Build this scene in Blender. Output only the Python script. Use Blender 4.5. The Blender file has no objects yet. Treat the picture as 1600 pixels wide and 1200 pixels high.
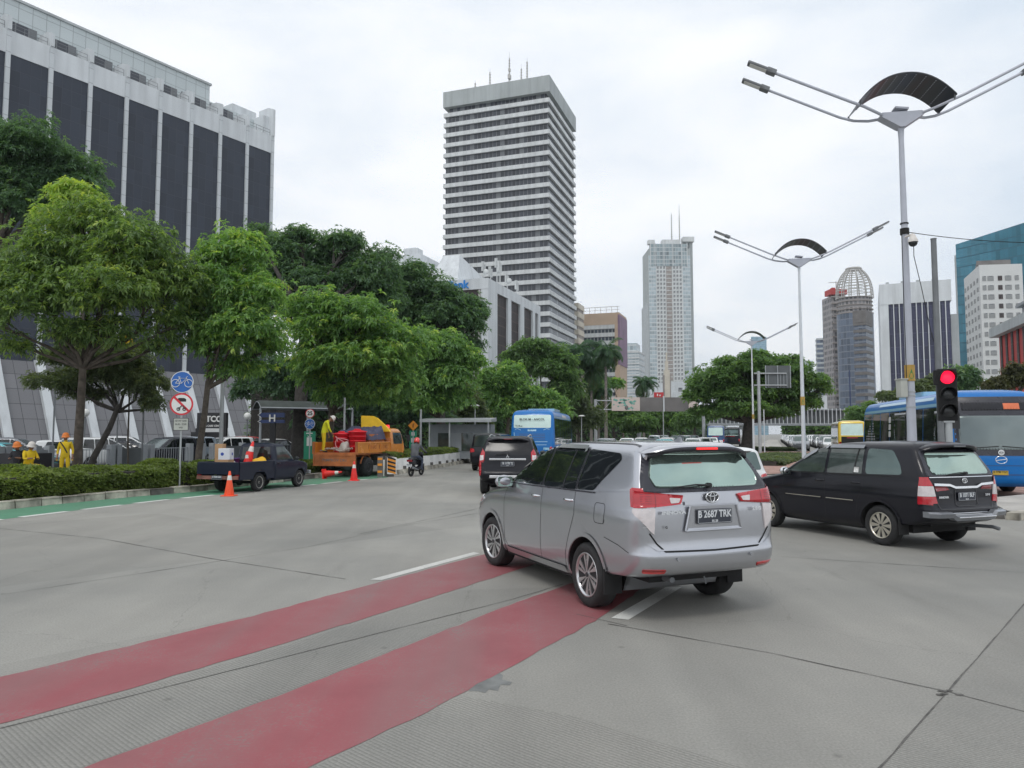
import bpy, bmesh, math, random
import numpy as np
from mathutils import Vector, Matrix, noise
from mathutils.bvhtree import BVHTree
from mathutils.geometry import delaunay_2d_cdt
S = bpy.context.scene
COL = S.collection
R = math.radians
# ------------------------------------------------------------------ camera
F_PX = 1155.0; CAM_H = 1.87; PITCH = math.atan(78/1155.0)
cam = bpy.data.cameras.new('camera'); cam_o = bpy.data.objects.new('camera', cam); COL.objects.link(cam_o)
cam.sensor_fit = 'HORIZONTAL'; cam.sensor_width = 36; cam.lens = F_PX/1600*36
cam.clip_start = 0.1; cam.clip_end = 12000
cam_o.location = (0, 0, CAM_H); cam_o.rotation_euler = (math.pi/2+PITCH, 0, 0)
S.camera = cam_o
# ------------------------------------------------------------------ sky: thin bright overcast over a Nishita sky
SUN_EL, SUN_AZ = R(58), R(200)
w = bpy.data.worlds.new("World"); S.world = w; w.use_nodes = True
nt = w.node_tree; nt.nodes.clear()
def N(t, ty, **k):
    n = t.nodes.new(ty)
    for a, b in k.items(): setattr(n, a, b)
    return n
out = N(nt, 'ShaderNodeOutputWorld'); bg = N(nt, 'ShaderNodeBackground')
sky = N(nt, 'ShaderNodeTexSky', sky_type='NISHITA', sun_disc=False, sun_elevation=SUN_EL, sun_rotation=SUN_AZ, air_density=1.0, dust_density=2.5, ozone_density=1.0)
tc = N(nt, 'ShaderNodeTexCoord'); mp = N(nt, 'ShaderNodeMapping'); mp.inputs['Scale'].default_value = (1, 1, 2.6)
n1 = N(nt, 'ShaderNodeTexNoise'); n1.inputs['Scale'].default_value = 2.3; n1.inputs['Detail'].default_value = 6; n1.inputs['Roughness'].default_value = .52; n1.inputs['Distortion'].default_value = .25
r1 = N(nt, 'ShaderNodeValToRGB'); e = r1.color_ramp.elements
e[0].position = .33; e[0].color = (6.5, 7.25, 8.1, 1); e[1].position = .60; e[1].color = (9.1, 9.25, 9.45, 1)
mx = N(nt, 'ShaderNodeMix', data_type='RGBA'); mx.inputs[0].default_value = .93
nt.links.new(tc.outputs['Generated'], mp.inputs[0]); nt.links.new(mp.outputs[0], n1.inputs[0]); nt.links.new(n1.outputs[0], r1.inputs[0])
nt.links.new(sky.outputs[0], mx.inputs[6]); nt.links.new(r1.outputs[0], mx.inputs[7])
nt.links.new(mx.outputs[2], bg.inputs[0]); bg.inputs[1].default_value = 0.123
nt.links.new(bg.outputs[0], out.inputs[0])
sun = bpy.data.lights.new('sun', 'SUN'); sun.energy = 0.9; sun.angle = R(16); sun.color = (1, .97, .92)
sun_o = bpy.data.objects.new('sun', sun); COL.objects.link(sun_o)
sd = Vector((math.sin(SUN_AZ)*math.cos(SUN_EL), math.cos(SUN_AZ)*math.cos(SUN_EL), math.sin(SUN_EL)))
sun_o.rotation_euler = sd.to_track_quat('Z', 'Y').to_euler()
vs = S.view_settings; vs.view_transform = 'Standard'; vs.look = 'None'; vs.gamma = 1; vs.exposure = 0.0; vs.use_curve_mapping = False
S.cycles.max_bounces = 6; S.cycles.diffuse_bounces = 4; S.cycles.glossy_bounces = 3; S.cycles.transparent_max_bounces = 8
S.cycles.use_adaptive_sampling = True; S.cycles.adaptive_threshold = 0.02; S.cycles.use_denoising = True
# ------------------------------------------------------------------ geometry of the view: pixel of the 1600x1200 photo -> world
_c, _s = math.cos(PITCH), math.sin(PITCH)
def ray(px, py):
    a, b = (px-800)/F_PX, (600-py)/F_PX
    return Vector((a, _c-_s*b, _s+_c*b))
def P(px, py, Y):
    d = ray(px, py); return Vector((0, 0, CAM_H))+d*(Y/d.y)
def G(px, py, z=0.0):
    d = ray(px, py); t = (z-CAM_H)/d.z; return Vector((0, 0, CAM_H))+d*t
def Gx(px, Y, z=0.0):
    # ground point of pixel column px at distance Y
    depth = Y*_c+(z-CAM_H)*_s
    return Vector(((px-800)/F_PX*depth, Y, z))
ROAD = R(19.3)
# ------------------------------------------------------------------ materials
M = {}
def newmat(name):
    m = bpy.data.materials.new(name); m.use_nodes = True; t = m.node_tree
    b = t.nodes['Principled BSDF']; M[name] = m
    return m, t, b
def mat(name, col, rough=.6, metal=0.0, var=.12, scale=3.0, coat=0.0, bump=0.0, emit=0.0, spec=.5, trans=0.0, bscale=None, rvar=.08):
    m, t, b = newmat(name)
    co = N(t, 'ShaderNodeTexCoord'); n = N(t, 'ShaderNodeTexNoise'); n.inputs['Scale'].default_value = scale; n.inputs['Detail'].default_value = 5
    t.links.new(co.outputs['Object'], n.inputs[0])
    rp = N(t, 'ShaderNodeValToRGB'); c0 = [max(0, c*(1-var)) for c in col]; c1 = [min(1, c*(1+var)) for c in col]
    rp.color_ramp.elements[0].position = .3; rp.color_ramp.elements[0].color = (*c0, 1); rp.color_ramp.elements[1].position = .7; rp.color_ramp.elements[1].color = (*c1, 1)
    t.links.new(n.outputs[0], rp.inputs[0]); t.links.new(rp.outputs[0], b.inputs['Base Color'])
    mr = N(t, 'ShaderNodeMapRange'); mr.inputs[3].default_value = max(0, rough-rvar*.5); mr.inputs[4].default_value = min(1, rough+rvar)
    t.links.new(n.outputs[0], mr.inputs[0]); t.links.new(mr.outputs[0], b.inputs['Roughness'])
    b.inputs['Metallic'].default_value = metal; b.inputs['Coat Weight'].default_value = coat; b.inputs['Coat Roughness'].default_value = .04
    b.inputs['Specular IOR Level'].default_value = spec; b.inputs['Transmission Weight'].default_value = trans
    if 'stone' in name or 'tower' in name:
        m2 = N(t, 'ShaderNodeMapping'); m2.inputs['Scale'].default_value = (1, 1, .05); t.links.new(co.outputs['Object'], m2.inputs[0]); n3 = N(t, 'ShaderNodeTexNoise'); n3.inputs['Scale'].default_value = .9; n3.inputs['Detail'].default_value = 6; t.links.new(m2.outputs[0], n3.inputs[0])
        m3 = N(t, 'ShaderNodeMapRange'); m3.inputs[1].default_value = .4; m3.inputs[2].default_value = .68; m3.inputs[3].default_value = 1.02; m3.inputs[4].default_value = .84; t.links.new(n3.outputs[0], m3.inputs[0]); s3 = N(t, 'ShaderNodeVectorMath', operation='SCALE'); t.links.new(rp.outputs[0], s3.inputs[0]); t.links.new(m3.outputs[0], s3.inputs['Scale']); t.links.new(s3.outputs[0], b.inputs['Base Color'])
    if emit:
        b.inputs['Emission Color'].default_value = (*col, 1); b.inputs['Emission Strength'].default_value = emit
    if bump:
        n2 = N(t, 'ShaderNodeTexNoise'); n2.inputs['Scale'].default_value = bscale or scale*12; n2.inputs['Detail'].default_value = 4
        t.links.new(co.outputs['Object'], n2.inputs[0])
        bp = N(t, 'ShaderNodeBump'); bp.inputs['Strength'].default_value = bump; bp.inputs['Distance'].default_value = .02
        t.links.new(n2.outputs[0], bp.inputs['Height']); t.links.new(bp.outputs[0], b.inputs['Normal'])
    return m
def gridmat(name, c_panel, c_line, sx, sz, wx=.06, wz=.06, rough=.5, line_rough=.6, metal=0.0, blinds=0.0, c_blind=(.35, .36, .36), spec=.5, var=.15, off=(0, 0)):
    """cladding or glazing laid out in panels: u runs along the wall (UV x, metres), v is height (UV y, metres)"""
    m, t, b = newmat(name)
    uv = N(t, 'ShaderNodeUVMap'); sp = N(t, 'ShaderNodeSeparateXYZ'); t.links.new(uv.outputs[0], sp.inputs[0])
    masks = []; cells = []
    for k, (s, wd) in enumerate(((sx, wx), (sz, wz))):
        d = N(t, 'ShaderNodeMath', operation='MULTIPLY_ADD'); d.inputs[1].default_value = 1/s; d.inputs[2].default_value = off[k]; t.links.new(sp.outputs[k], d.inputs[0])
        fr = N(t, 'ShaderNodeMath', operation='FRACT'); t.links.new(d.outputs[0], fr.inputs[0])
        fl = N(t, 'ShaderNodeMath', operation='FLOOR'); t.links.new(d.outputs[0], fl.inputs[0]); cells.append(fl)
        lt = N(t, 'ShaderNodeMath', operation='LESS_THAN'); lt.inputs[1].default_value = wd/s; t.links.new(fr.outputs[0], lt.inputs[0]); masks.append(lt)
    mm = N(t, 'ShaderNodeMath', operation='MAXIMUM'); t.links.new(masks[0].outputs[0], mm.inputs[0]); t.links.new(masks[1].outputs[0], mm.inputs[1])
    cb = N(t, 'ShaderNodeCombineXYZ'); t.links.new(cells[0].outputs[0], cb.inputs[0]); t.links.new(cells[1].outputs[0], cb.inputs[1])
    wn = N(t, 'ShaderNodeTexWhiteNoise', noise_dimensions='2D'); t.links.new(cb.outputs[0], wn.inputs['Vector'])
    hv = N(t, 'ShaderNodeMapRange'); hv.inputs[3].default_value = 1-var; hv.inputs[4].default_value = 1+var; t.links.new(wn.outputs[0], hv.inputs[0])
    mul = N(t, 'ShaderNodeMix', data_type='RGBA', blend_type='MULTIPLY'); mul.inputs[0].default_value = 1; mul.inputs[6].default_value = (*c_panel, 1)
    cc = N(t, 'ShaderNodeCombineColor'); [t.links.new(hv.outputs[0], cc.inputs[i]) for i in range(3)]; t.links.new(cc.outputs[0], mul.inputs[7])
    last = mul.outputs[2]
    if blinds:
        bl = N(t, 'ShaderNodeMath', operation='LESS_THAN'); bl.inputs[1].default_value = blinds; t.links.new(wn.outputs[0], bl.inputs[0])
        mb = N(t, 'ShaderNodeMix', data_type='RGBA'); t.links.new(bl.outputs[0], mb.inputs[0]); t.links.new(last, mb.inputs[6]); mb.inputs[7].default_value = (*c_blind, 1); last = mb.outputs[2]
    mx = N(t, 'ShaderNodeMix', data_type='RGBA'); t.links.new(mm.outputs[0], mx.inputs[0]); t.links.new(last, mx.inputs[6]); mx.inputs[7].default_value = (*c_line, 1)
    t.links.new(mx.outputs[2], b.inputs['Base Color'])
    rr = N(t, 'ShaderNodeMix', data_type='FLOAT'); rr.inputs[2].default_value = rough; rr.inputs[3].default_value = line_rough; t.links.new(mm.outputs[0], rr.inputs[0]); t.links.new(rr.outputs[0], b.inputs['Roughness'])
    b.inputs['Metallic'].default_value = metal; b.inputs['Specular IOR Level'].default_value = spec
    bp = N(t, 'ShaderNodeBump'); bp.inputs['Strength'].default_value = .5; bp.inputs['Distance'].default_value = .05; t.links.new(mm.outputs[0], bp.inputs['Height']); t.links.new(bp.outputs[0], b.inputs['Normal'])
    return m
# ------------------------------------------------------------------ scene graph
def tag(o, label=None, cat=None, group=None, kind=None):
    if label: o['label'] = label
    if cat: o['category'] = cat
    if group: o['group'] = group
    if kind: o['kind'] = kind
    return o
def empty(name, loc=(0, 0, 0), rz=0, label=None, cat=None, group=None, parent=None):
    o = bpy.data.objects.new(name, None); COL.objects.link(o); o.location = loc; o.rotation_euler = (0, 0, rz); o.parent = parent
    return tag(o, label, cat, group)
def dup(o, parent=None):
    c = o.copy(); COL.objects.link(c); c.parent = parent
    for ch in list(KIDS.get(o.name, [])):
        KIDS.setdefault(c.name, []).append(dup(ch, c))
    return c
KIDS = {}
def adopt(ch, parent):
    if parent is not None:
        ch.parent = parent; KIDS.setdefault(parent.name, []).append(ch)
    return ch
def E(name, parent=None, loc=(0, 0, 0), rot=(0, 0, 0)):
    o = bpy.data.objects.new(name, None); COL.objects.link(o); o.location = loc; o.rotation_euler = rot
    return adopt(o, parent)
def link_mesh(name, me, mats, parent=None):
    o = bpy.data.objects.new(name, me); COL.objects.link(o)
    for m in (mats if isinstance(mats, (list, tuple)) else [mats]): me.materials.append(M[m] if isinstance(m, str) else m)
    return adopt(o, parent)
class MB:
    def __init__(s): s.v = []; s.f = []; s.m = []; s.sm = []; s.uv = []
    def add(s, vs, fs, mi=0, smooth=False, uvs=None):
        o = len(s.v); s.v += [tuple(v) for v in vs]
        for k, f in enumerate(fs):
            s.f.append([i+o for i in f]); s.m.append(mi); s.sm.append(smooth); s.uv.append(uvs[k] if uvs else None)
        return s
    def box(s, c, d, rz=0, mi=0, rot=None, taper=1.0):
        x, y, z = d[0]/2, d[1]/2, d[2]/2
        vs = [Vector(p) for p in ((-x, -y, -z), (x, -y, -z), (x, y, -z), (-x, y, -z), (-x*taper, -y*taper, z), (x*taper, -y*taper, z), (x*taper, y*taper, z), (-x*taper, y*taper, z))]
        m = rot if rot is not None else Matrix.Rotation(rz, 3, 'Z')
        fs = [(0, 3, 2, 1), (4, 5, 6, 7), (0, 1, 5, 4), (1, 2, 6, 5), (2, 3, 7, 6), (3, 0, 4, 7)]
        def q(a, b): return [(0, 0), (a, 0), (a, b), (0, b)]
        uv = [q(d[0], d[1]), q(d[0], d[1]), q(d[0], d[2]), q(d[1], d[2]), q(d[0], d[2]), q(d[1], d[2])]
        return s.add([Vector(c)+m@v for v in vs], fs, mi, False, uv)
    def ring(s, p, q, rad, n, ref=None):
        d = (Vector(q)-Vector(p)).normalized(); a = d.orthogonal().normalized() if ref is None else ref
        b = d.cross(a); return [Vector(p)+(a*math.cos(2*math.pi*i/n)+b*math.sin(2*math.pi*i/n))*rad for i in range(n)]
    def cyl(s, p, q, r1, r2=None, n=12, mi=0, caps=True, smooth=True):
        r2 = r1 if r2 is None else r2; p, q = Vector(p), Vector(q); d = (q-p).normalized(); a = d.orthogonal().normalized(); b = d.cross(a)
        vs = [p+(a*math.cos(2*math.pi*i/n)+b*math.sin(2*math.pi*i/n))*r1 for i in range(n)]+[q+(a*math.cos(2*math.pi*i/n)+b*math.sin(2*math.pi*i/n))*r2 for i in range(n)]
        s.add(vs, [(i, (i+1) % n, n+(i+1) % n, n+i) for i in range(n)], mi, smooth)
        if caps: s.add(vs[:n], [tuple(range(n-1, -1, -1))], mi); s.add(vs[n:], [tuple(range(n))], mi)
        return s
    def tube(s, pts, r, n=8, mi=0):
        pts = [Vector(p) for p in pts]; k = len(pts); rr = r if isinstance(r, (list, tuple)) else [r]*k; vs = []; a = None
        for i, p in enumerate(pts):
            d = (pts[min(i+1, k-1)]-pts[max(i-1, 0)]).normalized()
            if a is None: a = d.orthogonal().normalized()
            else: a = (a-d*a.dot(d)).normalized()
            b = d.cross(a); vs += [p+(a*math.cos(2*math.pi*j/n)+b*math.sin(2*math.pi*j/n))*rr[i] for j in range(n)]
        fs = [(i*n+j, i*n+(j+1) % n, (i+1)*n+(j+1) % n, (i+1)*n+j) for i in range(k-1) for j in range(n)]
        s.add(vs, fs, mi, True); s.add(vs[:n], [tuple(range(n-1, -1, -1))], mi); s.add(vs[-n:], [tuple(range(n))], mi); return s
    def lathe(s, prof, c=(0, 0, 0), n=20, mi=0, axis='Z', smooth=True):
        vs = []
        for (r, h) in prof:
            for j in range(n):
                t = 2*math.pi*j/n; x, y = r*math.cos(t), r*math.sin(t)
                vs.append({'Z': (c[0]+x, c[1]+y, c[2]+h), 'Y': (c[0]+x, c[1]+h, c[2]+y), 'X': (c[0]+h, c[1]+x, c[2]+y)}[axis])
        fs = [(i*n+j, i*n+(j+1) % n, (i+1)*n+(j+1) % n, (i+1)*n+j) for i in range(len(prof)-1) for j in range(n)]
        return s.add(vs, fs, mi, smooth)
    def prism(s, poly, z0, z1, mi=0, M3=None, top=True, bot=True, uvlen=True):
        """poly in x,y extruded in z, optional matrix"""
        n = len(poly); vs = [Vector((x, y, z0)) for x, y in poly]+[Vector((x, y, z1)) for x, y in poly]
        if M3 is not None: vs = [M3@v for v in vs]
        acc = [0]
        for i in range(n): acc.append(acc[-1]+math.dist(poly[i], poly[(i+1) % n]))
        fs = [(i, (i+1) % n, n+(i+1) % n, n+i) for i in range(n)]
        uv = [[(acc[i], z0), (acc[i+1], z0), (acc[i+1], z1), (acc[i], z1)] for i in range(n)]
        s.add(vs, fs, mi, False, uv)
        if bot: s.add(vs[:n], [tuple(range(n-1, -1, -1))], mi, False, [[(p[0], p[1]) for p in poly[::-1]]])
        if top: s.add(vs[n:], [tuple(range(n))], mi, False, [[(p[0], p[1]) for p in poly]])
        return s
    def quad(s, a, b, c, d, mi=0, uv=None): return s.add([a, b, c, d], [(0, 1, 2, 3)], mi, False, [uv] if uv else None)
    def sphere(s, c, r, n=14, mi=0, sc=(1, 1, 1)):
        m = n//2; vs = []; fs = []
        for i in range(m+1):
            ph = math.pi*i/m
            for j in range(n):
                t = 2*math.pi*j/n; vs.append((c[0]+r*sc[0]*math.sin(ph)*math.cos(t), c[1]+r*sc[1]*math.sin(ph)*math.sin(t), c[2]+r*sc[2]*math.cos(ph)))
        fs = [(i*n+j, (i+1)*n+j, (i+1)*n+(j+1) % n, i*n+(j+1) % n) for i in range(m) for j in range(n)]
        return s.add(vs, fs, mi, True)
    def mesh(s, name='m'):
        me = bpy.data.meshes.new(name); me.from_pydata(s.v, [], s.f)
        me.polygons.foreach_set('material_index', s.m); me.polygons.foreach_set('use_smooth', s.sm)
        if any(u is not None for u in s.uv):
            L = me.uv_layers.new(name='UVMap'); k = 0; arr = np.zeros(len(me.loops)*2)
            for f, u in zip(s.f, s.uv):
                if u is not None: arr[2*k:2*(k+len(f))] = np.array(u).ravel()
                k += len(f)
            L.data.foreach_set('uv', arr)
        return me
    def build(s, name, mats, parent=None): return link_mesh(name, s.mesh(name), mats, parent)
def bevel(o, w=.01, seg=2, ang=35):
    m = o.modifiers.new('bevel', 'BEVEL'); m.width = w; m.segments = seg; m.limit_method = 'ANGLE'; m.angle_limit = R(ang); return o
def bake(o):
    dg = bpy.context.evaluated_depsgraph_get(); me = bpy.data.meshes.new_from_object(o.evaluated_get(dg)); o.modifiers.clear(); o.data = me; return o
_TXT = {}
def text_geo(s, size=1.0, extrude=.002, bold=0.0, cx='CENTER'):
    """lettering as verts, faces in the xy plane"""
    cu = bpy.data.curves.new('lettering', 'FONT'); cu.body = s; cu.size = size; cu.extrude = extrude; cu.align_x = cx; cu.align_y = 'CENTER'; cu.offset = bold; cu.resolution_u = 3
    o = bpy.data.objects.new('lettering', cu); COL.objects.link(o)
    dg = bpy.context.evaluated_depsgraph_get(); me = bpy.data.meshes.new_from_object(o.evaluated_get(dg))
    v = [x.co.copy() for x in me.vertices]; f = [tuple(p.vertices) for p in me.polygons]
    bpy.data.objects.remove(o); bpy.data.curves.remove(cu); bpy.data.meshes.remove(me); return v, f
def put_text(mb, s, mtx, size, mi=0, extrude=.002, bold=0.0, sx=1.0, cx='CENTER'):
    v, f = text_geo(s, size, extrude, bold, cx); mb.add([mtx@Vector((p.x*sx, p.y, p.z)) for p in v], f, mi)
def frame(o, xd, yd):
    """4x4: x axis xd, y axis yd, z = x cross y"""
    xd = Vector(xd).normalized(); yd = Vector(yd).normalized(); zd = xd.cross(yd)
    return Matrix(((xd.x, yd.x, zd.x, o[0]), (xd.y, yd.y, zd.y, o[1]), (xd.z, yd.z, zd.z, o[2]), (0, 0, 0, 1)))
# ------------------------------------------------------------------ material library
def concrete_road():
    m, t, b = newmat('road_concrete'); L = t.links.new
    co = N(t, 'ShaderNodeTexCoord')
    mp = N(t, 'ShaderNodeMapping'); mp.inputs['Rotation'].default_value = (0, 0, R(40)); mp.inputs['Scale'].default_value = (1, .22, 1); L(co.outputs['Object'], mp.inputs[0])
    big = N(t, 'ShaderNodeTexNoise'); big.inputs['Scale'].default_value = .16; big.inputs['Detail'].default_value = 6; big.inputs['Roughness'].default_value = .6; L(co.outputs['Object'], big.inputs[0])
    st = N(t, 'ShaderNodeTexNoise'); st.inputs['Scale'].default_value = .9; st.inputs['Detail'].default_value = 7; st.inputs['Roughness'].default_value = .65; L(mp.outputs[0], st.inputs[0])
    fine = N(t, 'ShaderNodeTexNoise'); fine.inputs['Scale'].default_value = 60; fine.inputs['Detail'].default_value = 4; L(co.outputs['Object'], fine.inputs[0])
    r = N(t, 'ShaderNodeValToRGB'); e = r.color_ramp.elements; e[0].position = .32; e[0].color = (.222, .221, .206, 1); e[1].position = .68; e[1].color = (.352, .338, .305, 1); L(big.outputs[0], r.inputs[0])
    r2 = N(t, 'ShaderNodeMapRange'); r2.inputs[1].default_value = .3; r2.inputs[2].default_value = .7; r2.inputs[3].default_value = .93; r2.inputs[4].default_value = 1.04; L(st.outputs[0], r2.inputs[0])
    r3 = N(t, 'ShaderNodeMapRange'); r3.inputs[1].default_value = .25; r3.inputs[2].default_value = .75; r3.inputs[3].default_value = .80; r3.inputs[4].default_value = 1.18; L(fine.outputs[0], r3.inputs[0])
    # oil and tyre stains
    sp = N(t, 'ShaderNodeTexNoise'); sp.inputs['Scale'].default_value = .7; sp.inputs['Detail'].default_value = 9; sp.inputs['Roughness'].default_value = .7; L(mp.outputs[0], sp.inputs[0])
    r4 = N(t, 'ShaderNodeMapRange'); r4.inputs[1].default_value = .60; r4.inputs[2].default_value = .74; r4.inputs[3].default_value = 1; r4.inputs[4].default_value = .78; L(sp.outputs[0], r4.inputs[0])
    vo = N(t, 'ShaderNodeTexVoronoi'); vo.inputs['Scale'].default_value = 1.4; L(co.outputs['Object'], vo.inputs[0])
    r6 = N(t, 'ShaderNodeMapRange'); r6.inputs[1].default_value = .015; r6.inputs[2].default_value = .06; r6.inputs[3].default_value = .72; r6.inputs[4].default_value = 1; L(vo.outputs['Distance'], r6.inputs[0])
    cr = N(t, 'ShaderNodeTexVoronoi', feature='DISTANCE_TO_EDGE'); cr.inputs['Scale'].default_value = .22; nz = N(t, 'ShaderNodeVectorMath', operation='ADD'); L(co.outputs['Object'], nz.inputs[0]); L(st.outputs[1], nz.inputs[1]); L(nz.outputs[0], cr.inputs[0])
    r7 = N(t, 'ShaderNodeMapRange'); r7.inputs[1].default_value = .0; r7.inputs[2].default_value = .0018; r7.inputs[3].default_value = .80; r7.inputs[4].default_value = 1; L(cr.outputs['Distance'], r7.inputs[0])
    k0 = N(t, 'ShaderNodeMath', operation='MULTIPLY'); L(r6.outputs[0], k0.inputs[0]); L(r7.outputs[0], k0.inputs[1]); kk = N(t, 'ShaderNodeMath', operation='MULTIPLY'); L(k0.outputs[0], kk.inputs[0]); L(r2.outputs[0], kk.inputs[1]); r2 = kk
    k1 = N(t, 'ShaderNodeMath', operation='MULTIPLY'); L(r2.outputs[0], k1.inputs[0]); L(r3.outputs[0], k1.inputs[1])
    k2 = N(t, 'ShaderNodeMath', operation='MULTIPLY'); L(k1.outputs[0], k2.inputs[0]); L(r4.outputs[0], k2.inputs[1])
    m3 = N(t, 'ShaderNodeMapping'); m3.inputs['Rotation'].default_value = (0, 0, -R(48)); L(co.outputs['Object'], m3.inputs[0])
    bk = N(t, 'ShaderNodeTexBrick'); bk.inputs['Scale'].default_value = 1; bk.inputs['Brick Width'].default_value = 5; bk.inputs['Row Height'].default_value = 3.6; bk.inputs['Mortar Size'].default_value = 0; bk.inputs['Color1'].default_value = (.90, .90, .90, 1); bk.inputs['Color2'].default_value = (1.06, 1.06, 1.06, 1); bk.inputs['Bias'].default_value = .1; L(m3.outputs[0], bk.inputs[0])
    m4 = N(t, 'ShaderNodeMapping'); m4.inputs['Rotation'].default_value = (0, 0, R(19)); m4.inputs['Scale'].default_value = (1.1, .05, 1); L(co.outputs['Object'], m4.inputs[0])
    tk = N(t, 'ShaderNodeTexNoise'); tk.inputs['Scale'].default_value = 1.0; tk.inputs['Detail'].default_value = 4; L(m4.outputs[0], tk.inputs[0])
    r5 = N(t, 'ShaderNodeMapRange'); r5.inputs[1].default_value = .38; r5.inputs[2].default_value = .62; r5.inputs[3].default_value = .93; r5.inputs[4].default_value = 1.03; L(tk.outputs[0], r5.inputs[0])
    k3 = N(t, 'ShaderNodeMath', operation='MULTIPLY'); L(bk.outputs[0], k3.inputs[0]); L(r5.outputs[0], k3.inputs[1]); k4 = N(t, 'ShaderNodeMath', operation='MULTIPLY'); L(k2.outputs[0], k4.inputs[0]); L(k3.outputs[0], k4.inputs[1]); k2 = k4
    mul = N(t, 'ShaderNodeVectorMath', operation='SCALE'); L(r.outputs[0], mul.inputs[0]); L(k2.outputs[0], mul.inputs['Scale'])
    L(mul.outputs[0], b.inputs['Base Color'])
    b.inputs['Roughness'].default_value = .72; b.inputs['Specular IOR Level'].default_value = .35
    bp = N(t, 'ShaderNodeBump'); bp.inputs['Strength'].default_value = .35; bp.inputs['Distance'].default_value = .004; L(fine.outputs[0], bp.inputs['Height']); L(bp.outputs[0], b.inputs['Normal'])
    return m, t, b, mul, co
concrete_road()
def paintmat(name, col, wear=.5, dark=(.19, .175, .165)):
    m, t, b = newmat(name); L = t.links.new
    co = N(t, 'ShaderNodeTexCoord'); n = N(t, 'ShaderNodeTexNoise'); n.inputs['Scale'].default_value = 1.3; n.inputs['Detail'].default_value = 9; n.inputs['Roughness'].default_value = .7; L(co.outputs['Object'], n.inputs[0])
    f = N(t, 'ShaderNodeTexNoise'); f.inputs['Scale'].default_value = 45; f.inputs['Detail'].default_value = 4; L(co.outputs['Object'], f.inputs[0])
    r = N(t, 'ShaderNodeValToRGB'); e = r.color_ramp.elements; e[0].position = .3; e[0].color = (*[c*.86 for c in col], 1); e[1].position = .7; e[1].color = (*[min(1, c*1.1) for c in col], 1); L(n.outputs[0], r.inputs[0])
    q = N(t, 'ShaderNodeMath', operation='MULTIPLY'); L(n.outputs[0], q.inputs[0]); L(f.outputs[0], q.inputs[1])
    w_ = N(t, 'ShaderNodeMapRange'); w_.inputs[1].default_value = .27; w_.inputs[2].default_value = .42; w_.inputs[3].default_value = 0; w_.inputs[4].default_value = wear; L(q.outputs[0], w_.inputs[0])
    m4 = N(t, 'ShaderNodeMapping'); m4.inputs['Rotation'].default_value = (0, 0, R(19)); m4.inputs['Scale'].default_value = (1.3, .10, 1); L(co.outputs['Object'], m4.inputs[0])
    tk = N(t, 'ShaderNodeTexNoise'); tk.inputs['Scale'].default_value = 1.0; tk.inputs['Detail'].default_value = 6; L(m4.outputs[0], tk.inputs[0])
    t5 = N(t, 'ShaderNodeMapRange'); t5.inputs[1].default_value = .42; t5.inputs[2].default_value = .7; t5.inputs[3].default_value = 0; t5.inputs[4].default_value = .42; L(tk.outputs[0], t5.inputs[0]); ad = N(t, 'ShaderNodeMath', operation='ADD', use_clamp=True); L(w_.outputs[0], ad.inputs[0]); L(t5.outputs[0], ad.inputs[1])
    mx = N(t, 'ShaderNodeMix', data_type='RGBA'); L(ad.outputs[0], mx.inputs[0]); L(r.outputs[0], mx.inputs[6]); mx.inputs[7].default_value = (*dark, 1); L(mx.outputs[2], b.inputs['Base Color'])
    b.inputs['Roughness'].default_value = .62
    bp = N(t, 'ShaderNodeBump'); bp.inputs['Strength'].default_value = .3; bp.inputs['Distance'].default_value = .004; L(f.outputs[0], bp.inputs['Height']); L(bp.outputs[0], b.inputs['Normal'])
paintmat('red_lane', (.30, .078, .090), .6); paintmat('green_lane', (.085, .27, .16), .3); paintmat('white_line', (.74, .74, .70), .35); paintmat('worn_line', (.42, .42, .40), .8)
def grooved():
    m = M['road_concrete'].copy(); m.name = 'grooved_concrete'; M['grooved_concrete'] = m; t = m.node_tree; L = t.links.new; b = t.nodes['Principled BSDF']
    co = N(t, 'ShaderNodeTexCoord'); mp = N(t, 'ShaderNodeMapping'); mp.inputs['Rotation'].default_value = (0, 0, -R(48)); L(co.outputs['Object'], mp.inputs[0])
    wv = N(t, 'ShaderNodeTexWave', wave_type='BANDS', bands_direction='X'); wv.inputs['Scale'].default_value = 10.5; wv.inputs['Distortion'].default_value = .5; wv.inputs['Detail'].default_value = 2; wv.inputs['Detail Scale'].default_value = .4; L(mp.outputs[0], wv.inputs[0])
    mr = N(t, 'ShaderNodeMapRange'); mr.inputs[1].default_value = .0; mr.inputs[2].default_value = .45; mr.inputs[3].default_value = .76; mr.inputs[4].default_value = 1.0; L(wv.outputs[1], mr.inputs[0])
    old = b.inputs['Base Color'].links[0].from_socket
    sc = N(t, 'ShaderNodeVectorMath', operation='SCALE'); L(old, sc.inputs[0]); L(mr.outputs[0], sc.inputs['Scale']); L(sc.outputs[0], b.inputs['Base Color'])
    bp = N(t, 'ShaderNodeBump'); bp.inputs['Strength'].default_value = .45; bp.inputs['Distance'].default_value = .006; L(wv.outputs[1], bp.inputs['Height']); L(bp.outputs[0], b.inputs['Normal'])
grooved()
mat('joint', (.11, .105, .098), .9, var=.4, scale=9); mat('patch', (.17, .175, .17), .6, var=.3, scale=6)
mat('soil', (.10, .07, .05), .95, var=.4, scale=4, bump=.6); mat('paving', (.30, .27, .25), .85, var=.2, scale=1.5, bump=.3); mat('footpath', (.42, .40, .37), .85, var=.2, scale=1.0)
mat('red_paving', (.36, .22, .18), .85, var=.3, scale=3); mat('turf', (.09, .14, .04), .95, var=.5, scale=2, bump=.5)
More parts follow.
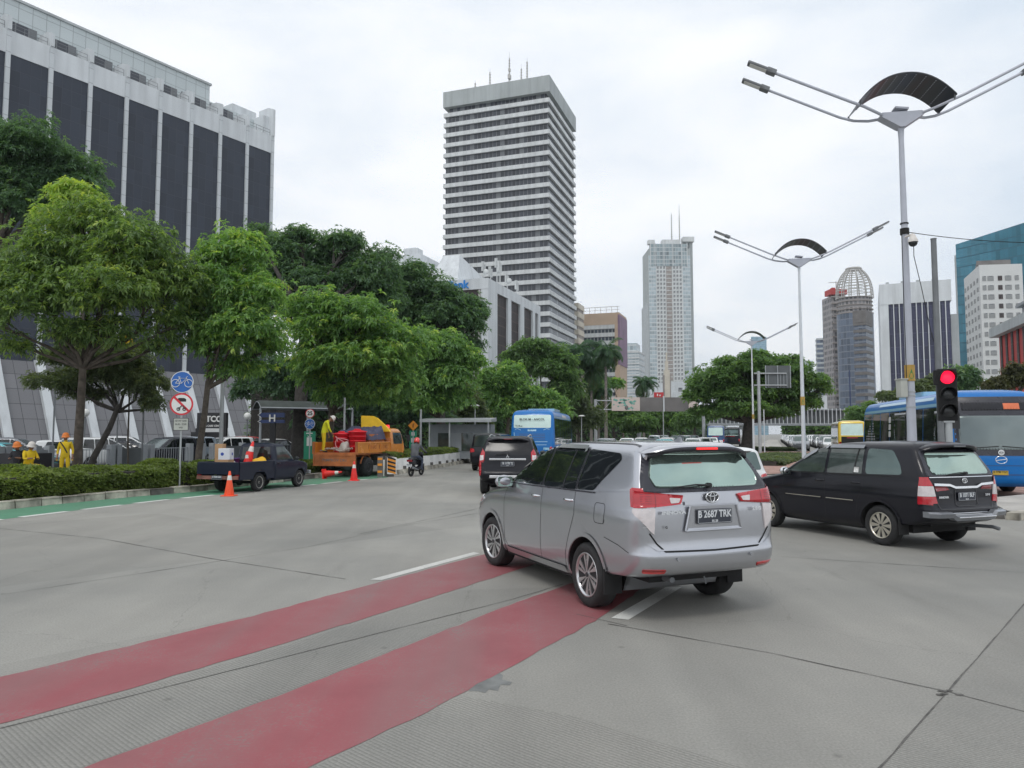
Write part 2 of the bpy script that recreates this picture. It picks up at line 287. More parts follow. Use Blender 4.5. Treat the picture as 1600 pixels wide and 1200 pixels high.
mat('kerb_pale', (.40, .375, .315), .85, var=.6, scale=2.5, bump=.4); mat('kerb_dark', (.14, .13, .12), .85, var=.4, scale=3, bump=.4)
mat('asphalt', (.16, .16, .16), .8, var=.25, scale=1, bump=.3)
# buildings
mat('white_stone', (.62, .65, .67), .55, var=.07, scale=.25); mat('grey_stone', (.42, .45, .46), .6, var=.08, scale=.3); mat('cream', (.60, .55, .46), .6, var=.08, scale=.3)
mat('tower_white', (.60, .62, .62), .6, var=.07, scale=.1); mat('tower_grey', (.36, .39, .39), .6, var=.08, scale=.1); mat('tan', (.50, .38, .28), .7, var=.08, scale=.2)
mat('purple_strip', (.22, .14, .21), .6, var=.2, scale=.2)
mat('raw_concrete', (.30, .27, .25), .8, var=.25, scale=.3); mat('steel_pale', (.45, .44, .42), .5, var=.1); mat('brown_grey', (.16, .15, .145), .7, var=.2, scale=.4)
gridmat('bronze_glass', (.031, .039, .057), (.055, .062, .078), 1.1, 1.85, .05, .07, rough=.34, var=.16, spec=.36)
gridmat('bay_frame', (.55, .58, .60), (.32, .34, .36), 50, 1.85, .02, .07, rough=.5, var=.04)
gridmat('parapet_panel', (.50, .55, .56), (.30, .33, .34), 1.55, 1.55, .07, .07, rough=.4, var=.05)
gridmat('slope_panel', (.165, .165, .175), (.06, .06, .065), 1.45, 1.9, .06, .06, rough=.45, var=.12)
gridmat('band_glass', (.035, .04, .05), (.16, .17, .18), 1.45, 50, .16, .01, rough=.18, blinds=.14, c_blind=(.14, .15, .16), var=.4)
gridmat('bank_glass', (.045, .037, .038), (.10, .08, .075), .9, 1.8, .09, .25, rough=.5, var=.3, spec=.2)
gridmat('bank_brown', (.075, .065, .065), (.22, .17, .13), 2.4, 3.6, .08, .9, rough=.3, var=.3, blinds=.1, c_blind=(.2, .14, .08))
gridmat('hotel_wall', (.60, .61, .60), (.60, .61, .60), 3, 3, .01, .01, var=.02)
gridmat('teal_glass', (.055, .20, .27), (.03, .11, .16), 1.6, 4.0, .06, .35, rough=.12, var=.18, metal=.25)
gridmat('blue_glass', (.20, .34, .43), (.30, .40, .46), 2.0, 3.6, .10, .5, rough=.2, var=.25, metal=.2)
gridmat('lounge_glass', (.22, .28, .30), (.48, .51, .52), 2.6, 3.4, .35, .7, rough=.3, var=.4)
gridmat('pale_blue_glass', (.34, .41, .44), (.56, .59, .60), 2.0, 3.4, .2, .9, rough=.3, var=.25)
gridmat('indigo_glass', (.035, .038, .085), (.07, .075, .13), 1.2, 3.6, .08, .12, rough=.25, var=.3)
gridmat('site_floor', (.15, .15, .155), (.33, .31, .31), 2.2, 3.4, .9, 1.3, rough=.7, var=.5)
gridmat('site_glass', (.10, .13, .18), (.20, .22, .26), 1.8, 3.6, .12, .5, rough=.3, var=.3)
gridmat('office_glass', (.03, .045, .065), (.26, .27, .27), 1.6, 3.4, .5, 1.5, rough=.3, var=.3)
gridmat('shutter', (.45, .47, .47), (.32, .34, .34), 60, .09, .01, .015, var=.03)
mat('brick_red', (.46, .045, .04), .6, var=.15, scale=.4); mat('signal_red', (.55, .02, .025), .4, var=.05)
mat('billboard', (.62, .52, .47), .6, var=.05, scale=.3); mat('billboard_teal', (.16, .42, .35), .6, var=.3); mat('sign_back', (.10, .11, .115), .6, var=.15, scale=1)
mat('deep_blue', (.035, .055, .15), .5, var=.15)
# general
mat('galv', (.40, .42, .43), .45, metal=.3, var=.1); mat('pole_white', (.62, .65, .68), .4, var=.05); mat('pole_lilac', (.44, .46, .52), .4, var=.06); mat('pole_dark', (.16, .17, .18), .5, var=.15)
mat('black_plastic', (.018, .018, .02), .45, var=.2); mat('matt_black', (.012, .012, .013), .8, var=.3); mat('rubber', (.022, .022, .023), .8, var=.3, scale=12, bump=.2)
mat('underbody', (.015, .015, .016), .8, var=.4)
mat('chrome', (.75, .76, .78), .12, metal=1, var=.03); mat('alloy', (.62, .62, .63), .28, metal=.9, var=.08); mat('alloy_dark', (.06, .06, .065), .4, metal=.5, var=.2); mat('steel_wheel', (.36, .35, .32), .45, metal=.4, var=.2)
mat('satin_champagne', (.62, .58, .50), .3, metal=.9, var=.05)
def carpaint(name, col, metal=.0, flake=.0, rough=.4, dirt=.12):
    m = mat(name, col, rough, metal, var=.03, scale=2, coat=1.0, rvar=.03)
    t = m.node_tree; b = t.nodes['Principled BSDF']; L = t.links.new
    co = N(t, 'ShaderNodeTexCoord'); n = N(t, 'ShaderNodeTexNoise'); n.inputs['Scale'].default_value = 2.2; n.inputs['Detail'].default_value = 8; n.inputs['Roughness'].default_value = .65; L(co.outputs['Object'], n.inputs[0])
    if max(col) < .06: b.inputs['Coat Weight'].default_value = .5; b.inputs['Specular IOR Level'].default_value = .15
    if 'bus_blue' in name: b.inputs['Coat Weight'].default_value = .5; b.inputs['Specular IOR Level'].default_value = .2
    mr = N(t, 'ShaderNodeMapRange'); mr.inputs[1].default_value = .35; mr.inputs[2].default_value = .75; mr.inputs[3].default_value = .03; mr.inputs[4].default_value = .03+dirt; L(n.outputs[0], mr.inputs[0]); L(mr.outputs[0], b.inputs['Coat Roughness'])
carpaint('silver_paint', (.47, .48, .515), metal=.85, rough=.28); carpaint('black_paint', (.008, .008, .013)); carpaint('navy_paint', (.012, .017, .034), rough=.6, dirt=.25); carpaint('white_paint', (.74, .75, .75)); carpaint('dark_paint', (.02, .022, .03)); carpaint('grey_paint', (.22, .23, .25), metal=.5); carpaint('blue_grey_paint', (.30, .36, .42), metal=.5); carpaint('red_paint', (.42, .02, .02)); carpaint('bus_blue', (.006, .15, .46), dirt=.2); carpaint('bus_light', (.30, .55, .72)); carpaint('bus_navy', (.02, .07, .20)); carpaint('bus_yellow', (.72, .50, .02)); carpaint('orange_paint', (.66, .24, .03), rough=.5, dirt=.4); carpaint('teal_paint', (.10, .50, .55)); carpaint('bus_white', (.66, .66, .66))
mat('rust_orange', (.40, .13, .04), .75, var=.35, scale=2.5, bump=.2); mat('raw_rust', (.20, .09, .07), .8, var=.4, scale=4); mat('crane_yellow', (.78, .48, .02), .5, var=.12)
mat('glass_dark', (.010, .013, .014), .03, var=.3, spec=.75, rvar=.0); mat('glass_mid', (.05, .065, .06), .05, var=.3, spec=.8, rvar=.0)
mat('glass_soft', (.02, .02, .024), .12, var=.3, spec=.35, rvar=.02); mat('film_green', (.37, .48, .43), .07, metal=.85, var=.12, scale=1.6, rvar=.05); mat('film_dark', (.12, .16, .155), .08, metal=.7, var=.25, scale=1.2, rvar=.04); mat('glass_rim', (.035, .035, .045), .25, var=.1); mat('windscreen', (.17, .20, .20), .10, metal=.55, var=.25, scale=.6, rvar=.05)
mat('frost', (.62, .78, .74), .5, var=.05)
def lens(name, col, rough=.12, emit=0):
    m = mat(name, col, rough, var=.10, scale=14, coat=1.0, emit=emit)
lens('lamp_red', (.44, .006, .016)); lens('lamp_dark_red', (.22, .008, .015)); lens('lamp_clear', (.62, .57, .57), .2); lens('lamp_lit', (.9, .02, .02), emit=.9); lens('head_lens', (.55, .57, .6), .1); lens('amber', (.75, .25, .02)); lens('reflector', (.45, .03, .03), .3)
mat('plate_black', (.035, .04, .055), .45, var=.1); mat('plate_ink', (.62, .64, .66), .5, var=.03); mat('plate_yellow', (.55, .36, .04), .5, var=.1)
mat('cone_orange', (.85, .09, .025), .45, var=.08, bump=.05); mat('cone_red', (.78, .025, .02), .45, var=.1); mat('reflect_white', (.72, .71, .68), .4, var=.1)
mat('tank_red', (.68, .015, .03), .35, var=.08); mat('pink_faded', (.66, .28, .30), .5, var=.15)
mat('hivis', (.62, .60, .015), .8, var=.12, scale=6); mat('hivis_deep', (.66, .46, .012), .8, var=.12, scale=6); mat('skin', (.25, .13, .08), .6, var=.1); mat('dark_cloth', (.025, .025, .03), .9, var=.3, scale=8); mat('grey_cloth', (.10, .105, .115), .85, var=.25, scale=6, bump=.2); mat('jeans', (.06, .075, .11), .9, var=.3, scale=8)
mat('helmet_white', (.66, .62, .58), .4, var=.05); mat('helmet_orange', (.72, .20, .03), .4, var=.05); mat('helmet_red', (.66, .04, .03), .25, var=.05, coat=1)
mat('tarp', (.055, .055, .10), .6, var=.3, scale=3, bump=.7, bscale=5); mat('card', (.42, .26, .14), .8, var=.1); mat('box_white', (.66, .68, .72), .7, var=.05); mat('ink_blue', (.03, .07, .35), .6, var=.1); mat('cloth_yellow', (.72, .42, .03), .8, var=.15, bump=.5, bscale=8); mat('rope', (.45, .42, .38), .9, var=.2); mat('tub', (.10, .06, .25), .5)
mat('sign_blue', (.02, .12, .42), .4, var=.04); mat('sign_white', (.72, .72, .70), .45, var=.04); mat('sign_red', (.60, .025, .04), .4, var=.04); mat('sign_black', (.015, .015, .018), .5); mat('sign_green', (.015, .27, .15), .45, var=.05); mat('sign_amber', (.70, .26, .02), .45, var=.04); mat('sign_pale', (.45, .46, .42), .6, var=.1)
mat('bank_blue', (.01, .22, .62), .4, var=.02)
mat('fence_grey', (.30, .32, .34), .6, var=.1, scale=1); mat('fence_dark', (.10, .11, .115), .7, var=.2, scale=1)
mat('planter_white', (.84, .83, .80), .75, var=.16, scale=1.6, bump=.2)
mat('shelter_grey', (.24, .26, .28), .6, var=.1); mat('canopy_tint', (.05, .06, .055), .8, var=.2); mat('globe', (.75, .75, .72), .35, var=.02)
mat('solar_cell', (.025, .028, .035), .3, var=.2, scale=5); mat('band_gold', (.45, .28, .06), .5, var=.2); mat('leaf_green_paint', (.08, .22, .06), .6)
mat('bark', (.095, .08, .065), .95, var=.4, scale=5, bump=.8, bscale=14); mat('bark_dark', (.05, .045, .04), .95, var=.4, scale=5, bump=.8, bscale=14); mat('palm_bark', (.20, .18, .16), .95, var=.3, scale=4, bump=.5)
mat('signal_glow', (1.0, .012, .05), .3, emit=1.6, var=.03); mat('signal_off', (.03, .032, .034), .25, var=.2); mat('led_amber', (.55, .14, .06), .5, emit=.25)
def leafmat(name, stops, rough=.5):
    m, t, b = newmat(name); L = t.links.new
    a = N(t, 'ShaderNodeAttribute', attribute_name='tone'); r = N(t, 'ShaderNodeValToRGB'); r.color_ramp.elements.remove(r.color_ramp.elements[0])
    for i, (p, c) in enumerate(stops):
        el = r.color_ramp.elements[0] if i == 0 else r.color_ramp.elements.new(p)
        el.position = p; el.color = (*c, 1)
    L(a.outputs['Fac'], r.inputs[0]); L(r.outputs[0], b.inputs['Base Color']); b.inputs['Roughness'].default_value = rough; b.inputs['Specular IOR Level'].default_value = .45
    tr = N(t, 'ShaderNodeBsdfTranslucent'); ad = N(t, 'ShaderNodeMixShader'); ad.inputs[0].default_value = .45
    sc = N(t, 'ShaderNodeVectorMath', operation='MULTIPLY'); L(r.outputs[0], sc.inputs[0]); sc.inputs[1].default_value = (1.5, 1.6, .7); L(sc.outputs[0], tr.inputs[0])
    o = t.nodes['Material Output']; L(b.outputs[0], ad.inputs[1]); L(tr.outputs[0], ad.inputs[2]); L(ad.outputs[0], o.inputs[0])
leafmat('leaf_bright', [(0, (.085, .160, .080)), (.4, (.155, .280, .105)), (.75, (.26, .42, .12)), (1, (.44, .52, .12))])
leafmat('leaf_warm', [(0, (.090, .145, .070)), (.4, (.155, .245, .092)), (.75, (.27, .375, .11)), (1, (.46, .52, .12))])
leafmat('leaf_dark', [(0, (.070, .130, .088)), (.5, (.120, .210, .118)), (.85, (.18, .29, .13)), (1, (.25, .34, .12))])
leafmat('leaf_olive', [(0, (.08, .115, .070)), (.5, (.125, .165, .090)), (1, (.20, .23, .09))])
leafmat('leaf_rain', [(0, (.070, .135, .062)), (.5, (.130, .230, .082)), (1, (.22, .34, .09))])
leafmat('leaf_dull', [(0, (.06, .06, .03)), (.5, (.09, .10, .05)), (1, (.15, .12, .07))])
leafmat('leaf_palm', [(0, (.03, .072, .045)), (.5, (.05, .11, .06)), (.9, (.09, .16, .07)), (1, (.16, .13, .06))])
leafmat('leaf_hedge', [(0, (.08, .11, .035)), (.5, (.15, .205, .055)), (1, (.26, .32, .08))])
leafmat('petal', [(0, (.6, .42, .02)), (1, (.75, .55, .03))])
# ------------------------------------------------------------------ vehicle bodies
def pchip(xs, ys, xq):
    xs, ys = np.array(xs, float), np.array(ys, float); h = np.diff(xs); d = np.diff(ys)/h; n = len(xs); m = np.zeros(n)
    for i in range(1, n-1):
        if d[i-1]*d[i] > 0:
            w1, w2 = 2*h[i]+h[i-1], h[i]+2*h[i-1]; m[i] = (w1+w2)/(w1/d[i-1]+w2/d[i])
    m[0], m[-1] = d[0], d[-1]
    i = np.clip(np.searchsorted(xs, xq, side='right')-1, 0, n-2); t = (xq-xs[i])/h[i]
    return (2*t**3-3*t**2+1)*ys[i]+(t**3-2*t**2+t)*h[i]*m[i]+(-2*t**3+3*t**2)*ys[i+1]+(t**3-t**2)*h[i]*m[i+1]
def contour(xf, xr, w, af, ar, bf, br, bs, ns=34):
    ayf, ayr = min(af*1.0, w*.8), min(ar, w*.8); pts = []
    for i in range(7):
        y = (w-ayf)*i/7; pts.append((xf-bf*(y/w)**2, y))
    cx, cy = xf-bf*((w-ayf)/w)**2-af, w-ayf
    for i in range(9):
        t = math.pi/2*i/8; pts.append((cx+af*math.cos(t)**.9 if math.cos(t) > 0 else cx, cy+ayf*math.sin(t)**.9))
    cr, cyr = xr+br*((w-ayr)/w)**2+ar, w-ayr
    for i in range(1, ns): pts.append((cx+(cr-cx)*i/ns, w))
    for i in range(9):
        t = math.pi/2*(1-i/8); pts.append((cr-ar*max(0, math.cos(t))**.9, cyr+ayr*math.sin(t)**.9))
    for i in range(1, 8):
        y = (w-ayr)*(1-i/7); pts.append((xr+br*(y/w)**2, y))
    mid, half = (xf+xr)/2, (xf-xr)/2+1e-6
    pts = [(x, y*(1-bs*abs((x-mid)/half)**2.5)) for x, y in pts]
    return pts+[(x, -y) for x, y in pts[-2:0:-1]]
def body_geo(rows, nl=56, zs=None):
    """rows: z, x_front, x_rear, half_width, front corner, rear corner, bow front, bow rear, bow side"""
    a = np.array(rows, float); z = a[:, 0]
    dens = np.linspace(0, 1, nl); idx = np.linspace(0, len(z)-1, nl); zq = np.interp(idx, np.arange(len(z)), z)
    cols = [pchip(z, a[:, k], zq) for k in range(1, a.shape[1])]
    mb = MB(); rings = [contour(*[float(c[i]) for c in cols]) for i in range(nl)]; n = len(rings[0])
    for i, rg in enumerate(rings): mb.v += [(x, y, float(zq[i])) for x, y in rg]
    for i in range(nl-1):
        for j in range(n): mb.f.append([i*n+j, i*n+(j+1) % n, (i+1)*n+(j+1) % n, (i+1)*n+j])
    mb.f.append(list(range(n-1, -1, -1))); mb.f.append([(nl-1)*n+j for j in range(n)])
    mb.m = [0]*len(mb.f); mb.sm = [True]*(len(mb.f)); mb.uv = [None]*len(mb.f)
    return mb
def fix_normals(me):
    bm = bmesh.new(); bm.from_mesh(me); bmesh.ops.recalc_face_normals(bm, faces=bm.faces); bm.to_mesh(me); bm.free()
def rpoly(pts, r=.04, k=4):
    o = []; n = len(pts)
    for i in range(n):
        p0, p1, p2 = Vector(pts[i-1]), Vector(pts[i]), Vector(pts[(i+1) % n])
        d1, d2 = (p0-p1), (p2-p1); rr = min(r, d1.length*.45, d2.length*.45); a, b = p1+d1.normalized()*rr, p1+d2.normalized()*rr
        for j in range(k+1):
            t = j/k; o.append(tuple(a*(1-t)**2+p1*2*t*(1-t)+b*t*t))
    return o
VIEW = {'L': (lambda u, v: (u, 4, v), (0, -1, 0)), 'R': (lambda u, v: (u, -4, v), (0, 1, 0)), 'B': (lambda u, v: (-9, u, v), (1, 0, 0)), 'F': (lambda u, v: (9, u, v), (-1, 0, 0)), 'T': (lambda u, v: (u, v, 6), (0, 0, -1))}
def weld(o, d=2e-4):
    bm = bmesh.new(); bm.from_mesh(o.data); bmesh.ops.remove_doubles(bm, verts=bm.verts, dist=d); bm.to_mesh(o.data); bm.free(); return o
class Body:
    def __init__(s, root, rows, paint, wheels=(), rw=.34, nl=56, well=.26, name='body', wx=0.05, seg=40):
        s.root = root; mb = body_geo(rows, nl); me = mb.mesh('body'); fix_normals(me)
        s.bvh = BVHTree.FromPolygons([v.co.copy() for v in me.vertices], [tuple(p.vertices) for p in me.polygons])
        s.o = link_mesh(name, me, [paint, 'underbody'], root)
        if wheels:
            c = MB(); W = max(r[3] for r in rows)
            for x in wheels:
                for sy in (-1, 1): c.cyl((x, sy*(W-well), rw), (x, sy*(W+.4), rw), rw+wx, n=seg, mi=1, smooth=False)
            cm = c.mesh('cut'); cm.materials.append(M['underbody']); cm.materials.append(M['underbody']); fix_normals(cm)
            co = bpy.data.objects.new('cut', cm); COL.objects.link(co)
            b = s.o.modifiers.new('b', 'BOOLEAN'); b.operation = 'DIFFERENCE'; b.object = co; b.solver = 'EXACT'; b.material_mode = 'INDEX'
            s.o.location = (0, 0, 0); par = s.o.parent; s.o.parent = None; bpy.context.view_layer.update(); bake(s.o); s.o.parent = par
            bpy.data.objects.remove(co)
            wn = s.o.modifiers.new('edge', 'WEIGHTED_NORMAL') if False else None
    def hit(s, view, u, v, off):
        f, d = VIEW[view]; loc, nor, i, dist = s.bvh.ray_cast(Vector(f(u, v)), Vector(d))
        if loc is None: return None, None
        if nor.dot(Vector(d)) > 0: nor = -nor
        if view != 'T' and nor.dot(Vector(d)) > -.22: return None, None
        return loc+nor*off, nor
    def near(s, view, u, v, c, off):
        loc, nor = s.hit(view, u, v, off); t = 1.0
        while loc is None and t > .5:
            t -= .01; loc, nor = s.hit(view, c[0]+(u-c[0])*t, v, off)
        return loc, nor
    def geo(s, mb, poly, view, off=.004, res=.07, mi=0, rim=True):
        poly = [Vector((p[0], p[1])) for p in poly]; n = len(poly); pts = []; 
        for i in range(n):
            a, b = poly[i], poly[(i+1) % n]; k = max(1, int((b-a).length/res))
            pts += [a+(b-a)*j/k for j in range(k)]
        n = len(pts); us = [p.x for p in pts]; vs = [p.y for p in pts]; inner = []
        nx, ny = int((max(us)-min(us))/res)+1, int((max(vs)-min(vs))/res)+1
        for i in range(nx+1):
            for j in range(ny+1): inner.append(Vector((min(us)+(i+.5*(j % 2))*res, min(vs)+j*res)))
        V, _, Fc, _, _, _ = delaunay_2d_cdt(pts+inner, [], [list(range(n))], 1, 1e-5)
        c = Vector((sum(us)/n, sum(vs)/n)); v3 = []; ok = []
        for p in V:
            loc, nor = s.near(view, p.x, p.y, c, off)
            ok.append(loc is not None); v3.append(loc or Vector((0, 0, 0)))
        fs = []
        for f in Fc:
            if all(ok[i] for i in f):
                a, b, cc = [v3[i] for i in f[:3]]; nn = (b-a).cross(cc-a); f = list(f)
                if nn.dot(Vector(VIEW[view][1])) > 0: f = f[::-1]
                fs.append(f)
        mb.add(v3, fs, mi, True)
        if rim and off > .006:
            rv = []; 
            for p in pts:
                a, _ = s.near(view, p.x, p.y, c, off); b, _ = s.near(view, p.x, p.y, c, -.004)
                if a is None: rv = None; break
                rv += [a, b]
            if rv: mb.add(rv, [(2*i, 2*i+1, (2*i+3) % (2*n), (2*i+2) % (2*n)) for i in range(n)], mi)
        return mb
    def decal(s, name, poly, view, m, off=.004, res=.07, parent=None, rim=True):
        return weld(s.geo(MB(), poly, view, off, res, 0, rim).build(name, m, parent or s.root))
    def strip(s, mb, path, view, wd=.008, off=.0025, mi=0, res=.05):
        pts = [Vector(path[0])]
        for a, b in zip(path[:-1], path[1:]):
            a, b = Vector(a), Vector(b); k = max(1, int((b-a).length/res)); pts += [a+(b-a)*j/k for j in range(1, k+1)]
        vs = []; 
        for i, p in enumerate(pts):
            d = pts[min(i+1, len(pts)-1)]-pts[max(i-1, 0)]; nn = Vector((-d.y, d.x)).normalized()*wd/2; r = []
            for sg in (-1, 1):
                loc, nor = s.hit(view, (p+nn*sg).x, (p+nn*sg).y, off); r.append(loc)
            if None in r: 
                if len(vs) >= 4: mb.add(vs, [(2*i, 2*i+1, 2*i+3, 2*i+2) for i in range(len(vs)//2-1)], mi, True)
                vs = []; continue
            vs += r
        if len(vs) >= 4: mb.add(vs, [(2*i, 2*i+1, 2*i+3, 2*i+2) for i in range(len(vs)//2-1)], mi, True)
        return mb
def make_wheel(parent, x, y, r=.34, wd=.22, rr=.225, style='five', steer=0.0, rim='alloy', n=40):
    sg = 1 if y > 0 else -1
    wl = E('wheel', parent, (x, y, r), (0, 0, steer))
    t = MB(); h = wd/2
    t.lathe([(rr, -h+.01), (r-.035, -h), (r-.008, -h+.022), (r, -h+.04), (r, h-.04), (r-.008, h-.022), (r-.035, h), (rr+.02, h-.004), (rr, h-.016), (rr-.004, h-.05)], n=n, axis='Y')
    t.cyl((0, -h*.7, 0), (0, h*.7, 0), rr*.98, n=n)
    for k in range(n*1): pass
    t.build('tyre', 'rubber', wl)
    o = h-.02
    q = MB(); q.lathe([(rr-.012, sg*(o-.05)), (rr+.004, sg*(o+.004)), (rr+.002, sg*(o+.012)), (rr-.014, sg*(o+.006)), (rr-.020, sg*(o-.04))], n=n, axis='Y', mi=0)
    q.cyl((0, sg*(o-.06), 0), (0, sg*(o-.055), 0), rr-.012, n=n, mi=1)
    q.cyl((0, sg*(o-.055), 0), (0, sg*(o-.002), 0), rr*.24, rr*.18, n=20, mi=0); q.cyl((0, sg*(o-.002), 0), (0, sg*(o+.006), 0), rr*.11, n=14, mi=1)
    def blade(a0, w0, a1, w1, r0, r1, d0, d1, mi):
        pts = [(r0*math.cos(a0-w0), r0*math.sin(a0-w0)), (r1*math.cos(a1-w1), r1*math.sin(a1-w1)), (r1*math.cos(a1+w1), r1*math.sin(a1+w1)), (r0*math.cos(a0+w0), r0*math.sin(a0+w0))]
        q.add([(px, sg*(o-d0), pz) for px, pz in pts]+[(px, sg*(o-d1), pz) for px, pz in pts], [(0, 1, 2, 3), (7, 6, 5, 4), (0, 4, 5, 1), (1, 5, 6, 2), (2, 6, 7, 3), (3, 7, 4, 0)], mi)
    if style == 'swirl':
        for k in range(6):
            a = 2*math.pi*k/6; blade(a, .20, a+.20, .07, rr*.18, rr*.97, .006, .045, 0); blade(a+.36, .10, a+.60, .13, rr*.2, rr*.97, .004, .04, 0); blade(a+.1, .06, a+.75, .03, rr*.6, rr*.95, .010, .04, 0)
    elif style == 'multi':
        for k in range(10):
            a = 2*math.pi*k/10; blade(a, .28, a, .17, rr*.2, rr*.97, .004, .04, 0)
            q.cyl((rr*.80*math.cos(a+.31), sg*(o-.05), rr*.80*math.sin(a+.31)), (rr*.80*math.cos(a+.31), sg*(o-.048), rr*.80*math.sin(a+.31)), .02, n=8, mi=1)
    elif style == 'steel':
        q.lathe([(rr-.012, sg*(o-.02)), (rr*.75, sg*(o-.045)), (rr*.55, sg*(o-.012)), (rr*.3, sg*(o-.03)), (rr*.2, sg*(o))], n=n, axis='Y', mi=0)
        for k in range(8):
            a = 2*math.pi*k/8; q.cyl((rr*.68*math.cos(a), sg*(o-.05), rr*.68*math.sin(a)), (rr*.68*math.cos(a), sg*(o-.022), rr*.68*math.sin(a)), .017, n=8, mi=1)
    else:
        for k in range(5):
            a = 2*math.pi*k/5; blade(a-.17, .16, a-.12, .10, rr*.18, rr*.97, .004, .04, 0); blade(a+.17, .16, a+.12, .10, rr*.18, rr*.97, .004, .04, 0)
    q.build('rim', [rim, 'alloy_dark' if style != 'steel' else 'matt_black'], wl)
    return wl
def plate(parent, text, sub, x, y, z, w_=.40, h=.135, bg='plate_black', ink='plate_ink', yaw=0.0, tilt=0.0, name='licence_plate'):
    """facing -x"""
    mb = MB(); T = Matrix.Translation((x, y, z))@Matrix.Rotation(tilt, 4, 'Y')
    B = T@Matrix(((0, 0, -1, 0), (-1, 0, 0, 0), (0, 1, 0, 0), (0, 0, 0, 1)))
    mb.prism(rpoly([(-w_/2, -h/2), (w_/2, -h/2), (w_/2, h/2), (-w_/2, h/2)], .012, 2), 0, .006, 0, B)
    e = .006
    for a in ((0, h/2-.009, w_-.03, .003), (0, -h/2+.009, w_-.03, .003), (-w_/2+.012, 0, .003, h-.02), (w_/2-.012, 0, .003, h-.02)):
        x0, y0, ww, hh = a; mb.prism([(x0-ww/2, y0-hh/2), (x0+ww/2, y0-hh/2), (x0+ww/2, y0+hh/2), (x0-ww/2, y0+hh/2)], .006, .0075, 1, B)
    put_text(mb, text, B@Matrix.Translation((0, h*.14, .007)), h*.66, 1, .001, .0022, .80*w_/.40)
    if sub: put_text(mb, sub, B@Matrix.Translation((0, -h*.32, .007)), h*.22, 1, .001, .0008, 1.0)
    return mb.build(name, [bg, ink], parent)
def mirror(parent, x, y, z, paint, w_=.22, h=.15, glass='film_dark'):
    sg = 1 if y > 0 else -1
    mb = MB(); mb.sphere((0, 0, 0), 1, 16, 0, (.075, w_/2, h/2)); mb.cyl((0, -sg*w_*.35, -h*.3), (-.01, -sg*(w_*.75), -h*.5), .025, n=8, mi=1)
    o = mb.build('side_mirror', [paint, 'black_plastic'], parent); o.location = (x, y, z)
    g = MB(); g.prism(rpoly([(-w_*.42, -h*.38), (w_*.42, -h*.38), (w_*.42, h*.38), (-w_*.42, h*.38)], .03), 0, .006, 0, Matrix(((0, 0, -1, -.050), (1, 0, 0, 0), (0, 1, 0, 0), (0, 0, 0, 1))))
    g.build('mirror_glass', glass, o); return o
def handle(mb, B, u, v, view, mi=0, ln=.17):
    a, n = B.hit(view, u-ln/2, v, .0); b, _ = B.hit(view, u+ln/2, v, .0); m_, n = B.hit(view, u, v, 0)
    if a and b and m_:
        k = Vector((0, n.y, 0)).normalized()
        mb.tube([a-k*.004, a+k*.02+(b-a)*.12, m_+k*.036, b+k*.02-(b-a)*.12, b-k*.004], [.010, .015, .017, .015, .010], 8, mi)
def frame_strips(b, mb, seams, views=('L', 'R'), wd=.007, off=.0015):
    for path in seams:
        for v in views: b.strip(mb, path, v, wd, off)
def arc(cx, cz, r, a0, a1, n=16): return [(cx+r*math.cos(R(a0+(a1-a0)*i/n)), cz+r*math.sin(R(a0+(a1-a0)*i/n))) for i in range(n+1)]
def spoiler(parent, x0, x1, z, w0, w1, paint, th=.05, drop=.10, lamp=None, side=.14):
    """roof spoiler as a swept slab: x0 roof edge, x1 trailing edge (rear, smaller x)"""
    mb = MB(); n = 24; top = []; 
    rows = []
    for i in range(n+1):
        t = -1+2*i/n; y0, y1 = t*w0, t*w1; k = abs(t)**4
        dz = -drop*k; xt = x1+side*k
        rows.append([(x0, y0, z+.012+dz*.8), (x0+(xt-x0)*.6, y0+(y1-y0)*.6, z+.010+dz), (xt, y1, z-.012+dz), (xt+.01, y1, z-th+dz*1.05), (x0+(xt-x0)*.5, y0, z-th-.005+dz), (x0, y0, z-th-.01+dz)])
    vs = [p for r_ in rows for p in r_]; fs = [(i*6+j, i*6+(j+1) % 6, (i+1)*6+(j+1) % 6, (i+1)*6+j) for i in range(n) for j in range(6)]
    mb.add(vs, fs, 0, True); mb.m = [1 if (q % 6) in (2, 3, 4) and isinstance(paint, list) else 0 for q in range(len(fs))]; mb.add(rows[0], [(0, 1, 2, 3, 4, 5)]); mb.add(rows[-1], [(5, 4, 3, 2, 1, 0)])
    o = mb.build('roof_spoiler', paint, parent); fix_normals(o.data)
    if lamp:
        l = MB(); l.box((x1-.004, 0, z-.032), (.014, .26, .022)); 
        for k in range(5): l.box((x1-.012, -.1+.05*k, z-.032), (.004, .034, .016))
        bevel(l.build('brake_light', lamp, o), .003)
    return o
def wiper(parent, x, y, z, ln=.42, sy=1, lift=.02, name='rear_wiper', slope=.0):
    mb = MB(); mb.cyl((x, y, z), (x-.05, y, z), .026, n=12)
    mb.tube([(x-.05, y, z), (x-.05, y+sy*ln*.4, z+.012), (x-.035, y+sy*ln, z-.012)], [.012, .009, .006], 6)
    mb.tube([(x-.045, y+sy*.08, z-.002), (x-.03, y+sy*ln*1.08, z-.026)], .007, 6); return mb.build(name, 'black_plastic', parent)
def ellipse_ring(mb, mtx, a, b, t, mi=0, n=28, c=(0, 0)):
    mb.tube([mtx@Vector((c[0]+a*math.cos(2*math.pi*i/n), c[1]+b*math.sin(2*math.pi*i/n), 0)) for i in range(n+1)], t, 6, mi)
REARV = lambda x, y, z: Matrix(((0, 0, -1, x), (-1, 0, 0, y), (0, 1, 0, z), (0, 0, 0, 1)))
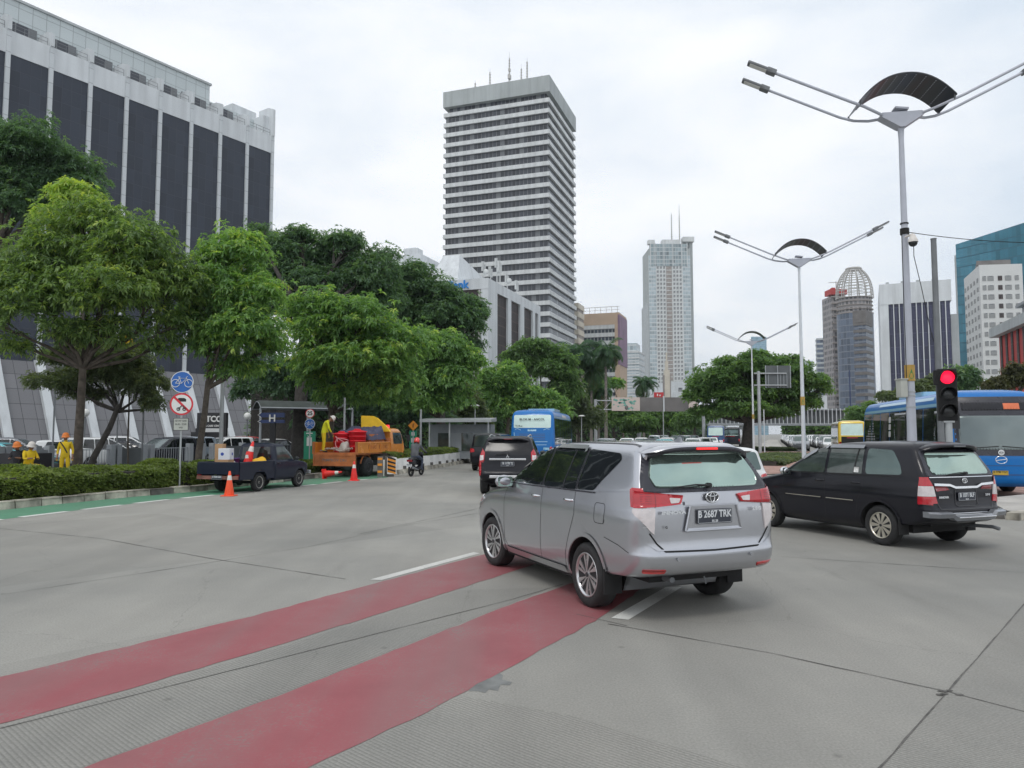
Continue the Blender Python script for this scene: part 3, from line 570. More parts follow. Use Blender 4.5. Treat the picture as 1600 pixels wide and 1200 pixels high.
def tri_oval(parent, x, y, z, s=1.0):
    mb = MB(); T = REARV(x, y, z); mb.prism([(.066*s*math.cos(2*math.pi*i/24), .044*s*math.sin(2*math.pi*i/24)) for i in range(24)], -.004, .001, 1, T)
    ellipse_ring(mb, T, .068*s, .046*s, .007*s); ellipse_ring(mb, T, .024*s, .040*s, .0055*s); ellipse_ring(mb, T, .052*s, .017*s, .0055*s, c=(0, .024*s)); return mb.build('maker_emblem', ['chrome', 'alloy_dark'], parent)
def badge(parent, s, x, y, z, size, m='chrome', sx=1.0, bold=.001, name='badge'):
    mb = MB(); put_text(mb, s, REARV(x, y, z), size, 0, .002, bold, sx); return mb.build(name, m, parent)

# ------------------------------------------------------------------ the silver people carrier in the foreground
def silver_mpv():
    r = empty('people_carrier', label='silver people carrier in the foreground turning across the red painted stripes', cat='car')
    rows = [  # z, xf, xr, w, af, ar, bf, br, bs
        (.21, 1.95, -1.60, .74, .20, .10, .05, .02, .02), (.27, 2.10, -1.63, .82, .30, .10, .08, .03, .025), (.33, 2.22, -1.66, .865, .36, .12, .10, .03, .03), (.41, 2.30, -1.72, .885, .40, .22, .12, .04, .03),
        (.455, 2.33, -2.20, .892, .42, .26, .12, .06, .032), (.50, 2.34, -2.31, .896, .42, .27, .13, .07, .032), (.60, 2.35, -2.362, .903, .42, .25, .14, .07, .032), (.68, 2.36, -2.368, .905, .42, .24, .14, .07, .032), (.71, 2.36, -2.348, .905, .42, .23, .14, .06, .032),
        (.80, 2.34, -2.322, .903, .42, .20, .14, .05, .032), (.95, 2.22, -2.318, .900, .46, .17, .15, .045, .034), (1.02, 2.02, -2.316, .897, .46, .15, .16, .045, .036), (1.07, 1.74, -2.314, .892, .42, .14, .16, .045, .04), (1.10, 1.48, -2.312, .888, .36, .13, .15, .045, .042), (1.13, 1.28, -2.308, .882, .28, .12, .13, .045, .045),
        (1.20, 1.10, -2.298, .872, .20, .11, .11, .045, .045), (1.27, .97, -2.283, .862, .17, .10, .11, .045, .045), (1.33, .86, -2.262, .848, .16, .10, .11, .045, .045), (1.45, .64, -2.205, .797, .15, .10, .10, .05, .04), (1.58, .40, -2.135, .740, .14, .10, .10, .055, .035), (1.66, .22, -2.09, .702, .14, .10, .10, .06, .03), (1.70, .09, -2.065, .677, .14, .11, .10, .06, .03),
        (1.735, -.09, -2.04, .645, .15, .13, .10, .06, .03), (1.76, -.28, -2.00, .62, .17, .16, .09, .06, .03), (1.78, -.55, -1.90, .52, .20, .2, .07, .05, .03), (1.79, -.85, -1.65, .34, .15, .15, .04, .03, .02), (1.795, -1.0, -1.45, .15, .08, .08, .02, .02, .01)]
    WF, WR, rw = 1.47, -1.28, .345
    b = Body(r, rows, 'silver_paint', (WF, WR), rw, 72, .30, wx=.062)
    # glazing
    for v in 'LR':
        b.decal('window', rpoly([(.90, 1.235), (.06, 1.69), (-.16, 1.705), (-.16, 1.235)], .035), v, 'glass_dark', .004)
        b.decal('window', rpoly([(-.20, 1.235), (-.20, 1.705), (-1.02, 1.70), (-1.02, 1.245)], .03), v, 'glass_dark', .004)
        b.decal('window', rpoly([(-1.06, 1.250), (-1.06, 1.70), (-1.72, 1.665), (-1.78, 1.60), (-1.42, 1.262)], .05), v, 'glass_dark', .004)
        t = MB(); b.strip(t, [(-.72, 1.25), (-.76, 1.69)], v, .022, .007); b.strip(t, [(-.18, 1.24), (-.18, 1.70)], v, .03, .006); b.strip(t, [(-1.04, 1.25), (-1.04, 1.70)], v, .03, .006); b.strip(t, [(.90, 1.215), (.5, 1.215), (-1.45, 1.24)], v, .018, .007)
        t.build('window_trim', 'glass_rim', r)
        g = MB(); b.strip(g, [(.56, 1.42), (.06, 1.70), (-.18, 1.715), (-.98, 1.712), (-1.0, 1.66)], v, .045, .022); g.build('window_visor', 'glass_mid', r)
        c = MB(); b.strip(c, [(1.12, 1.195), (.5, 1.205), (-1.0, 1.225), (-2.1, 1.30)], v, .012, .006); c.build('belt_moulding', 'silver_paint', r)
        h = MB(); handle(h, b, -.02, 1.105, v, ln=.20); h.build('door_handle', 'chrome', r); h = MB(); handle(h, b, -.88, 1.12, v, ln=.20); h.build('door_handle', 'chrome', r)
        b.decal('door_recess', rpoly([(.06, 1.06), (-.11, 1.06), (-.11, 1.14), (.06, 1.14)], .04), v, 'silver_paint', .0012, .03); 
        s_ = MB()
        frame_strips(b, s_, [[(.95, 1.16), (1.0, .95), (.98, .45), (.90, .36)], [(-.18, 1.22), (-.18, 1.0), (-.16, .36)], [(-1.02, 1.24), (-1.03, .98), (-.92, .75), (-.82, .52), (-.80, .38)], [(.92, .355), (-.80, .355)], [(1.92, .80), (2.05, .75), (2.3, .74)]], (v,), .008)
        b.strip(s_, rpoly([(-1.68, .93), (-1.47, .93), (-1.47, 1.14), (-1.68, 1.14)], .05)+[(-1.66, .93)], v, .006)
        b.strip(s_, [(-1.68, .80), (-1.95, .755), (-2.14, .70)], v, .006)
        s_.build('panel_gaps', 'matt_black', r)
        l = MB(); b.strip(l, arc(WF, rw, rw+.085, -8, 188, 36), v, .045, .012, res=.03); l.build('wheel_arch', 'silver_paint', r); l = MB(); b.strip(l, arc(WR, rw, rw+.085, 5, 186, 36), v, .045, .012, res=.03); l.build('wheel_arch', 'silver_paint', r)
        c = MB(); b.strip(c, [(.95, .325), (-.78, .325)], v, .07, .018); c.build('side_sill', 'silver_paint', r)
        b.decal('headlight', rpoly([(1.75, .93), (2.16, .78), (2.2, .86), (2.0, .97)], .03), v, 'head_lens', .01, .05)
        b.decal('window', [(1.02, 1.225), (.955, 1.225), (.86, 1.29), (.93, 1.28)], v, 'glass_rim', .005) if False else None
    s_ = MB(); b.strip(s_, [(1.94, .62), (1.99, .62)], 'L', .02, .005); 
    # rear
    b.decal('tailgate_glass_surround', rpoly([(.79, 1.30), (.755, 1.42), (.64, 1.68), (-.64, 1.68), (-.755, 1.42), (-.79, 1.30), (-.60, 1.285), (.60, 1.285)], .03), 'B', 'glass_rim', .010, .035)
    b.decal('rear_window', rpoly([(.64, 1.33), (.67, 1.44), (.57, 1.66), (-.57, 1.66), (-.67, 1.44), (-.64, 1.33), (-.4, 1.325), (.4, 1.325)], .09), 'B', 'film_green', .016, .035)
    for sg in (1, -1):
        v = 'L' if sg > 0 else 'R'; f = lambda pts: [(sg*y, z) for y, z in pts]
        l = b.decal('tail_light', rpoly(f([(.90, 1.310), (.64, 1.283), (.335, 1.255), (.375, 1.170), (.64, 1.150), (.90, 1.145)]), .012, 3), 'B', 'lamp_red', .020, .04)
        g = MB(); b.geo(g, [(-2.34, 1.318), (-2.13, 1.335), (-2.10, 1.318), (-2.15, 1.15), (-2.20, 1.142), (-2.34, 1.145)], v, .014, .03); g.build('tail_light_side', 'lamp_red', l)
        g = MB(); b.geo(g, rpoly(f([(.50, 1.235), (.375, 1.225), (.40, 1.185), (.49, 1.18)]), .01, 2), 'B', .0235, .03, 0); g.build('reversing_lamp', 'lamp_clear', l)
        g = MB(); b.strip(g, f([(.655, 1.285), (.66, 1.15)]), 'B', .008, .0225); 
        for k in range(5): b.strip(g, f([(.80, 1.185+.022*k), (.70, 1.185+.022*k)]), 'B', .004, .0225)
        g.build('lamp_divider', 'lamp_dark_red', l)
        g = MB(); b.geo(g, f([(.90, 1.140), (.665, 1.140), (.690, .885), (.74, .93)]), 'B', .016, .04); b.geo(g, [(-2.34, 1.140), (-2.20, 1.138), (-2.235, 1.05), (-2.34, .93)], v, .012, .03); g.build('indicator_lens', 'lamp_clear', l)
        g = MB(); 
        for k in range(5): b.strip(g, f([(.72, 1.12-.04*k), (.80, 1.12-.04*k)]), 'B', .006, .018)
        g.build('lens_ribs', 'alloy', l)
        b.decal('reflector', rpoly(f([(.80, .555), (.56, .545), (.57, .505), (.79, .515)]), .012, 2), 'B', 'reflector', .008, .05)
        mirror(r, .80, sg*.985, 1.235, 'silver_paint', .25, .17, 'film_green')
        g = MB(); g.box((-1.68, sg*.79, .34), (.03, .21, .26)); g.build('mud_flap', 'matt_black', r)
    s_ = MB(); b.strip(s_, [(.735, .90), (.66, .80), (.57, .718), (0, .708), (-.57, .718), (-.66, .80), (-.735, .90)], 'B', .016, .003); b.strip(s_, [(.66, 1.15), (.72, .91)], 'B', .006, .003); b.strip(s_, [(-.66, 1.15), (-.72, .91)], 'B', .006, .003); s_.build('tailgate_gap', 'matt_black', r)
    h = MB(); b.strip(h, [(.84, .90), (.76, .80), (.66, .735), (0, .722), (-.66, .735), (-.76, .80), (-.84, .90)], 'B', .012, .006); h.build('bumper_crease', 'silver_paint', r)
    # number plate housing: a shallow tray with a lower ledge
    h = MB(); x0 = -2.33
    h.prism([(-.345, -.125), (-.285, .115), (.285, .115), (.345, -.125)], 0, .010, 0, REARV(x0+.004, 0, 1.035))
    for a, c_ in (((-.345, -.125), (-.285, .115)), ((.285, .115), (.345, -.125)), ((-.345, -.125), (.345, -.125))):
        T = REARV(x0-.010, 0, 1.035); h.tube([T@Vector((*a, 0)), T@Vector((*c_, 0))], .012, 8, 0)
    T = REARV(x0, 0, 1.035); h.add([T@Vector(p) for p in ((-.345, -.128, .022), (.345, -.128, .022), (.31, -.10, .006), (-.31, -.10, .006))], [(0, 1, 2, 3)], 0)
    h.build('plate_housing', 'silver_paint', r)
    plate(r, 'B 2687 TRK', '05-28', x0-.022, 0, 1.045, .43, .145)
    g = MB(); b.strip(g, [(.33, 1.178), (-.33, 1.178)], 'B', .035, .02); g.build('tailgate_grip', 'silver_paint', r)
    tri_oval(r, -2.325, 0, 1.232, 1.15); badge(r, 'INNOVA', -2.332, .475, 1.095, .048, 'plate_ink', sx=1.5, bold=.002); badge(r, 'G', -2.33, .565, .955, .035, 'matt_black'); badge(r, '2.0 G', -2.332, -.56, 1.10, .050, 'plate_ink', bold=.002)
    spoiler(r, -1.93, -2.25, 1.752, .67, .63, ['silver_paint', 'glass_rim'], .055, .085, 'lamp_lit')
    u = MB(); u.add([(-2.215, -.62, 1.69), (-2.215, .62, 1.69), (-2.07, .68, 1.665), (-2.07, -.68, 1.665)], [(0, 1, 2, 3)]); u.build('spoiler_underside', 'glass_rim', r)
    wiper(r, -2.270, .02, 1.35, .44, 1)
    g = MB(); 
    for y in (-.45, .45): g.cyl((-2.365, y, .64), (-2.372, y, .64), .018, n=12)
    g.build('parking_sensor', 'silver_paint', r)
    # roof ribs, antenna, underside, exhaust
    g = MB()
    for y in (-.42, -.25, .25, .42): b.strip(g, [(-.45, y), (-1.85, y)], 'T', .022, .007, res=.1)
    g.build('roof_ribs', 'silver_paint', r)
    g = MB(); 
    for y in (-.60, .60): b.strip(g, [(-.15, y), (-1.95, y)], 'T', .03, .004, res=.1)
    g.build('roof_ditch', 'glass_rim', r)
    g = MB(); g.add([(-1.76, 0, 1.838), (-1.83, 0, 1.834), (-1.82, .018, 1.778), (-1.82, -.018, 1.778), (-1.70, .016, 1.78), (-1.70, -.016, 1.78)], [(0, 1, 2), (0, 3, 1), (0, 2, 4), (0, 5, 3), (1, 3, 2), (0, 4, 5)]); g.build('antenna', 'silver_paint', r)
    g = MB(); g.box((.35, 0, .28), (3.0, 1.3, .16)); g.box((.1, 0, .30), (1.9, 1.62, .12)); g.box((-1.75, .0, .42), (.5, 1.1, .12)); g.cyl((WR, -.7, .33), (WR, .7, .33), .06, n=10); g.sphere((WR, 0, .33), .15, 12); g.build('underframe', 'underbody', r)  # underframe, plus a full-width floor box added to block light beneath the car
    g = MB(); g.tube([(-1.7, .35, .38), (-2.05, .38, .40), (-2.18, .40, .41)], .028, 10); g.tube([(-2.1, -.05, .40), (-2.13, -.05, .33)], .010, 6); g.build('exhaust', 'pole_dark', r)
    for x, st in ((WF, R(6)), (WR, 0)):
        for sg in (1, -1): make_wheel(r, x, sg*.775, rw, .235, .235, 'swirl', st)
    return r
# ------------------------------------------------------------------ the black people carrier at the right
def black_mpv():
    r = empty('people_carrier', label='black people carrier with chrome tail trim in front of the traffic light', cat='car')
    rows = [
        (.22, 1.90, -1.55, .72, .20, .10, .05, .02, .02), (.30, 2.10, -1.60, .82, .34, .10, .10, .03, .03), (.36, 2.2, -1.66, .855, .40, .14, .14, .04, .03), (.42, 2.24, -2.12, .868, .42, .24, .14, .06, .03), (.50, 2.27, -2.27, .873, .42, .24, .15, .07, .03), (.66, 2.29, -2.30, .882, .42, .22, .15, .07, .03), (.70, 2.28, -2.27, .884, .42, .20, .15, .06, .03),
        (.82, 2.22, -2.25, .884, .44, .18, .15, .05, .032), (.92, 2.05, -2.245, .88, .46, .16, .16, .05, .034), (1.00, 1.75, -2.24, .876, .44, .15, .16, .05, .036), (1.06, 1.42, -2.235, .87, .36, .14, .15, .05, .04), (1.10, 1.22, -2.228, .864, .28, .13, .13, .05, .042),
        (1.18, 1.06, -2.21, .855, .2, .12, .12, .05, .042), (1.25, .94, -2.18, .842, .17, .12, .12, .05, .04), (1.42, .64, -2.09, .79, .15, .12, .12, .06, .038), (1.56, .36, -2.01, .735, .15, .12, .12, .07, .035), (1.62, .20, -1.975, .708, .15, .13, .12, .07, .03), (1.67, .0, -1.94, .67, .17, .16, .11, .07, .03), (1.705, -.25, -1.90, .61, .2, .2, .1, .06, .03), (1.73, -.55, -1.8, .5, .22, .22, .08, .05, .02), (1.745, -.9, -1.5, .3, .15, .15, .05, .03, .01), (1.75, -1.05, -1.3, .12, .06, .06, .02, .01, .01)]
    WF, WR, rw = 1.43, -1.32, .335
    b = Body(r, rows, 'black_paint', (WF, WR), rw, 64, .28, wx=.06)
    for v in 'LR':
        b.decal('window', rpoly([(.82, 1.155), (.08, 1.595), (-.10, 1.615), (-.12, 1.165)], .04), v, 'glass_mid', .004)
        b.decal('window', rpoly([(-.18, 1.165), (-.17, 1.63), (-.93, 1.625), (-.98, 1.18)], .035), v, 'glass_mid', .004)
        b.decal('window', rpoly([(-1.05, 1.18), (-1.01, 1.62), (-1.52, 1.60), (-1.72, 1.36), (-1.78, 1.20)], .07), v, 'film_dark', .004)
        g = MB(); b.strip(g, [(.46, 1.40), (.08, 1.61), (-.10, 1.63)], v, .06, .028); b.strip(g, [(-.15, 1.635), (-.93, 1.635)], v, .055, .028); g.build('window_visor', 'grey_paint', r)
        g = MB(); b.strip(g, [(-.80, 1.18), (-.82, 1.62)], v, .03, .007); b.strip(g, [(.95, 1.14), (-1.75, 1.165)], v, .014, .008); g.build('window_trim', 'matt_black', r)
        for x in (-.02, -.84): h = MB(); handle(h, b, x, 1.02, v, ln=.2); h.build('door_handle', 'black_paint', r)
        g = MB(); frame_strips(b, g, [[(.92, 1.12), (.96, .9), (.92, .36)], [(-.14, 1.15), (-.13, .36)], [(-.98, 1.17), (-1.0, .95), (-.88, .72), (-.82, .42)]], (v,), .007, .0015); g.build('panel_gaps', 'matt_black', r)
        g = MB(); b.strip(g, [(.86, .70), (-.05, .70)], v, .045, .014); g.build('door_moulding', 'black_paint', r); g = MB(); b.strip(g, [(-.18, .70), (-.80, .70)], v, .045, .014); g.build('door_moulding', 'black_paint', r)
        g = MB(); b.strip(g, [(.86, .712), (-.05, .712)], v, .012, .018); g.build('moulding_bright_strip', 'satin_champagne', r); g = MB(); b.strip(g, [(-.18, .712), (-.80, .712)], v, .012, .018); g.build('moulding_bright_strip', 'satin_champagne', r)
        g = MB(); b.strip(g, arc(WF, rw, rw+.08, -5, 185, 30), v, .04, .012, res=.04); g.build('wheel_arch', 'black_paint', r); g = MB(); b.strip(g, arc(WR, rw, rw+.08, 0, 186, 30), v, .04, .012, res=.04); g.build('wheel_arch', 'black_paint', r)
        b.decal('headlight', rpoly([(1.70, .86), (2.08, .72), (2.12, .80), (1.95, .92)], .03), v, 'head_lens', .01, .05)
    b.decal('parking_sticker', [(-.80, 1.20), (-.80, 1.29), (-.90, 1.29), (-.90, 1.20)], 'L', 'sign_white', .009, .05)
    b.decal('tailgate_glass_surround', rpoly([(.76, 1.20), (.65, 1.60), (-.65, 1.60), (-.76, 1.20)], .05), 'B', 'glass_rim', .003, .05)
    b.decal('rear_window', rpoly([(.66, 1.215), (.60, 1.56), (-.60, 1.56), (-.66, 1.215)], .09), 'B', 'film_green', .010, .05)
    for sg in (1, -1):
        v = 'L' if sg > 0 else 'R'; f = lambda pts: [(sg*y, z) for y, z in pts]
        l = b.decal('tail_light', f([(.89, 1.175), (.755, 1.175), (.685, 1.04), (.89, 1.04)]), 'B', 'lamp_red', .016, .04)
        g = MB(); b.geo(g, [(-2.25, 1.18), (-2.09, 1.18), (-2.08, 1.05), (-2.07, .76), (-2.25, .74)], v, .010, .035); g.build('lamp_side', 'lamp_red', l)
        g = MB(); b.geo(g, f([(.89, 1.038), (.684, 1.038), (.655, .88), (.89, .88)]), 'B', .017, .04); b.geo(g, [(-2.25, 1.04), (-2.085, 1.04), (-2.075, .88), (-2.25, .88)], v, .0125, .035); g.build('reversing_lamp', 'lamp_clear', l)
        g = MB(); b.geo(g, f([(.89, .878), (.655, .878), (.63, .77), (.89, .75)]), 'B', .016, .04); g.build('lower_lamp', 'lamp_red', l)
        b.decal('tailgate_lamp', rpoly(f([(.655, 1.04), (.42, 1.03), (.36, .975), (.63, .955)]), .012, 2), 'B', 'lamp_dark_red', .010, .05)
        mirror(r, .78, sg*.98, 1.16, 'chrome', .21, .15)
        g = MB(); g.box((-1.72, sg*.78, .34), (.03, .2, .24)); g.build('mud_flap', 'matt_black', r)
    g = MB(); b.strip(g, [(.72, 1.175), (-.72, 1.175)], 'B', .012, .009); b.strip(g, [(.67, 1.062), (.36, 1.05), (.24, 1.01), (-.24, 1.01), (-.36, 1.05), (-.67, 1.062)], 'B', .035, .03); g.build('tailgate_chrome', 'chrome', r)
    g = MB(); b.strip(g, [(.24, .98), (.25, .74), (.20, .715), (-.20, .715), (-.25, .74), (-.24, .98)], 'B', .016, .008); b.strip(g, [(.62, .76), (.58, .67), (-.58, .67), (-.62, .76)], 'B', .012, .004); g.build('tailgate_gap', 'alloy_dark', r)
    plate(r, 'B 1071 BLF', '02.24', -2.262, 0, .865, .40, .135)
    tri_oval(r, -2.235, 0, 1.115, .85); badge(r, 'INNOVA', -2.252, .50, .86, .045, 'plate_ink', sx=1.2, bold=.002); badge(r, '2.5 G', -2.252, -.50, .88, .045, 'plate_ink', bold=.002)
    spoiler(r, -1.84, -2.17, 1.70, .62, .60, 'black_paint', .045, .08, 'pole_dark', .16)
    wiper(r, -2.20, -.04, 1.235, .40, 1)
    g = MB(); n_ = 28; pr = [(-.02, -.03), (-.13, -.035), (-.15, .03), (-.10, .055), (-.02, .06)]; rows_ = []
    for i in range(n_+1):
        t = -1+2*i/n_; y = t*.86; bx = -2.285+.075*abs(t)**3+.25*max(0, abs(t)-.86)/.14*.3
        dz = .05 if abs(t) > .52 else 0.0
        rows_.append([(bx+px, y, .535+pz+dz) for px, pz in pr])
    vs = [p for q in rows_ for p in q]; g.add(vs, [(i*5+j, i*5+(j+1) % 5, (i+1)*5+(j+1) % 5, (i+1)*5+j) for i in range(n_) for j in range(5)]); g.add(rows_[0], [(0, 1, 2, 3, 4)]); g.add(rows_[-1], [(4, 3, 2, 1, 0)])
    o = g.build('bumper_guard', 'grey_paint', r); fix_normals(o.data)
    g = MB(); g.tube([(-2.44, .42, .555), (-2.445, 0, .555), (-2.44, -.42, .555)], .010, 8); g.build('guard_chrome', 'chrome', r)
    g = MB(); b.strip(g, [(.86, .63), (.5, .61), (-.5, .61), (-.86, .63)], 'B', .014, .01); g.build('bumper_chrome', 'chrome', r)
    g = MB(); g.box((0, 0, .31), (3.5, 1.2, .14)); g.box((-1.8, 0, .42), (.4, 1.0, .10)); g.cyl((WR, -.7, .33), (WR, .7, .33), .06, n=10); g.build('underframe', 'underbody', r)
    g = MB(); g.tube([(-1.8, -.5, .34), (-2.3, -.52, .36), (-2.4, -.54, .335)], .03, 10); g.build('exhaust', 'pole_dark', r)
    for x, st in ((WF, R(0)), (WR, 0)):
        for sg in (1, -1): make_wheel(r, x, sg*.755, rw, .21, .215, 'multi', st, 'satin_champagne')
    return r
# ------------------------------------------------------------------ the black off-roader ahead
def black_suv():
    r = empty('off_roader', label='black off-roader driving away behind the silver car, tall red tail lights and a chrome bar', cat='car')
    rows = [(.30, 1.9, -1.7, .74, .2, .10, .05, .02, .02), (.42, 2.2, -2.0, .86, .36, .2, .1, .04, .03), (.50, 2.3, -2.28, .88, .4, .2, .12, .05, .03), (.68, 2.34, -2.34, .905, .4, .2, .12, .06, .03), (.74, 2.34, -2.30, .905, .4, .2, .12, .06, .03), (.95, 2.25, -2.27, .90, .4, .18, .12, .06, .03), (1.08, 2.0, -2.26, .89, .4, .16, .14, .06, .03), (1.14, 1.3, -2.25, .88, .3, .15, .13, .06, .03), (1.26, 1.0, -2.22, .86, .18, .14, .11, .06, .03), (1.5, .5, -2.10, .78, .15, .13, .1, .06, .03), (1.66, .2, -2.02, .72, .15, .13, .1, .06, .03), (1.74, -.05, -1.97, .68, .17, .15, .1, .06, .02), (1.785, -.4, -1.85, .58, .2, .2, .08, .05, .02), (1.805, -.8, -1.5, .3, .15, .15, .05, .03, .01)]
    b = Body(r, rows, 'black_paint', (1.42, -1.38), .38, 44, .28)
    for v in 'LR':
        b.decal('window', rpoly([(.8, 1.2), (.2, 1.66), (-.15, 1.68), (-.15, 1.2)], .04), v, 'glass_dark'); b.decal('window', rpoly([(-.2, 1.2), (-.2, 1.68), (-1.0, 1.68), (-1.05, 1.2)], .04), v, 'glass_dark'); b.decal('window', rpoly([(-1.1, 1.22), (-1.06, 1.67), (-1.7, 1.62), (-1.85, 1.4)], .05), v, 'glass_dark')
    b.decal('rear_window', rpoly([(.74, 1.22), (.62, 1.66), (-.62, 1.66), (-.74, 1.22)], .06), 'B', 'glass_soft', .004)
    for sg in (1, -1):
        v = 'L' if sg > 0 else 'R'; f = lambda pts: [(sg*y, z) for y, z in pts]
        l = b.decal('tail_light', f([(.89, 1.30), (.78, 1.42), (.70, 1.30), (.72, 1.05), (.80, 1.02), (.80, .62), (.86, .60), (.90, 1.0)]), 'B', 'lamp_red', .02, .05)
        g = MB(); b.geo(g, [(-2.24, 1.36), (-2.05, 1.36), (-2.08, 1.05), (-2.24, 1.0)], v, .014, .05); g.build('lamp_side', 'lamp_red', l)
        g = MB(); b.geo(g, f([(.84, 1.22), (.74, 1.22), (.74, 1.08), (.84, 1.06)]), 'B', .024, .05); g.build('reversing_lamp', 'lamp_clear', l)
        mirror(r, .8, sg*.98, 1.22, 'black_paint', .22, .17)
        g = MB(); g.tube([(.1, sg*.62, 1.80), (-1.0, sg*.63, 1.845), (-1.8, sg*.60, 1.80)], .02, 8); g.build('roof_rail', 'alloy', r)
    g = MB(); g.box((-2.305, 0, 1.105), (.03, 1.12, .06)); bevel(g.build('chrome_bar', 'chrome', r), .01)
    g = MB(); T = REARV(-2.30, 0, 1.19)
    for k in range(3):
        a = R(90+120*k); c, s_ = math.cos(a), math.sin(a); g.prism([(0, 0), (.028*c-.018*s_, .028*s_+.018*c), (.058*c, .058*s_), (.028*c+.018*s_, .028*s_-.018*c)], 0, .006, 0, T)
    g.build('maker_emblem', 'chrome', r)
    plate(r, 'B 1178 TJ', '04-27', -2.31, 0, .96, .42, .14); spoiler(r, -1.85, -2.15, 1.745, .66, .62, 'black_paint', .05, .07, 'lamp_dark_red')
    wiper(r, -2.235, -.02, 1.26, .4, 1)
    g = MB(); g.box((-2.34, 0, .58), (.10, 1.1, .09)); bevel(g.build('bumper_trim', 'alloy', r), .02)
    g = MB(); b.strip(g, [(.7, .82), (.66, .735), (-.66, .735), (-.7, .82)], 'B', .014, .003); g.build('tailgate_gap', 'matt_black', r)
    g = MB(); g.box((0, 0, .38), (3.5, 1.2, .16)); g.box((-1.8, 0, .42), (.6, .8, .2)); g.cyl((-1.38, -.7, .38), (-1.38, .7, .38), .07, n=10); g.build('underframe', 'underbody', r)
    for x in (1.42, -1.38):
        for sg in (1, -1): make_wheel(r, x, sg*.78, .38, .25, .23, 'five')
    return r
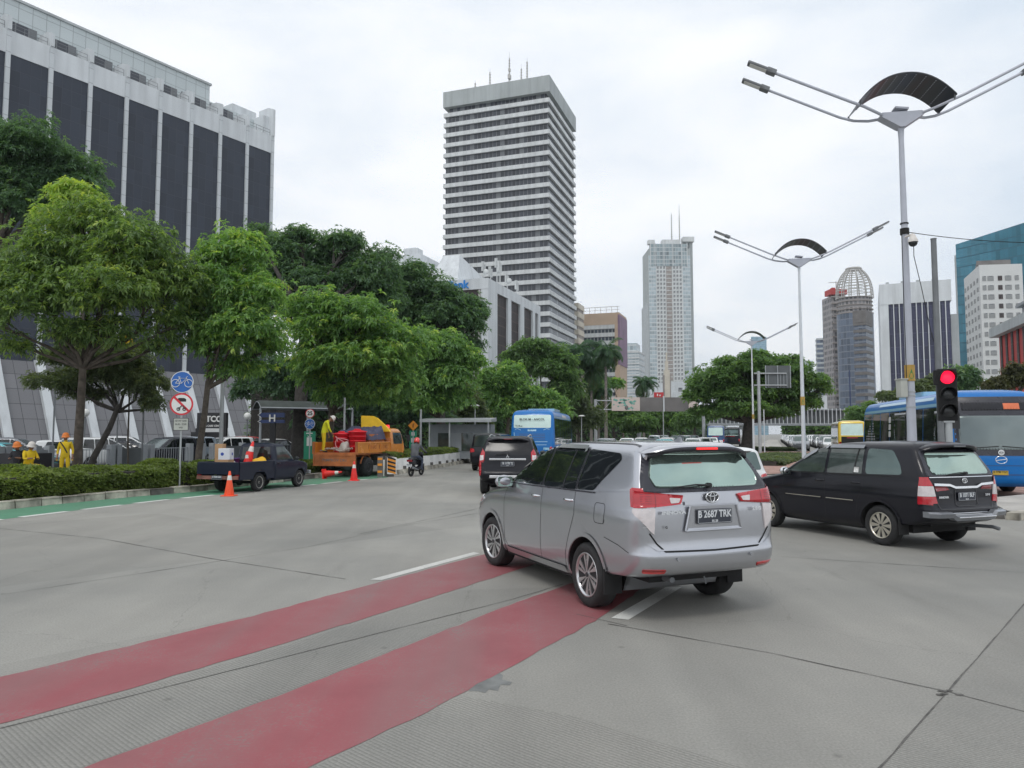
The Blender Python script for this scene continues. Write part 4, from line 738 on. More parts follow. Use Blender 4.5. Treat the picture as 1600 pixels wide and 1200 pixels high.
# ------------------------------------------------------------------ generic cars for the car park and the traffic
def gen_car(kind, paint, name='parked_car', low=False, glass='glass_dark'):
    r = empty(name)
    H = {'hatch': 1.50, 'suv': 1.70, 'mpv': 1.72, 'sedan': 1.46, 'van': 1.92}[kind]; Z = H/1.70; xr0 = -2.15; L2 = 2.2
    if kind == 'sedan': gr = [(-2.15, 0), (-2.1, 0), (-1.6, .1), (-1.15, .5), (-.95, .85), (-.8, 1)]
    top = {'hatch': (-1.95, -1.70), 'suv': (-1.98, -1.80), 'mpv': (-2.0, -1.88), 'van': (-2.08, -2.02), 'sedan': (-1.35, -.95)}[kind]
    wf = {'van': 1.55}.get(kind, 1.05); tf = {'van': .75, 'sedan': .05}.get(kind, .15)
    z0 = .95*Z if kind != 'sedan' else .90
    rows = [(.25, 1.9, -1.75, .72, .2, .12, .05, .03, .02), (.36, 2.12, -2.05, .83, .36, .2, .1, .05, .03), (.50, 2.2, -2.16, .865, .4, .22, .12, .06, .03), (.72, 2.2, -2.17, .875, .4, .2, .12, .06, .03), (z0-.06, 2.05, -2.14, .87, .4, .18, .13, .06, .035), (z0+.02, 1.75, -2.10, .86, .38, .16, .14, .06, .035), (z0+.08, wf+.18, (-2.08 if kind != 'sedan' else -1.75), .85, .3, .14, .13, .06, .04)]
    za = z0+.12; zb = H-.12
    for k, t in enumerate((0, .33, .66, 1)):
        xr = (-2.05 if kind != 'sedan' else -1.55)*(1-t)+top[0]*t if kind != 'sedan' else -1.62+t*.52
        rows.append((za+(zb-za)*t, wf+(tf-wf)*t, xr, .835-.14*t, .18, .14, .11, .06, .035))
    xt = rows[-1][2]
    rows += [(H-.07, tf-.15, xt+.05, .65, .18, .16, .1, .06, .03), (H-.03, tf-.45, xt+.18, .54, .2, .2, .08, .05, .02), (H-.005, tf-.8, xt+.45, .3, .12, .12, .04, .02, .01)]
    b = Body(r, rows, paint, () if low else (1.35, -1.30), .32, 26 if low else 36, .26, seg=24)
    zc = za-.01; zt = H-.115; xq = rows[10][2]; rs = .14 if low else .09
    xb = {'hatch': -1.45, 'suv': -1.7, 'mpv': -1.75, 'van': -1.9, 'sedan': -1.2}[kind]
    for v in 'LR':
        b.decal('window', rpoly([(wf-.14, zc), (tf-.02, zt), (-.2, zt), (-.2, zc)], .03, 3), v, glass, .004, rs); b.decal('window', rpoly([(-.26, zc), (-.26, zt), (max(-1.0, xb+.1), zt), (max(-1.05, xb), zc)], .03, 3), v, glass, .004, rs)
        if xb < -1.3: b.decal('window', rpoly([(-1.1, zc+.01), (-1.06, zt), (xb+.12, zt), (xb-.02, zc+.08)], .05, 3), v, glass, .004, rs)
    b.decal('windscreen', rpoly([(.70, za+.02), (.60, zb), (-.60, zb), (-.70, za+.02)], .05, 3), 'F', 'windscreen' if not low else 'film_dark', .004, rs)
    b.decal('rear_window', rpoly([(.66, za+.03), (.56, zb), (-.56, zb), (-.66, za+.03)], .07, 3), 'B', 'film_dark', .004, rs)
    for sg in (1, -1):
        f = lambda pts: [(sg*y, z) for y, z in pts]
        l = b.decal('tail_light', rpoly(f([(.85, z0+.10), (.60, z0+.04), (.58, z0-.10), (.85, z0-.16)]), .02, 2), 'B', 'lamp_red', .014, rs)
        b.decal('headlight', rpoly(f([(.84, z0-.08), (.52, z0-.10), (.50, z0-.22), (.84, z0-.20)]), .02, 2), 'F', 'head_lens', .012, rs)
        if not low: mirror(r, .85, sg*.96, zc+.06, paint, .2, .14)
    if not low:
        b.decal('grille', rpoly([(.45, z0-.12), (.42, z0-.24), (-.42, z0-.24), (-.45, z0-.12)], .03, 2), 'F', 'black_plastic', .008, .1); b.decal('air_intake', rpoly([(.6, .55), (.5, .42), (-.5, .42), (-.6, .55)], .03, 2), 'F', 'black_plastic', .008, .1)
        plate(r, 'B 1524 KZL', '', -2.185, 0, z0-.18, .4, .13); p = plate(r, 'B 1524 KZL', '', -2.215, 0, .62, .4, .13); p.rotation_euler = (0, 0, math.pi)
        g = MB(); frame_strips(b, g, [[(.85, z0), (.85, .4)], [(-.23, z0+.05), (-.2, .4)], [(-1.05, z0+.05), (-.9, .7), (-.8, .4)]], ('L', 'R'), .008); b.strip(g, [(.6, .66), (-.6, .66)], 'B', .012); g.build('panel_gaps', 'matt_black', r)
        for v in 'LR': h = MB(); handle(h, b, -.05, z0-.02, v); handle(h, b, -.88, z0-.02, v); h.build('door_handle', paint, r)
    g = MB(); g.box((0, 0, .28), (3.4, 1.2, .14)); g.build('underframe', 'underbody', r)
    if low:
        for x in (1.35, -1.3):
            for sg in (1, -1):
                g = MB(); g.lathe([(.0, sg*.10), (.2, sg*.10), (.31, sg*.09), (.32, 0), (.31, -sg*.09)], (x, sg*.80, .32), 16, axis='Y'); g.build('wheel', 'rubber', r)
    else:
        for x in (1.35, -1.3):
            for sg in (1, -1): make_wheel(r, x, sg*.765, .32, .2, .21, 'five', n=24)
    return r
# ------------------------------------------------------------------ people: one skinned body, small separate things as children
def skin_body(chains, mats, paint, parent, name='body', sub=2):
    """chains: lists of (x,y,z,r); equal points are merged so that limbs join; root = first point. paint(co)->material index"""
    bm = bmesh.new(); vs = {}; rad = {}
    def key(p): return (round(p[0], 4), round(p[1], 4), round(p[2], 4))
    order = []
    for ch in chains:
        prev = None
        for p in ch:
            k = key(p)
            if k not in vs: vs[k] = bm.verts.new(p[:3]); rad[k] = p[3]; order.append(k)
            if prev is not None and prev is not vs[k]:
                try: bm.edges.new((prev, vs[k]))
                except ValueError: pass
            prev = vs[k]
    me = bpy.data.meshes.new(name); bm.verts.index_update(); bm.to_mesh(me); bm.free()
    o = bpy.data.objects.new(name, me); COL.objects.link(o)
    m = o.modifiers.new('s', 'SKIN'); m.use_smooth_shade = True
    lay = me.skin_vertices[0] if me.skin_vertices else None
    if lay is None:
        bpy.context.view_layer.objects.active = o; o.select_set(True); bpy.ops.mesh.customdata_skin_add(); lay = me.skin_vertices[0]
    for i, k in enumerate(order):
        r = rad[k]; lay.data[i].radius = (r, r) if not isinstance(r, tuple) else r; lay.data[i].use_root = (i == 0)
    s = o.modifiers.new('d', 'SUBSURF'); s.levels = sub; s.render_levels = sub
    bake(o); 
    for mm in mats: o.data.materials.append(M[mm])
    for p in o.data.polygons:
        p.material_index = paint(p.center); p.use_smooth = True
    return adopt(o, parent)
def hand_chains(wr, d, pn, s=1.0, curl=.5, sg=1):
    """wrist point, direction of the hand, palm normal"""
    w0, d, pn = Vector(wr), Vector(d).normalized(), Vector(pn).normalized(); si = d.cross(pn).normalized()*sg
    pc = w0+d*.045*s; k = w0+d*.085*s; ch = [[(*w0, .026*s), (*pc, .030*s)]]
    for i, (o, ln) in enumerate(((-.030, .068), (-.010, .078), (.010, .072), (.029, .056))):
        b = k+si*o*s; m1 = b+(d*math.cos(curl*.6)+pn*math.sin(curl*.6))*ln*.5*s; m2 = m1+(d*math.cos(curl*1.5)+pn*math.sin(curl*1.5))*ln*.5*s
        ch.append([(*pc, .030*s), (*b, .0095*s), (*m1, .0088*s), (*m2, .0075*s)])
    tb = w0+d*.030*s-si*.034*s; t1 = tb+(d*.6-si*.5+pn*.3)*.034*s; t2 = t1+(d*.9+pn*.4)*.026*s
    ch.append([(*pc, .030*s), (*tb, .013*s), (*t1, .011*s), (*t2, .009*s)]); return ch
def make_person(name, J, mats, paint, label, hat=None, parent=None, extra=None, curl=.5):
    """J: joints pelvis, chest, neck, head, face direction, shoulders/elbows/wrists/hips/knees/ankles/toes by side"""
    r = empty(name, label=label, cat='person') if parent is None else parent
    V = lambda k: Vector(J[k]); pe, ch_, nk, hd = V('pelvis'), V('chest'), V('neck'), V('head'); fd = V('face').normalized(); up = (hd-nk).normalized()
    sp = (pe+ch_)/2
    C = [[(*pe, .150), (*sp, .142), (*ch_, .155), (*((ch_+nk)/2), .115), (*nk, .055), (*(nk+(hd-nk)*.45+fd*.01), .058), (*(hd-up*.03+fd*.02), .082), (*(hd+up*.04), .092), (*(hd+up*.085), .070)],
         [(*(hd-up*.03+fd*.02), .082), (*(hd-up*.035+fd*.105), .018)]]
    for s in 'lr':
        sh, el, wr, hp, kn, an, to = [V(k+s) for k in ('sh', 'el', 'wr', 'hp', 'kn', 'an', 'to')]
        C.append([(*ch_, .155), (*sh, .078), (*((sh+el)/2), .058), (*el, .047), (*((el+wr)/2), .042), (*wr, .030)])
        hdir = V('hd'+s) if 'hd'+s in J else (wr-el); pn = V('pn'+s) if 'pn'+s in J else Vector((0, 0, -1))-((wr-el).normalized()*(Vector((0, 0, -1)).dot((wr-el).normalized())))+Vector((.01, 0, 0))
        C += hand_chains(wr, hdir, pn, 1.0, curl, 1 if s == 'r' else -1)
        C.append([(*pe, .150), (*hp, .105), (*((hp+kn)/2), .085), (*kn, .062), (*((kn+an)/2), .058), (*an, .045), (*((an+to)/2), .045), (*to, .036)])
    b = skin_body(C, mats, paint, r, 'body')
    side = fd.cross(up).normalized(); g = MB()
    e_ = MB()
    for sg in (-1, 1): e_.sphere(hd+fd*.092+side*sg*.032+up*.006, .012, 8); g.sphere(hd+side*sg*.092-up*.01, .026, 8, 0, (.5, .5, 1.1))
    e_.build('eyes', 'sign_black', r); g.build('ears', 'skin', r)
    m = MB(); m.tube([hd+fd*.094-up*.07+side*.025, hd+fd*.104-up*.072, hd+fd*.094-up*.07-side*.025], .006, 6); m.build('mouth', 'lamp_dark_red', r)
    if hat:
        g = MB(); q = up.to_track_quat('Z', 'Y').to_matrix(); n = 20; pr = [(.0, .17), (.05, .165), (.095, .13), (.118, .07), (.122, .015), (.150, .008), (.150, -.002), (.115, .0)] if hat[1] == 'hard' else [(.0, .165), (.06, .155), (.11, .115), (.128, .04), (.128, -.04), (.118, -.09), (.105, -.10), (.10, -.05)]
        vs = []; 
        for rr, h in pr:
            for j in range(n):
                t = 2*math.pi*j/n; k = 1.0; vs.append(hd+up*(h+.03)+(q@Vector((rr*math.cos(t), rr*math.sin(t), 0))))
        g.add(vs, [(i*n+j, i*n+(j+1) % n, (i+1)*n+(j+1) % n, (i+1)*n+j) for i in range(len(pr)-1) for j in range(n)], 0, True)
        if hat[1] == 'full': g.geo = None
        o = g.build('helmet', hat[0], r)
        if hat[1] == 'full':
            v = MB(); v.add([hd+up*(.06 if k else -.03)+(fd*math.cos(a)+side*math.sin(a))*.135 for k in (0, 1) for a in [R(-70+14*i) for i in range(11)]], [(i, i+1, 12+i, 11+i) for i in range(10)], 0, True); v.build('visor', 'glass_dark', o)
    else:
        g = MB(); g.sphere(hd+up*.045-fd*.012, .105, 14, 0, (1, 1, .95)); g.build('hair', 'sign_black', r)
    return r
def turn(J, rz, loc, s=1.0):
    c, q = math.cos(rz), math.sin(rz); o = {}
    for k, (x, y, z) in J.items():
        x, y, z = x*s, y*s, z*s; x2, y2 = c*x-q*y, q*x+c*y
        o[k] = (x2, y2, z) if k in ('face', 'hdl', 'hdr', 'pnl', 'pnr') else (x2+loc[0], y2+loc[1], z+loc[2])
    return o
STAND = dict(pelvis=(0, 0, .93), chest=(0, 0, 1.30), neck=(0, 0, 1.47), head=(.02, 0, 1.60), face=(1, 0, 0), shl=(0, .17, 1.40), ell=(-.03, .25, 1.12), wrl=(.06, .25, .88), shr=(0, -.17, 1.40), elr=(-.03, -.25, 1.12), wrr=(.06, -.25, .88), hpl=(0, .09, .88), knl=(.02, .11, .48), anl=(-.02, .12, .08), tol=(.16, .14, .04), hpr=(0, -.09, .88), knr=(.02, -.11, .48), anr=(-.02, -.12, .08), tor=(.16, -.14, .04))
# ------------------------------------------------------------------ pickup, lorry, buses, van, motorcycle
def navy_pickup():
    r = empty('pickup_truck', label='old navy blue pickup truck parked on the green cycle lane beside the hedge', cat='pickup truck')
    W = .80; WF, WR, rw = 1.12, -1.20, .30
    rows = [(.30, 1.45, -.30, .66, .2, .05, .03, .0, .01), (.36, 1.62, -.35, .76, .25, .05, .05, .0, .01), (.48, 1.74, -.36, .79, .26, .05, .06, .0, .012), (.68, 1.77, -.36, .80, .24, .05, .06, .0, .012), (.82, 1.72, -.36, .795, .24, .05, .07, .0, .014), (.90, 1.5, -.36, .785, .24, .05, .08, .0, .014), (.95, 1.1, -.36, .775, .22, .06, .08, .0, .014), (.985, .90, -.36, .765, .16, .07, .08, .0, .014), (1.08, .80, -.355, .755, .14, .08, .07, .01, .014), (1.38, .46, -.33, .70, .13, .10, .06, .02, .012), (1.48, .33, -.315, .675, .14, .12, .06, .02, .01), (1.53, .22, -.28, .62, .16, .14, .05, .02, .01), (1.56, .05, -.2, .45, .15, .12, .04, .02, .01), (1.57, .0, -.1, .2, .05, .05, .01, .01, .01)]
    b = Body(r, rows, 'navy_paint', (WF,), rw, 44, .24, wx=.05)
    for v in 'LR':
        b.decal('window', rpoly([(.72, 1.00), (.36, 1.43), (-.22, 1.43), (-.24, 1.00)], .04), v, 'glass_mid', .004)
        g = MB(); frame_strips(b, g, [[(.80, .98), (.78, .6), (.72, .38), (-.29, .38), (-.28, 1.46), (.32, 1.46)]], (v,), .008); b.strip(g, [(.10, 1.0), (.10, 1.43)], v, .02, .006); g.build('panel_gaps', 'matt_black', r)
        h = MB(); handle(h, b, -.18, .88, v, ln=.14); h.build('door_handle', 'black_plastic', r)
        g = MB(); b.strip(g, [(1.68, .80), (-.33, .80)], v, .02, .008); g.build('side_crease', 'navy_paint', r)
        mirror(r, .74, (1 if v == 'L' else -1)*.90, 1.02, 'black_plastic', .17, .12)
    b.decal('rear_window', rpoly([(.58, 1.02), (.54, 1.43), (-.54, 1.43), (-.58, 1.02)], .04), 'B', 'glass_dark', .006)
    b.decal('windscreen', rpoly([(.62, 1.03), (.54, 1.45), (-.54, 1.45), (-.62, 1.03)], .05), 'F', 'windscreen', .005)
    for sg in (1, -1):
        b.decal('headlight', rpoly([(sg*.72, .80), (sg*.44, .80), (sg*.44, .64), (sg*.72, .64)], .03), 'F', 'head_lens', .012)
    # bed
    bx0, bx1, bz0, bz1, t = -2.28, -.42, .66, .965, .035
    m = MB(); m.box(((bx0+bx1)/2, 0, bz0), (bx1-bx0, 2*W, .05)); m.box((bx1-t/2, 0, (bz0+bz1)/2), (t, 2*W, bz1-bz0)); m.build('cargo_bed', 'navy_paint', r)
    for sg in (1, -1):
        m = MB(); y = sg*(W-.03); pts = [(bx0+.03, .42), (WR-.40, .42)]+[(WR+.40*math.cos(a), .30+.40*math.sin(a)) for a in [math.pi-math.pi*.9*i/12-.2 for i in range(13)]]+[(WR+.42, .40), (bx1, .40), (bx1, bz1), (bx0+.03, bz1)]
        M3 = Matrix(((1, 0, 0, 0), (0, 0, -1, 0), (0, 1, 0, 0), (0, 0, 0, 1))); m.prism(pts, -y-.02, -y+.02, 0, M3)
        m.tube([(bx0+.03, y, bz1), (bx1, y, bz1)], .024, 8); m.box(((bx0+bx1)/2, y+sg*.022, .80), (bx1-bx0-.08, .012, .02)); m.box(((bx0+bx1)/2, y+sg*.022, .56), (bx1-bx0-.08, .010, .012)); m.build('bed_side', 'navy_paint', r)
        l = MB(); l.box((bx0+.01, sg*.70, .56), (.02, .14, .07)); l.build('tail_light', 'lamp_dark_red', r)
    m = MB(); m.box((bx0, 0, (.60+bz1)/2), (.035, 2*W-.06, bz1-.60)); m.tube([(bx0, -W+.05, bz1), (bx0, W-.05, bz1)], .022, 8); m.box((bx0-.02, 0, .72), (.01, 1.3, .012)); m.box((bx0-.02, 0, .86), (.01, 1.3, .012)); m.build('tailgate', 'navy_paint', r)
    m = MB(); m.box((bx0-.02, .45, .50), (.05, .62, .11)); m.box((bx0-.02, -.45, .50), (.05, .62, .11)); m.build('rear_bumper', 'raw_rust', r); o = MB(); o.box((1.80, 0, .50), (.10, 1.56, .12)); bevel(o.build('front_bumper', 'galv', r), .02)
    plate(r, 'B 9184 KAR', '', bx0-.05, 0, .50, .4, .12)
    m = MB(); m.box((-.9, .32, .44), (2.6, .08, .12)); m.box((-.9, -.32, .44), (2.6, .08, .12)); m.cyl((WR, -.66, rw), (WR, .66, rw), .05, n=10); m.sphere((WR, 0, rw), .12, 12); m.box((.6, 0, .40), (1.6, 1.1, .16)); m.cyl((-.2, -.5, .42), (-.9, -.5, .42), .12, n=10); m.build('chassis', 'underbody', r)
    for x in (WF, WR):
        for sg in (1, -1): make_wheel(r, x, sg*.69, rw, .17, .19, 'steel', rim='steel_wheel', n=28)
    return r
def cone(name='traffic_cone', h=.75, m='cone_orange', band='reflect_white', base=.40):
    r = empty(name); s = h/.75
    g = MB(); g.lathe([(.0, .012), (.14*s, .012), (.145*s, .05*s), (.028*s, .74*s), (.020*s, .75*s), (.0, .75*s)], n=24); g.build('cone', m, r)
    b_ = MB(); b_.box((0, 0, .015*s), (base*s, base*s, .03*s)); bevel(b_.build('base', m, r), .02*s)
    k = MB(); k.lathe([(.0735*s, .48*s), (.052*s, .62*s)], n=24); k.build('reflective_band', band, r)
    return r
def works_lorry():
    r = empty('works_lorry', label='orange works lorry with its tailgate hanging open and a yellow crane behind the cab', cat='truck')
    W = .95; bz = 1.02; x0, x1 = -2.35, .85; T = .05
    m = MB(); m.box(((x0+x1)/2, 0, bz), (x1-x0, 2*W, .08)); m.box(((x0+x1)/2, 0, bz-.09), (x1-x0, 1.0, .12)); m.box((x1, 0, bz+.35), (.05, 2*W, .62)); m.build('cargo_bed', 'rust_orange', r)
    for sg in (1, -1):
        m = MB(); y = sg*(W-.02); m.box(((x0+x1)/2, y, bz+.25), (x1-x0, .04, .42))
        for z in (bz+.05, bz+.455): m.box(((x0+x1)/2, y+sg*.03, z), (x1-x0, .035, .055))
        for k in range(4): m.box((x0+.04+(x1-x0-.08)*k/3, y+sg*.03, bz+.25), (.07, .04, .36))
        m.tube([(x0, y, bz+.47), (x1, y, bz+.47)], .025, 8); m.build('bed_side', 'orange_paint', r)
        for k in range(2):
            xc = x0+.04+(x1-x0-.08)*(k+.5)/3+ (.55 if sg < 0 else 0)
            m = MB(); TT = Matrix(((1, 0, 0, xc+.25), (0, 0, -1, y-.022), (0, 1, 0, bz+.26), (0, 0, 0, 1))) if sg < 0 else Matrix(((-1, 0, 0, xc+.3), (0, 0, 1, y+.022), (0, 1, 0, bz+.26), (0, 0, 0, 1)))
            put_text(m, ('DINAS', 'PU DKI')[k], TT, .24, 0, .004, .003, 1.1); m.build('stencilled_lettering', 'rust_orange', r)
    g = E('tailgate', r); m = MB(); m.box((x0-.05, 0, bz-.28), (.045, 2*W-.06, .50))
    for z in (bz-.06, bz-.50): m.box((x0-.08, 0, z), (.035, 2*W-.06, .05))
    for k in range(2): m.box((x0-.08, (-1, 1)[k]*(W-.06), bz-.28), (.035, .05, .42))
    m.build('panel', 'rust_orange', g); m = MB(); put_text(m, 'PEMPROV DKI', REARV(x0-.075, 0, bz-.28), .17, 0, .003, .001, 1.0); m.build('faded_lettering', 'brown_grey', g)
    m = MB(); 
    for sg in (1, -1): m.box((x0-.02, sg*(W-.02), bz+.25), (.09, .08, .52))
    m.build('corner_post', 'rust_orange', r)
    # chassis and wheels
    m = MB()
    for sg in (1, -1): m.box((.1, sg*.36, .74), (4.9, .08, .18))
    m.cyl((-1.25, -.8, .42), (-1.25, .8, .42), .07, n=10); m.sphere((-1.25, 0, .42), .19, 12); m.cyl((1.75, -.8, .42), (1.75, .8, .42), .06, n=10); m.box((.35, -.7, .66), (.6, .4, .34)); m.box((-.2, .7, .62), (.7, .35, .3)); m.build('chassis', 'pole_dark', r)
    m = MB(); m.cyl((.1, -.72, .62), (.62, -.72, .62), .19, n=14); m.build('fuel_tank', 'galv', r)
    m = MB(); m.box((x0+.02, 0, .62), (.06, 1.7, .10)); m.build('rear_beam', 'pole_dark', r)
    for sg in (1, -1): l = MB(); l.box((x0-.02, sg*.62, .63), (.05, .3, .10)); l.build('tail_light', 'lamp_dark_red', r)
    for sg in (1, -1):
        make_wheel(r, 1.75, sg*.80, .40, .20, .21, 'steel', rim='steel_wheel', n=26); make_wheel(r, -1.25, sg*.84, .42, .21, .21, 'steel', rim='alloy_dark', n=26); make_wheel(r, -1.25, sg*.60, .42, .19, .21, 'steel', rim='steel_wheel', n=26)
        f = MB(); f.tube([(-1.25+.52*math.cos(R(a)), sg*.80, .44+.52*math.sin(R(a))) for a in range(20, 165, 12)], .03, 6); f.build('mudguard', 'rust_orange', r)
    # cab
    rows = [(.60, 2.45, 1.12, .86, .10, .05, .02, 0, .01), (.80, 2.55, 1.10, .88, .12, .06, .03, 0, .01), (1.15, 2.55, 1.10, .89, .12, .06, .03, 0, .01), (1.35, 2.52, 1.10, .885, .13, .06, .04, 0, .01), (1.50, 2.47, 1.10, .87, .13, .06, .04, 0, .01), (1.95, 2.27, 1.12, .82, .14, .08, .04, 0, .01), (2.08, 2.15, 1.15, .78, .16, .10, .04, 0, .01), (2.14, 2.0, 1.22, .68, .2, .14, .03, 0, .01), (2.17, 1.8, 1.35, .4, .15, .1, .02, 0, .01)]
    b = Body(r, rows, 'orange_paint', (1.75,), .40, 32, .26, name='cab', wx=.07)
    for v in 'LR': b.decal('cab_window', rpoly([(2.32, 1.40), (2.12, 1.94), (1.28, 1.94), (1.28, 1.40)], .05), v, 'glass_mid', .005)
    b.decal('windscreen', rpoly([(.74, 1.45), (.66, 1.96), (-.66, 1.96), (-.74, 1.45)], .05), 'F', 'windscreen', .005); b.decal('rear_window', rpoly([(.45, 1.5), (.45, 1.9), (-.45, 1.9), (-.45, 1.5)], .04), 'B', 'glass_dark', .005)
    # open driver's door on the right
    m = MB(); Rz = Matrix.Rotation(R(-55), 3, 'Z'); c = Vector((2.28, -.90, 1.25)); 
    pts = [(0, -.55), (-.95, -.55), (-.95, .72), (-.25, .72), (0, .15)]
    vs = [c+Rz@Vector((x, dy, z)) for dy in (-.03, .03) for x, z in pts]; m.add(vs, [(0, 1, 2, 3, 4), (9, 8, 7, 6, 5)]+[(i, 5+i, 5+(i+1) % 5, (i+1) % 5) for i in range(5)]); m.build('open_door', 'orange_paint', r)
    m = MB(); m.cyl((2.2, -.86, 1.75), (2.3, -1.12, 1.80), .014, n=6); m.box((2.3, -1.14, 1.68), (.05, .16, .30)); m.build('side_mirror', 'black_plastic', r)
    # folded crane and beacon
    g = E('crane', r); m = MB(); m.box((.98, .15, 1.45), (.16, .34, .9)); m.box((.98, .15, .95), (.2, 1.7, .14)); m.build('crane_post', 'crane_yellow', g)
    m = MB(); M3 = Matrix(((0, 0, 1, .90), (-1, 0, 0, .10), (0, 1, 0, 0), (0, 0, 0, 1))); m.prism([(-.38, 1.98), (.95, 1.98), (.80, 2.20), (.35, 2.62), (.12, 2.72), (-.38, 2.74)], 0, .16, 0, M3); m.cyl((.88, .38, 2.10), (1.08, .38, 2.10), .05, n=10, mi=1); m.build('crane_boom', ['crane_yellow', 'pole_dark'], g)
    m = MB(); m.cyl((1.5, -.5, 2.16), (1.5, -.5, 2.30), .09, .07, n=14); m.cyl((1.5, .4, 2.16), (1.5, .4, 2.30), .09, .07, n=14); m.box((1.5, -.05, 2.19), (.12, .9, .05)); m.build('beacon', 'lamp_lit', r)
    return r
def bus(kind):
    if kind == 'rear': L, W, H, nm = 10.6, 1.22, 3.22, 'blue city bus seen from behind with a pale destination window'
    else: L, W, H, nm = 12.0, 1.25, 3.24, 'large blue city bus facing the camera behind the traffic light'
    r = empty('city_bus', label=nm, cat='bus'); h = L/2
    rows = [(.30, h-.25, -h+.25, W-.08, .25, .2, .05, .05, .0), (.42, h-.08, -h+.10, W-.02, .3, .25, .10, .08, .0), (.6, h-.02, -h+.04, W, .3, .25, .12, .10, .0), (1.15, h, -h, W, .3, .25, .13, .10, .0), (1.35, h-.02, -h+.01, W, .28, .25, .13, .10, .0), (2.2, h-.18, -h+.10, W-.03, .25, .24, .13, .10, .0), (2.8, h-.36, -h+.22, W-.06, .24, .24, .13, .10, .0), (3.0, h-.46, -h+.32, W-.10, .26, .26, .12, .10, .0), (H-.08, h-.65, -h+.5, W-.22, .3, .3, .1, .08, .0), (H, h-1.1, -h+1, W-.55, .3, .3, .05, .05, .0)]
    WF, WR = h-2.6, -h+3.0
    b = Body(r, rows, 'bus_blue', (WF, WR), .48, 44, .34, wx=.07)
    for v in 'LR':
        x = h-.62; k = 0
        while x > -h+.75:
            w_ = 1.42 if k else 1.0; xe = max(x-w_, -h+.45)
            b.decal('side_window', rpoly([(x, 1.28), (x-.0, 2.72), (xe+.05, 2.72), (xe+.05, 1.28)], .05, 2), v, 'glass_dark', .004, .25); x = xe; k += 1
        g = MB(); b.strip(g, [(h-.4, 2.80), (-h+.5, 2.80)], v, .10, .012, res=.3); g.build('gutter', 'bus_light', r)
        g = MB(); frame_strips(b, g, [[(h-.7-1.5*i, .42), (h-.7-1.5*i, 1.2)] for i in range(int(L/1.5)-1)]+[[(h-.3, .98), (-h+.3, .98)]], (v,), .012); g.build('panel_gaps', 'matt_black', r)
    g = MB(); g.prism(rpoly([(-1.6, -.8), (1.6, -.8), (1.6, .8), (-1.6, .8)], .2), H-.02, H+.14); bevel(g.build('air_conditioner', 'bus_light', r), .05)
    if kind == 'rear':
        b.decal('rear_window', rpoly([(1.02, 2.20), (1.02, 2.90), (-1.02, 2.90), (-1.02, 2.20)], .08), 'B', 'frost', .006, .15)
        badge(r, 'BLOK M - ANCOL', -h+.115, 0, 2.66, .16, 'sign_black', 1.1, .003, 'route_lettering').rotation_euler = (0, R(-0), 0)
        badge(r, 'TJ Bus', -h+.05, .72, 2.30, .13, 'sign_black', 1.2, .002, 'route_lettering')
        g = MB(); b.strip(g, [(.95, 2.12), (.80, 2.16), (.62, 2.08)], 'B', .03, .01); b.strip(g, [(-.95, 2.12), (-.80, 2.16), (-.62, 2.08)], 'B', .03, .01)
        b.strip(g, [(1.0, 1.95), (.92, 1.5), (.75, 1.45), (-.85, 1.45)], 'B', .035, .01); b.strip(g, [(.72, 1.28), (-.80, 1.28)], 'B', .03, .01); g.build('rear_mouldings', 'bus_light', r)
        g = MB(); 
        for k in range(4): b.strip(g, [(.72, 1.86-.09*k), (-.72, 1.86-.09*k)], 'B', .03, .004)
        g.build('engine_louvres', 'bus_navy', r)
        b.decal('fleet_badge', rpoly([(.24, 2.02), (.24, 2.12), (-.24, 2.12), (-.24, 2.02)], .02), 'B', 'bus_light', .008, .1); b.decal('fleet_number', rpoly([(-.62, 1.02), (-.62, 1.14), (-.95, 1.14), (-.95, 1.02)], .02), 'B', 'bus_light', .008, .1)
        plate(r, 'B 7465 TGB', '', -h-.01, .52, 1.22, .4, .13, 'plate_yellow', 'sign_black')
        for sg in (1, -1):
            b.decal('tail_light', rpoly([(sg*1.10, 1.18), (sg*.98, 1.18), (sg*.92, .68), (sg*1.10, .62)], .03), 'B', 'lamp_red', .015, .08)
        g = MB(); g.box((-h+.0, 0, .50), (.12, 2.3, .14)); g.build('rear_bumper', 'lamp_dark_red', r)
        b.decal('white_panel', [(2.6, .5), (2.2, 1.24), (-.9, 1.24), (-.9, .5)], 'R', 'bus_white', .006, .3)
        g = MB(); b.strip(g, [(1.8, 2.9), (-.6, 2.92)], 'R', .16, .014, res=.3); g.build('roof_stripe', 'bus_white', r)
    else:
        b.decal('front_mask', rpoly([(1.16, 1.22), (1.14, 3.0), (-1.14, 3.0), (-1.16, 1.22)], .12), 'F', 'glass_rim', .004, .08)
        b.decal('windscreen', rpoly([(1.06, 1.40), (1.02, 2.42), (-1.02, 2.42), (-1.06, 1.40)], .12), 'F', 'windscreen', .014, .08)
        b.decal('destination_window', rpoly([(.90, 2.58), (.90, 2.82), (-.90, 2.82), (-.90, 2.58)], .03), 'F', 'glass_soft', .014, .08)
        b.decal('destination_display', [(.66, 2.61), (.66, 2.79), (.22, 2.79), (.22, 2.61)], 'F', 'led_amber', .020, .08)
        g = MB(); T = Matrix(((0, 0, 1, h-.01), (1, 0, 0, .0), (0, 1, 0, 1.10), (0, 0, 0, 1))); ellipse_ring(g, T, .15, .11, .014); g.tube([T@Vector((-.14, -.02, 0)), T@Vector((0, -.0, 0)), T@Vector((.14, .02, 0))], .016, 6); g.build('maker_emblem', 'chrome', r)
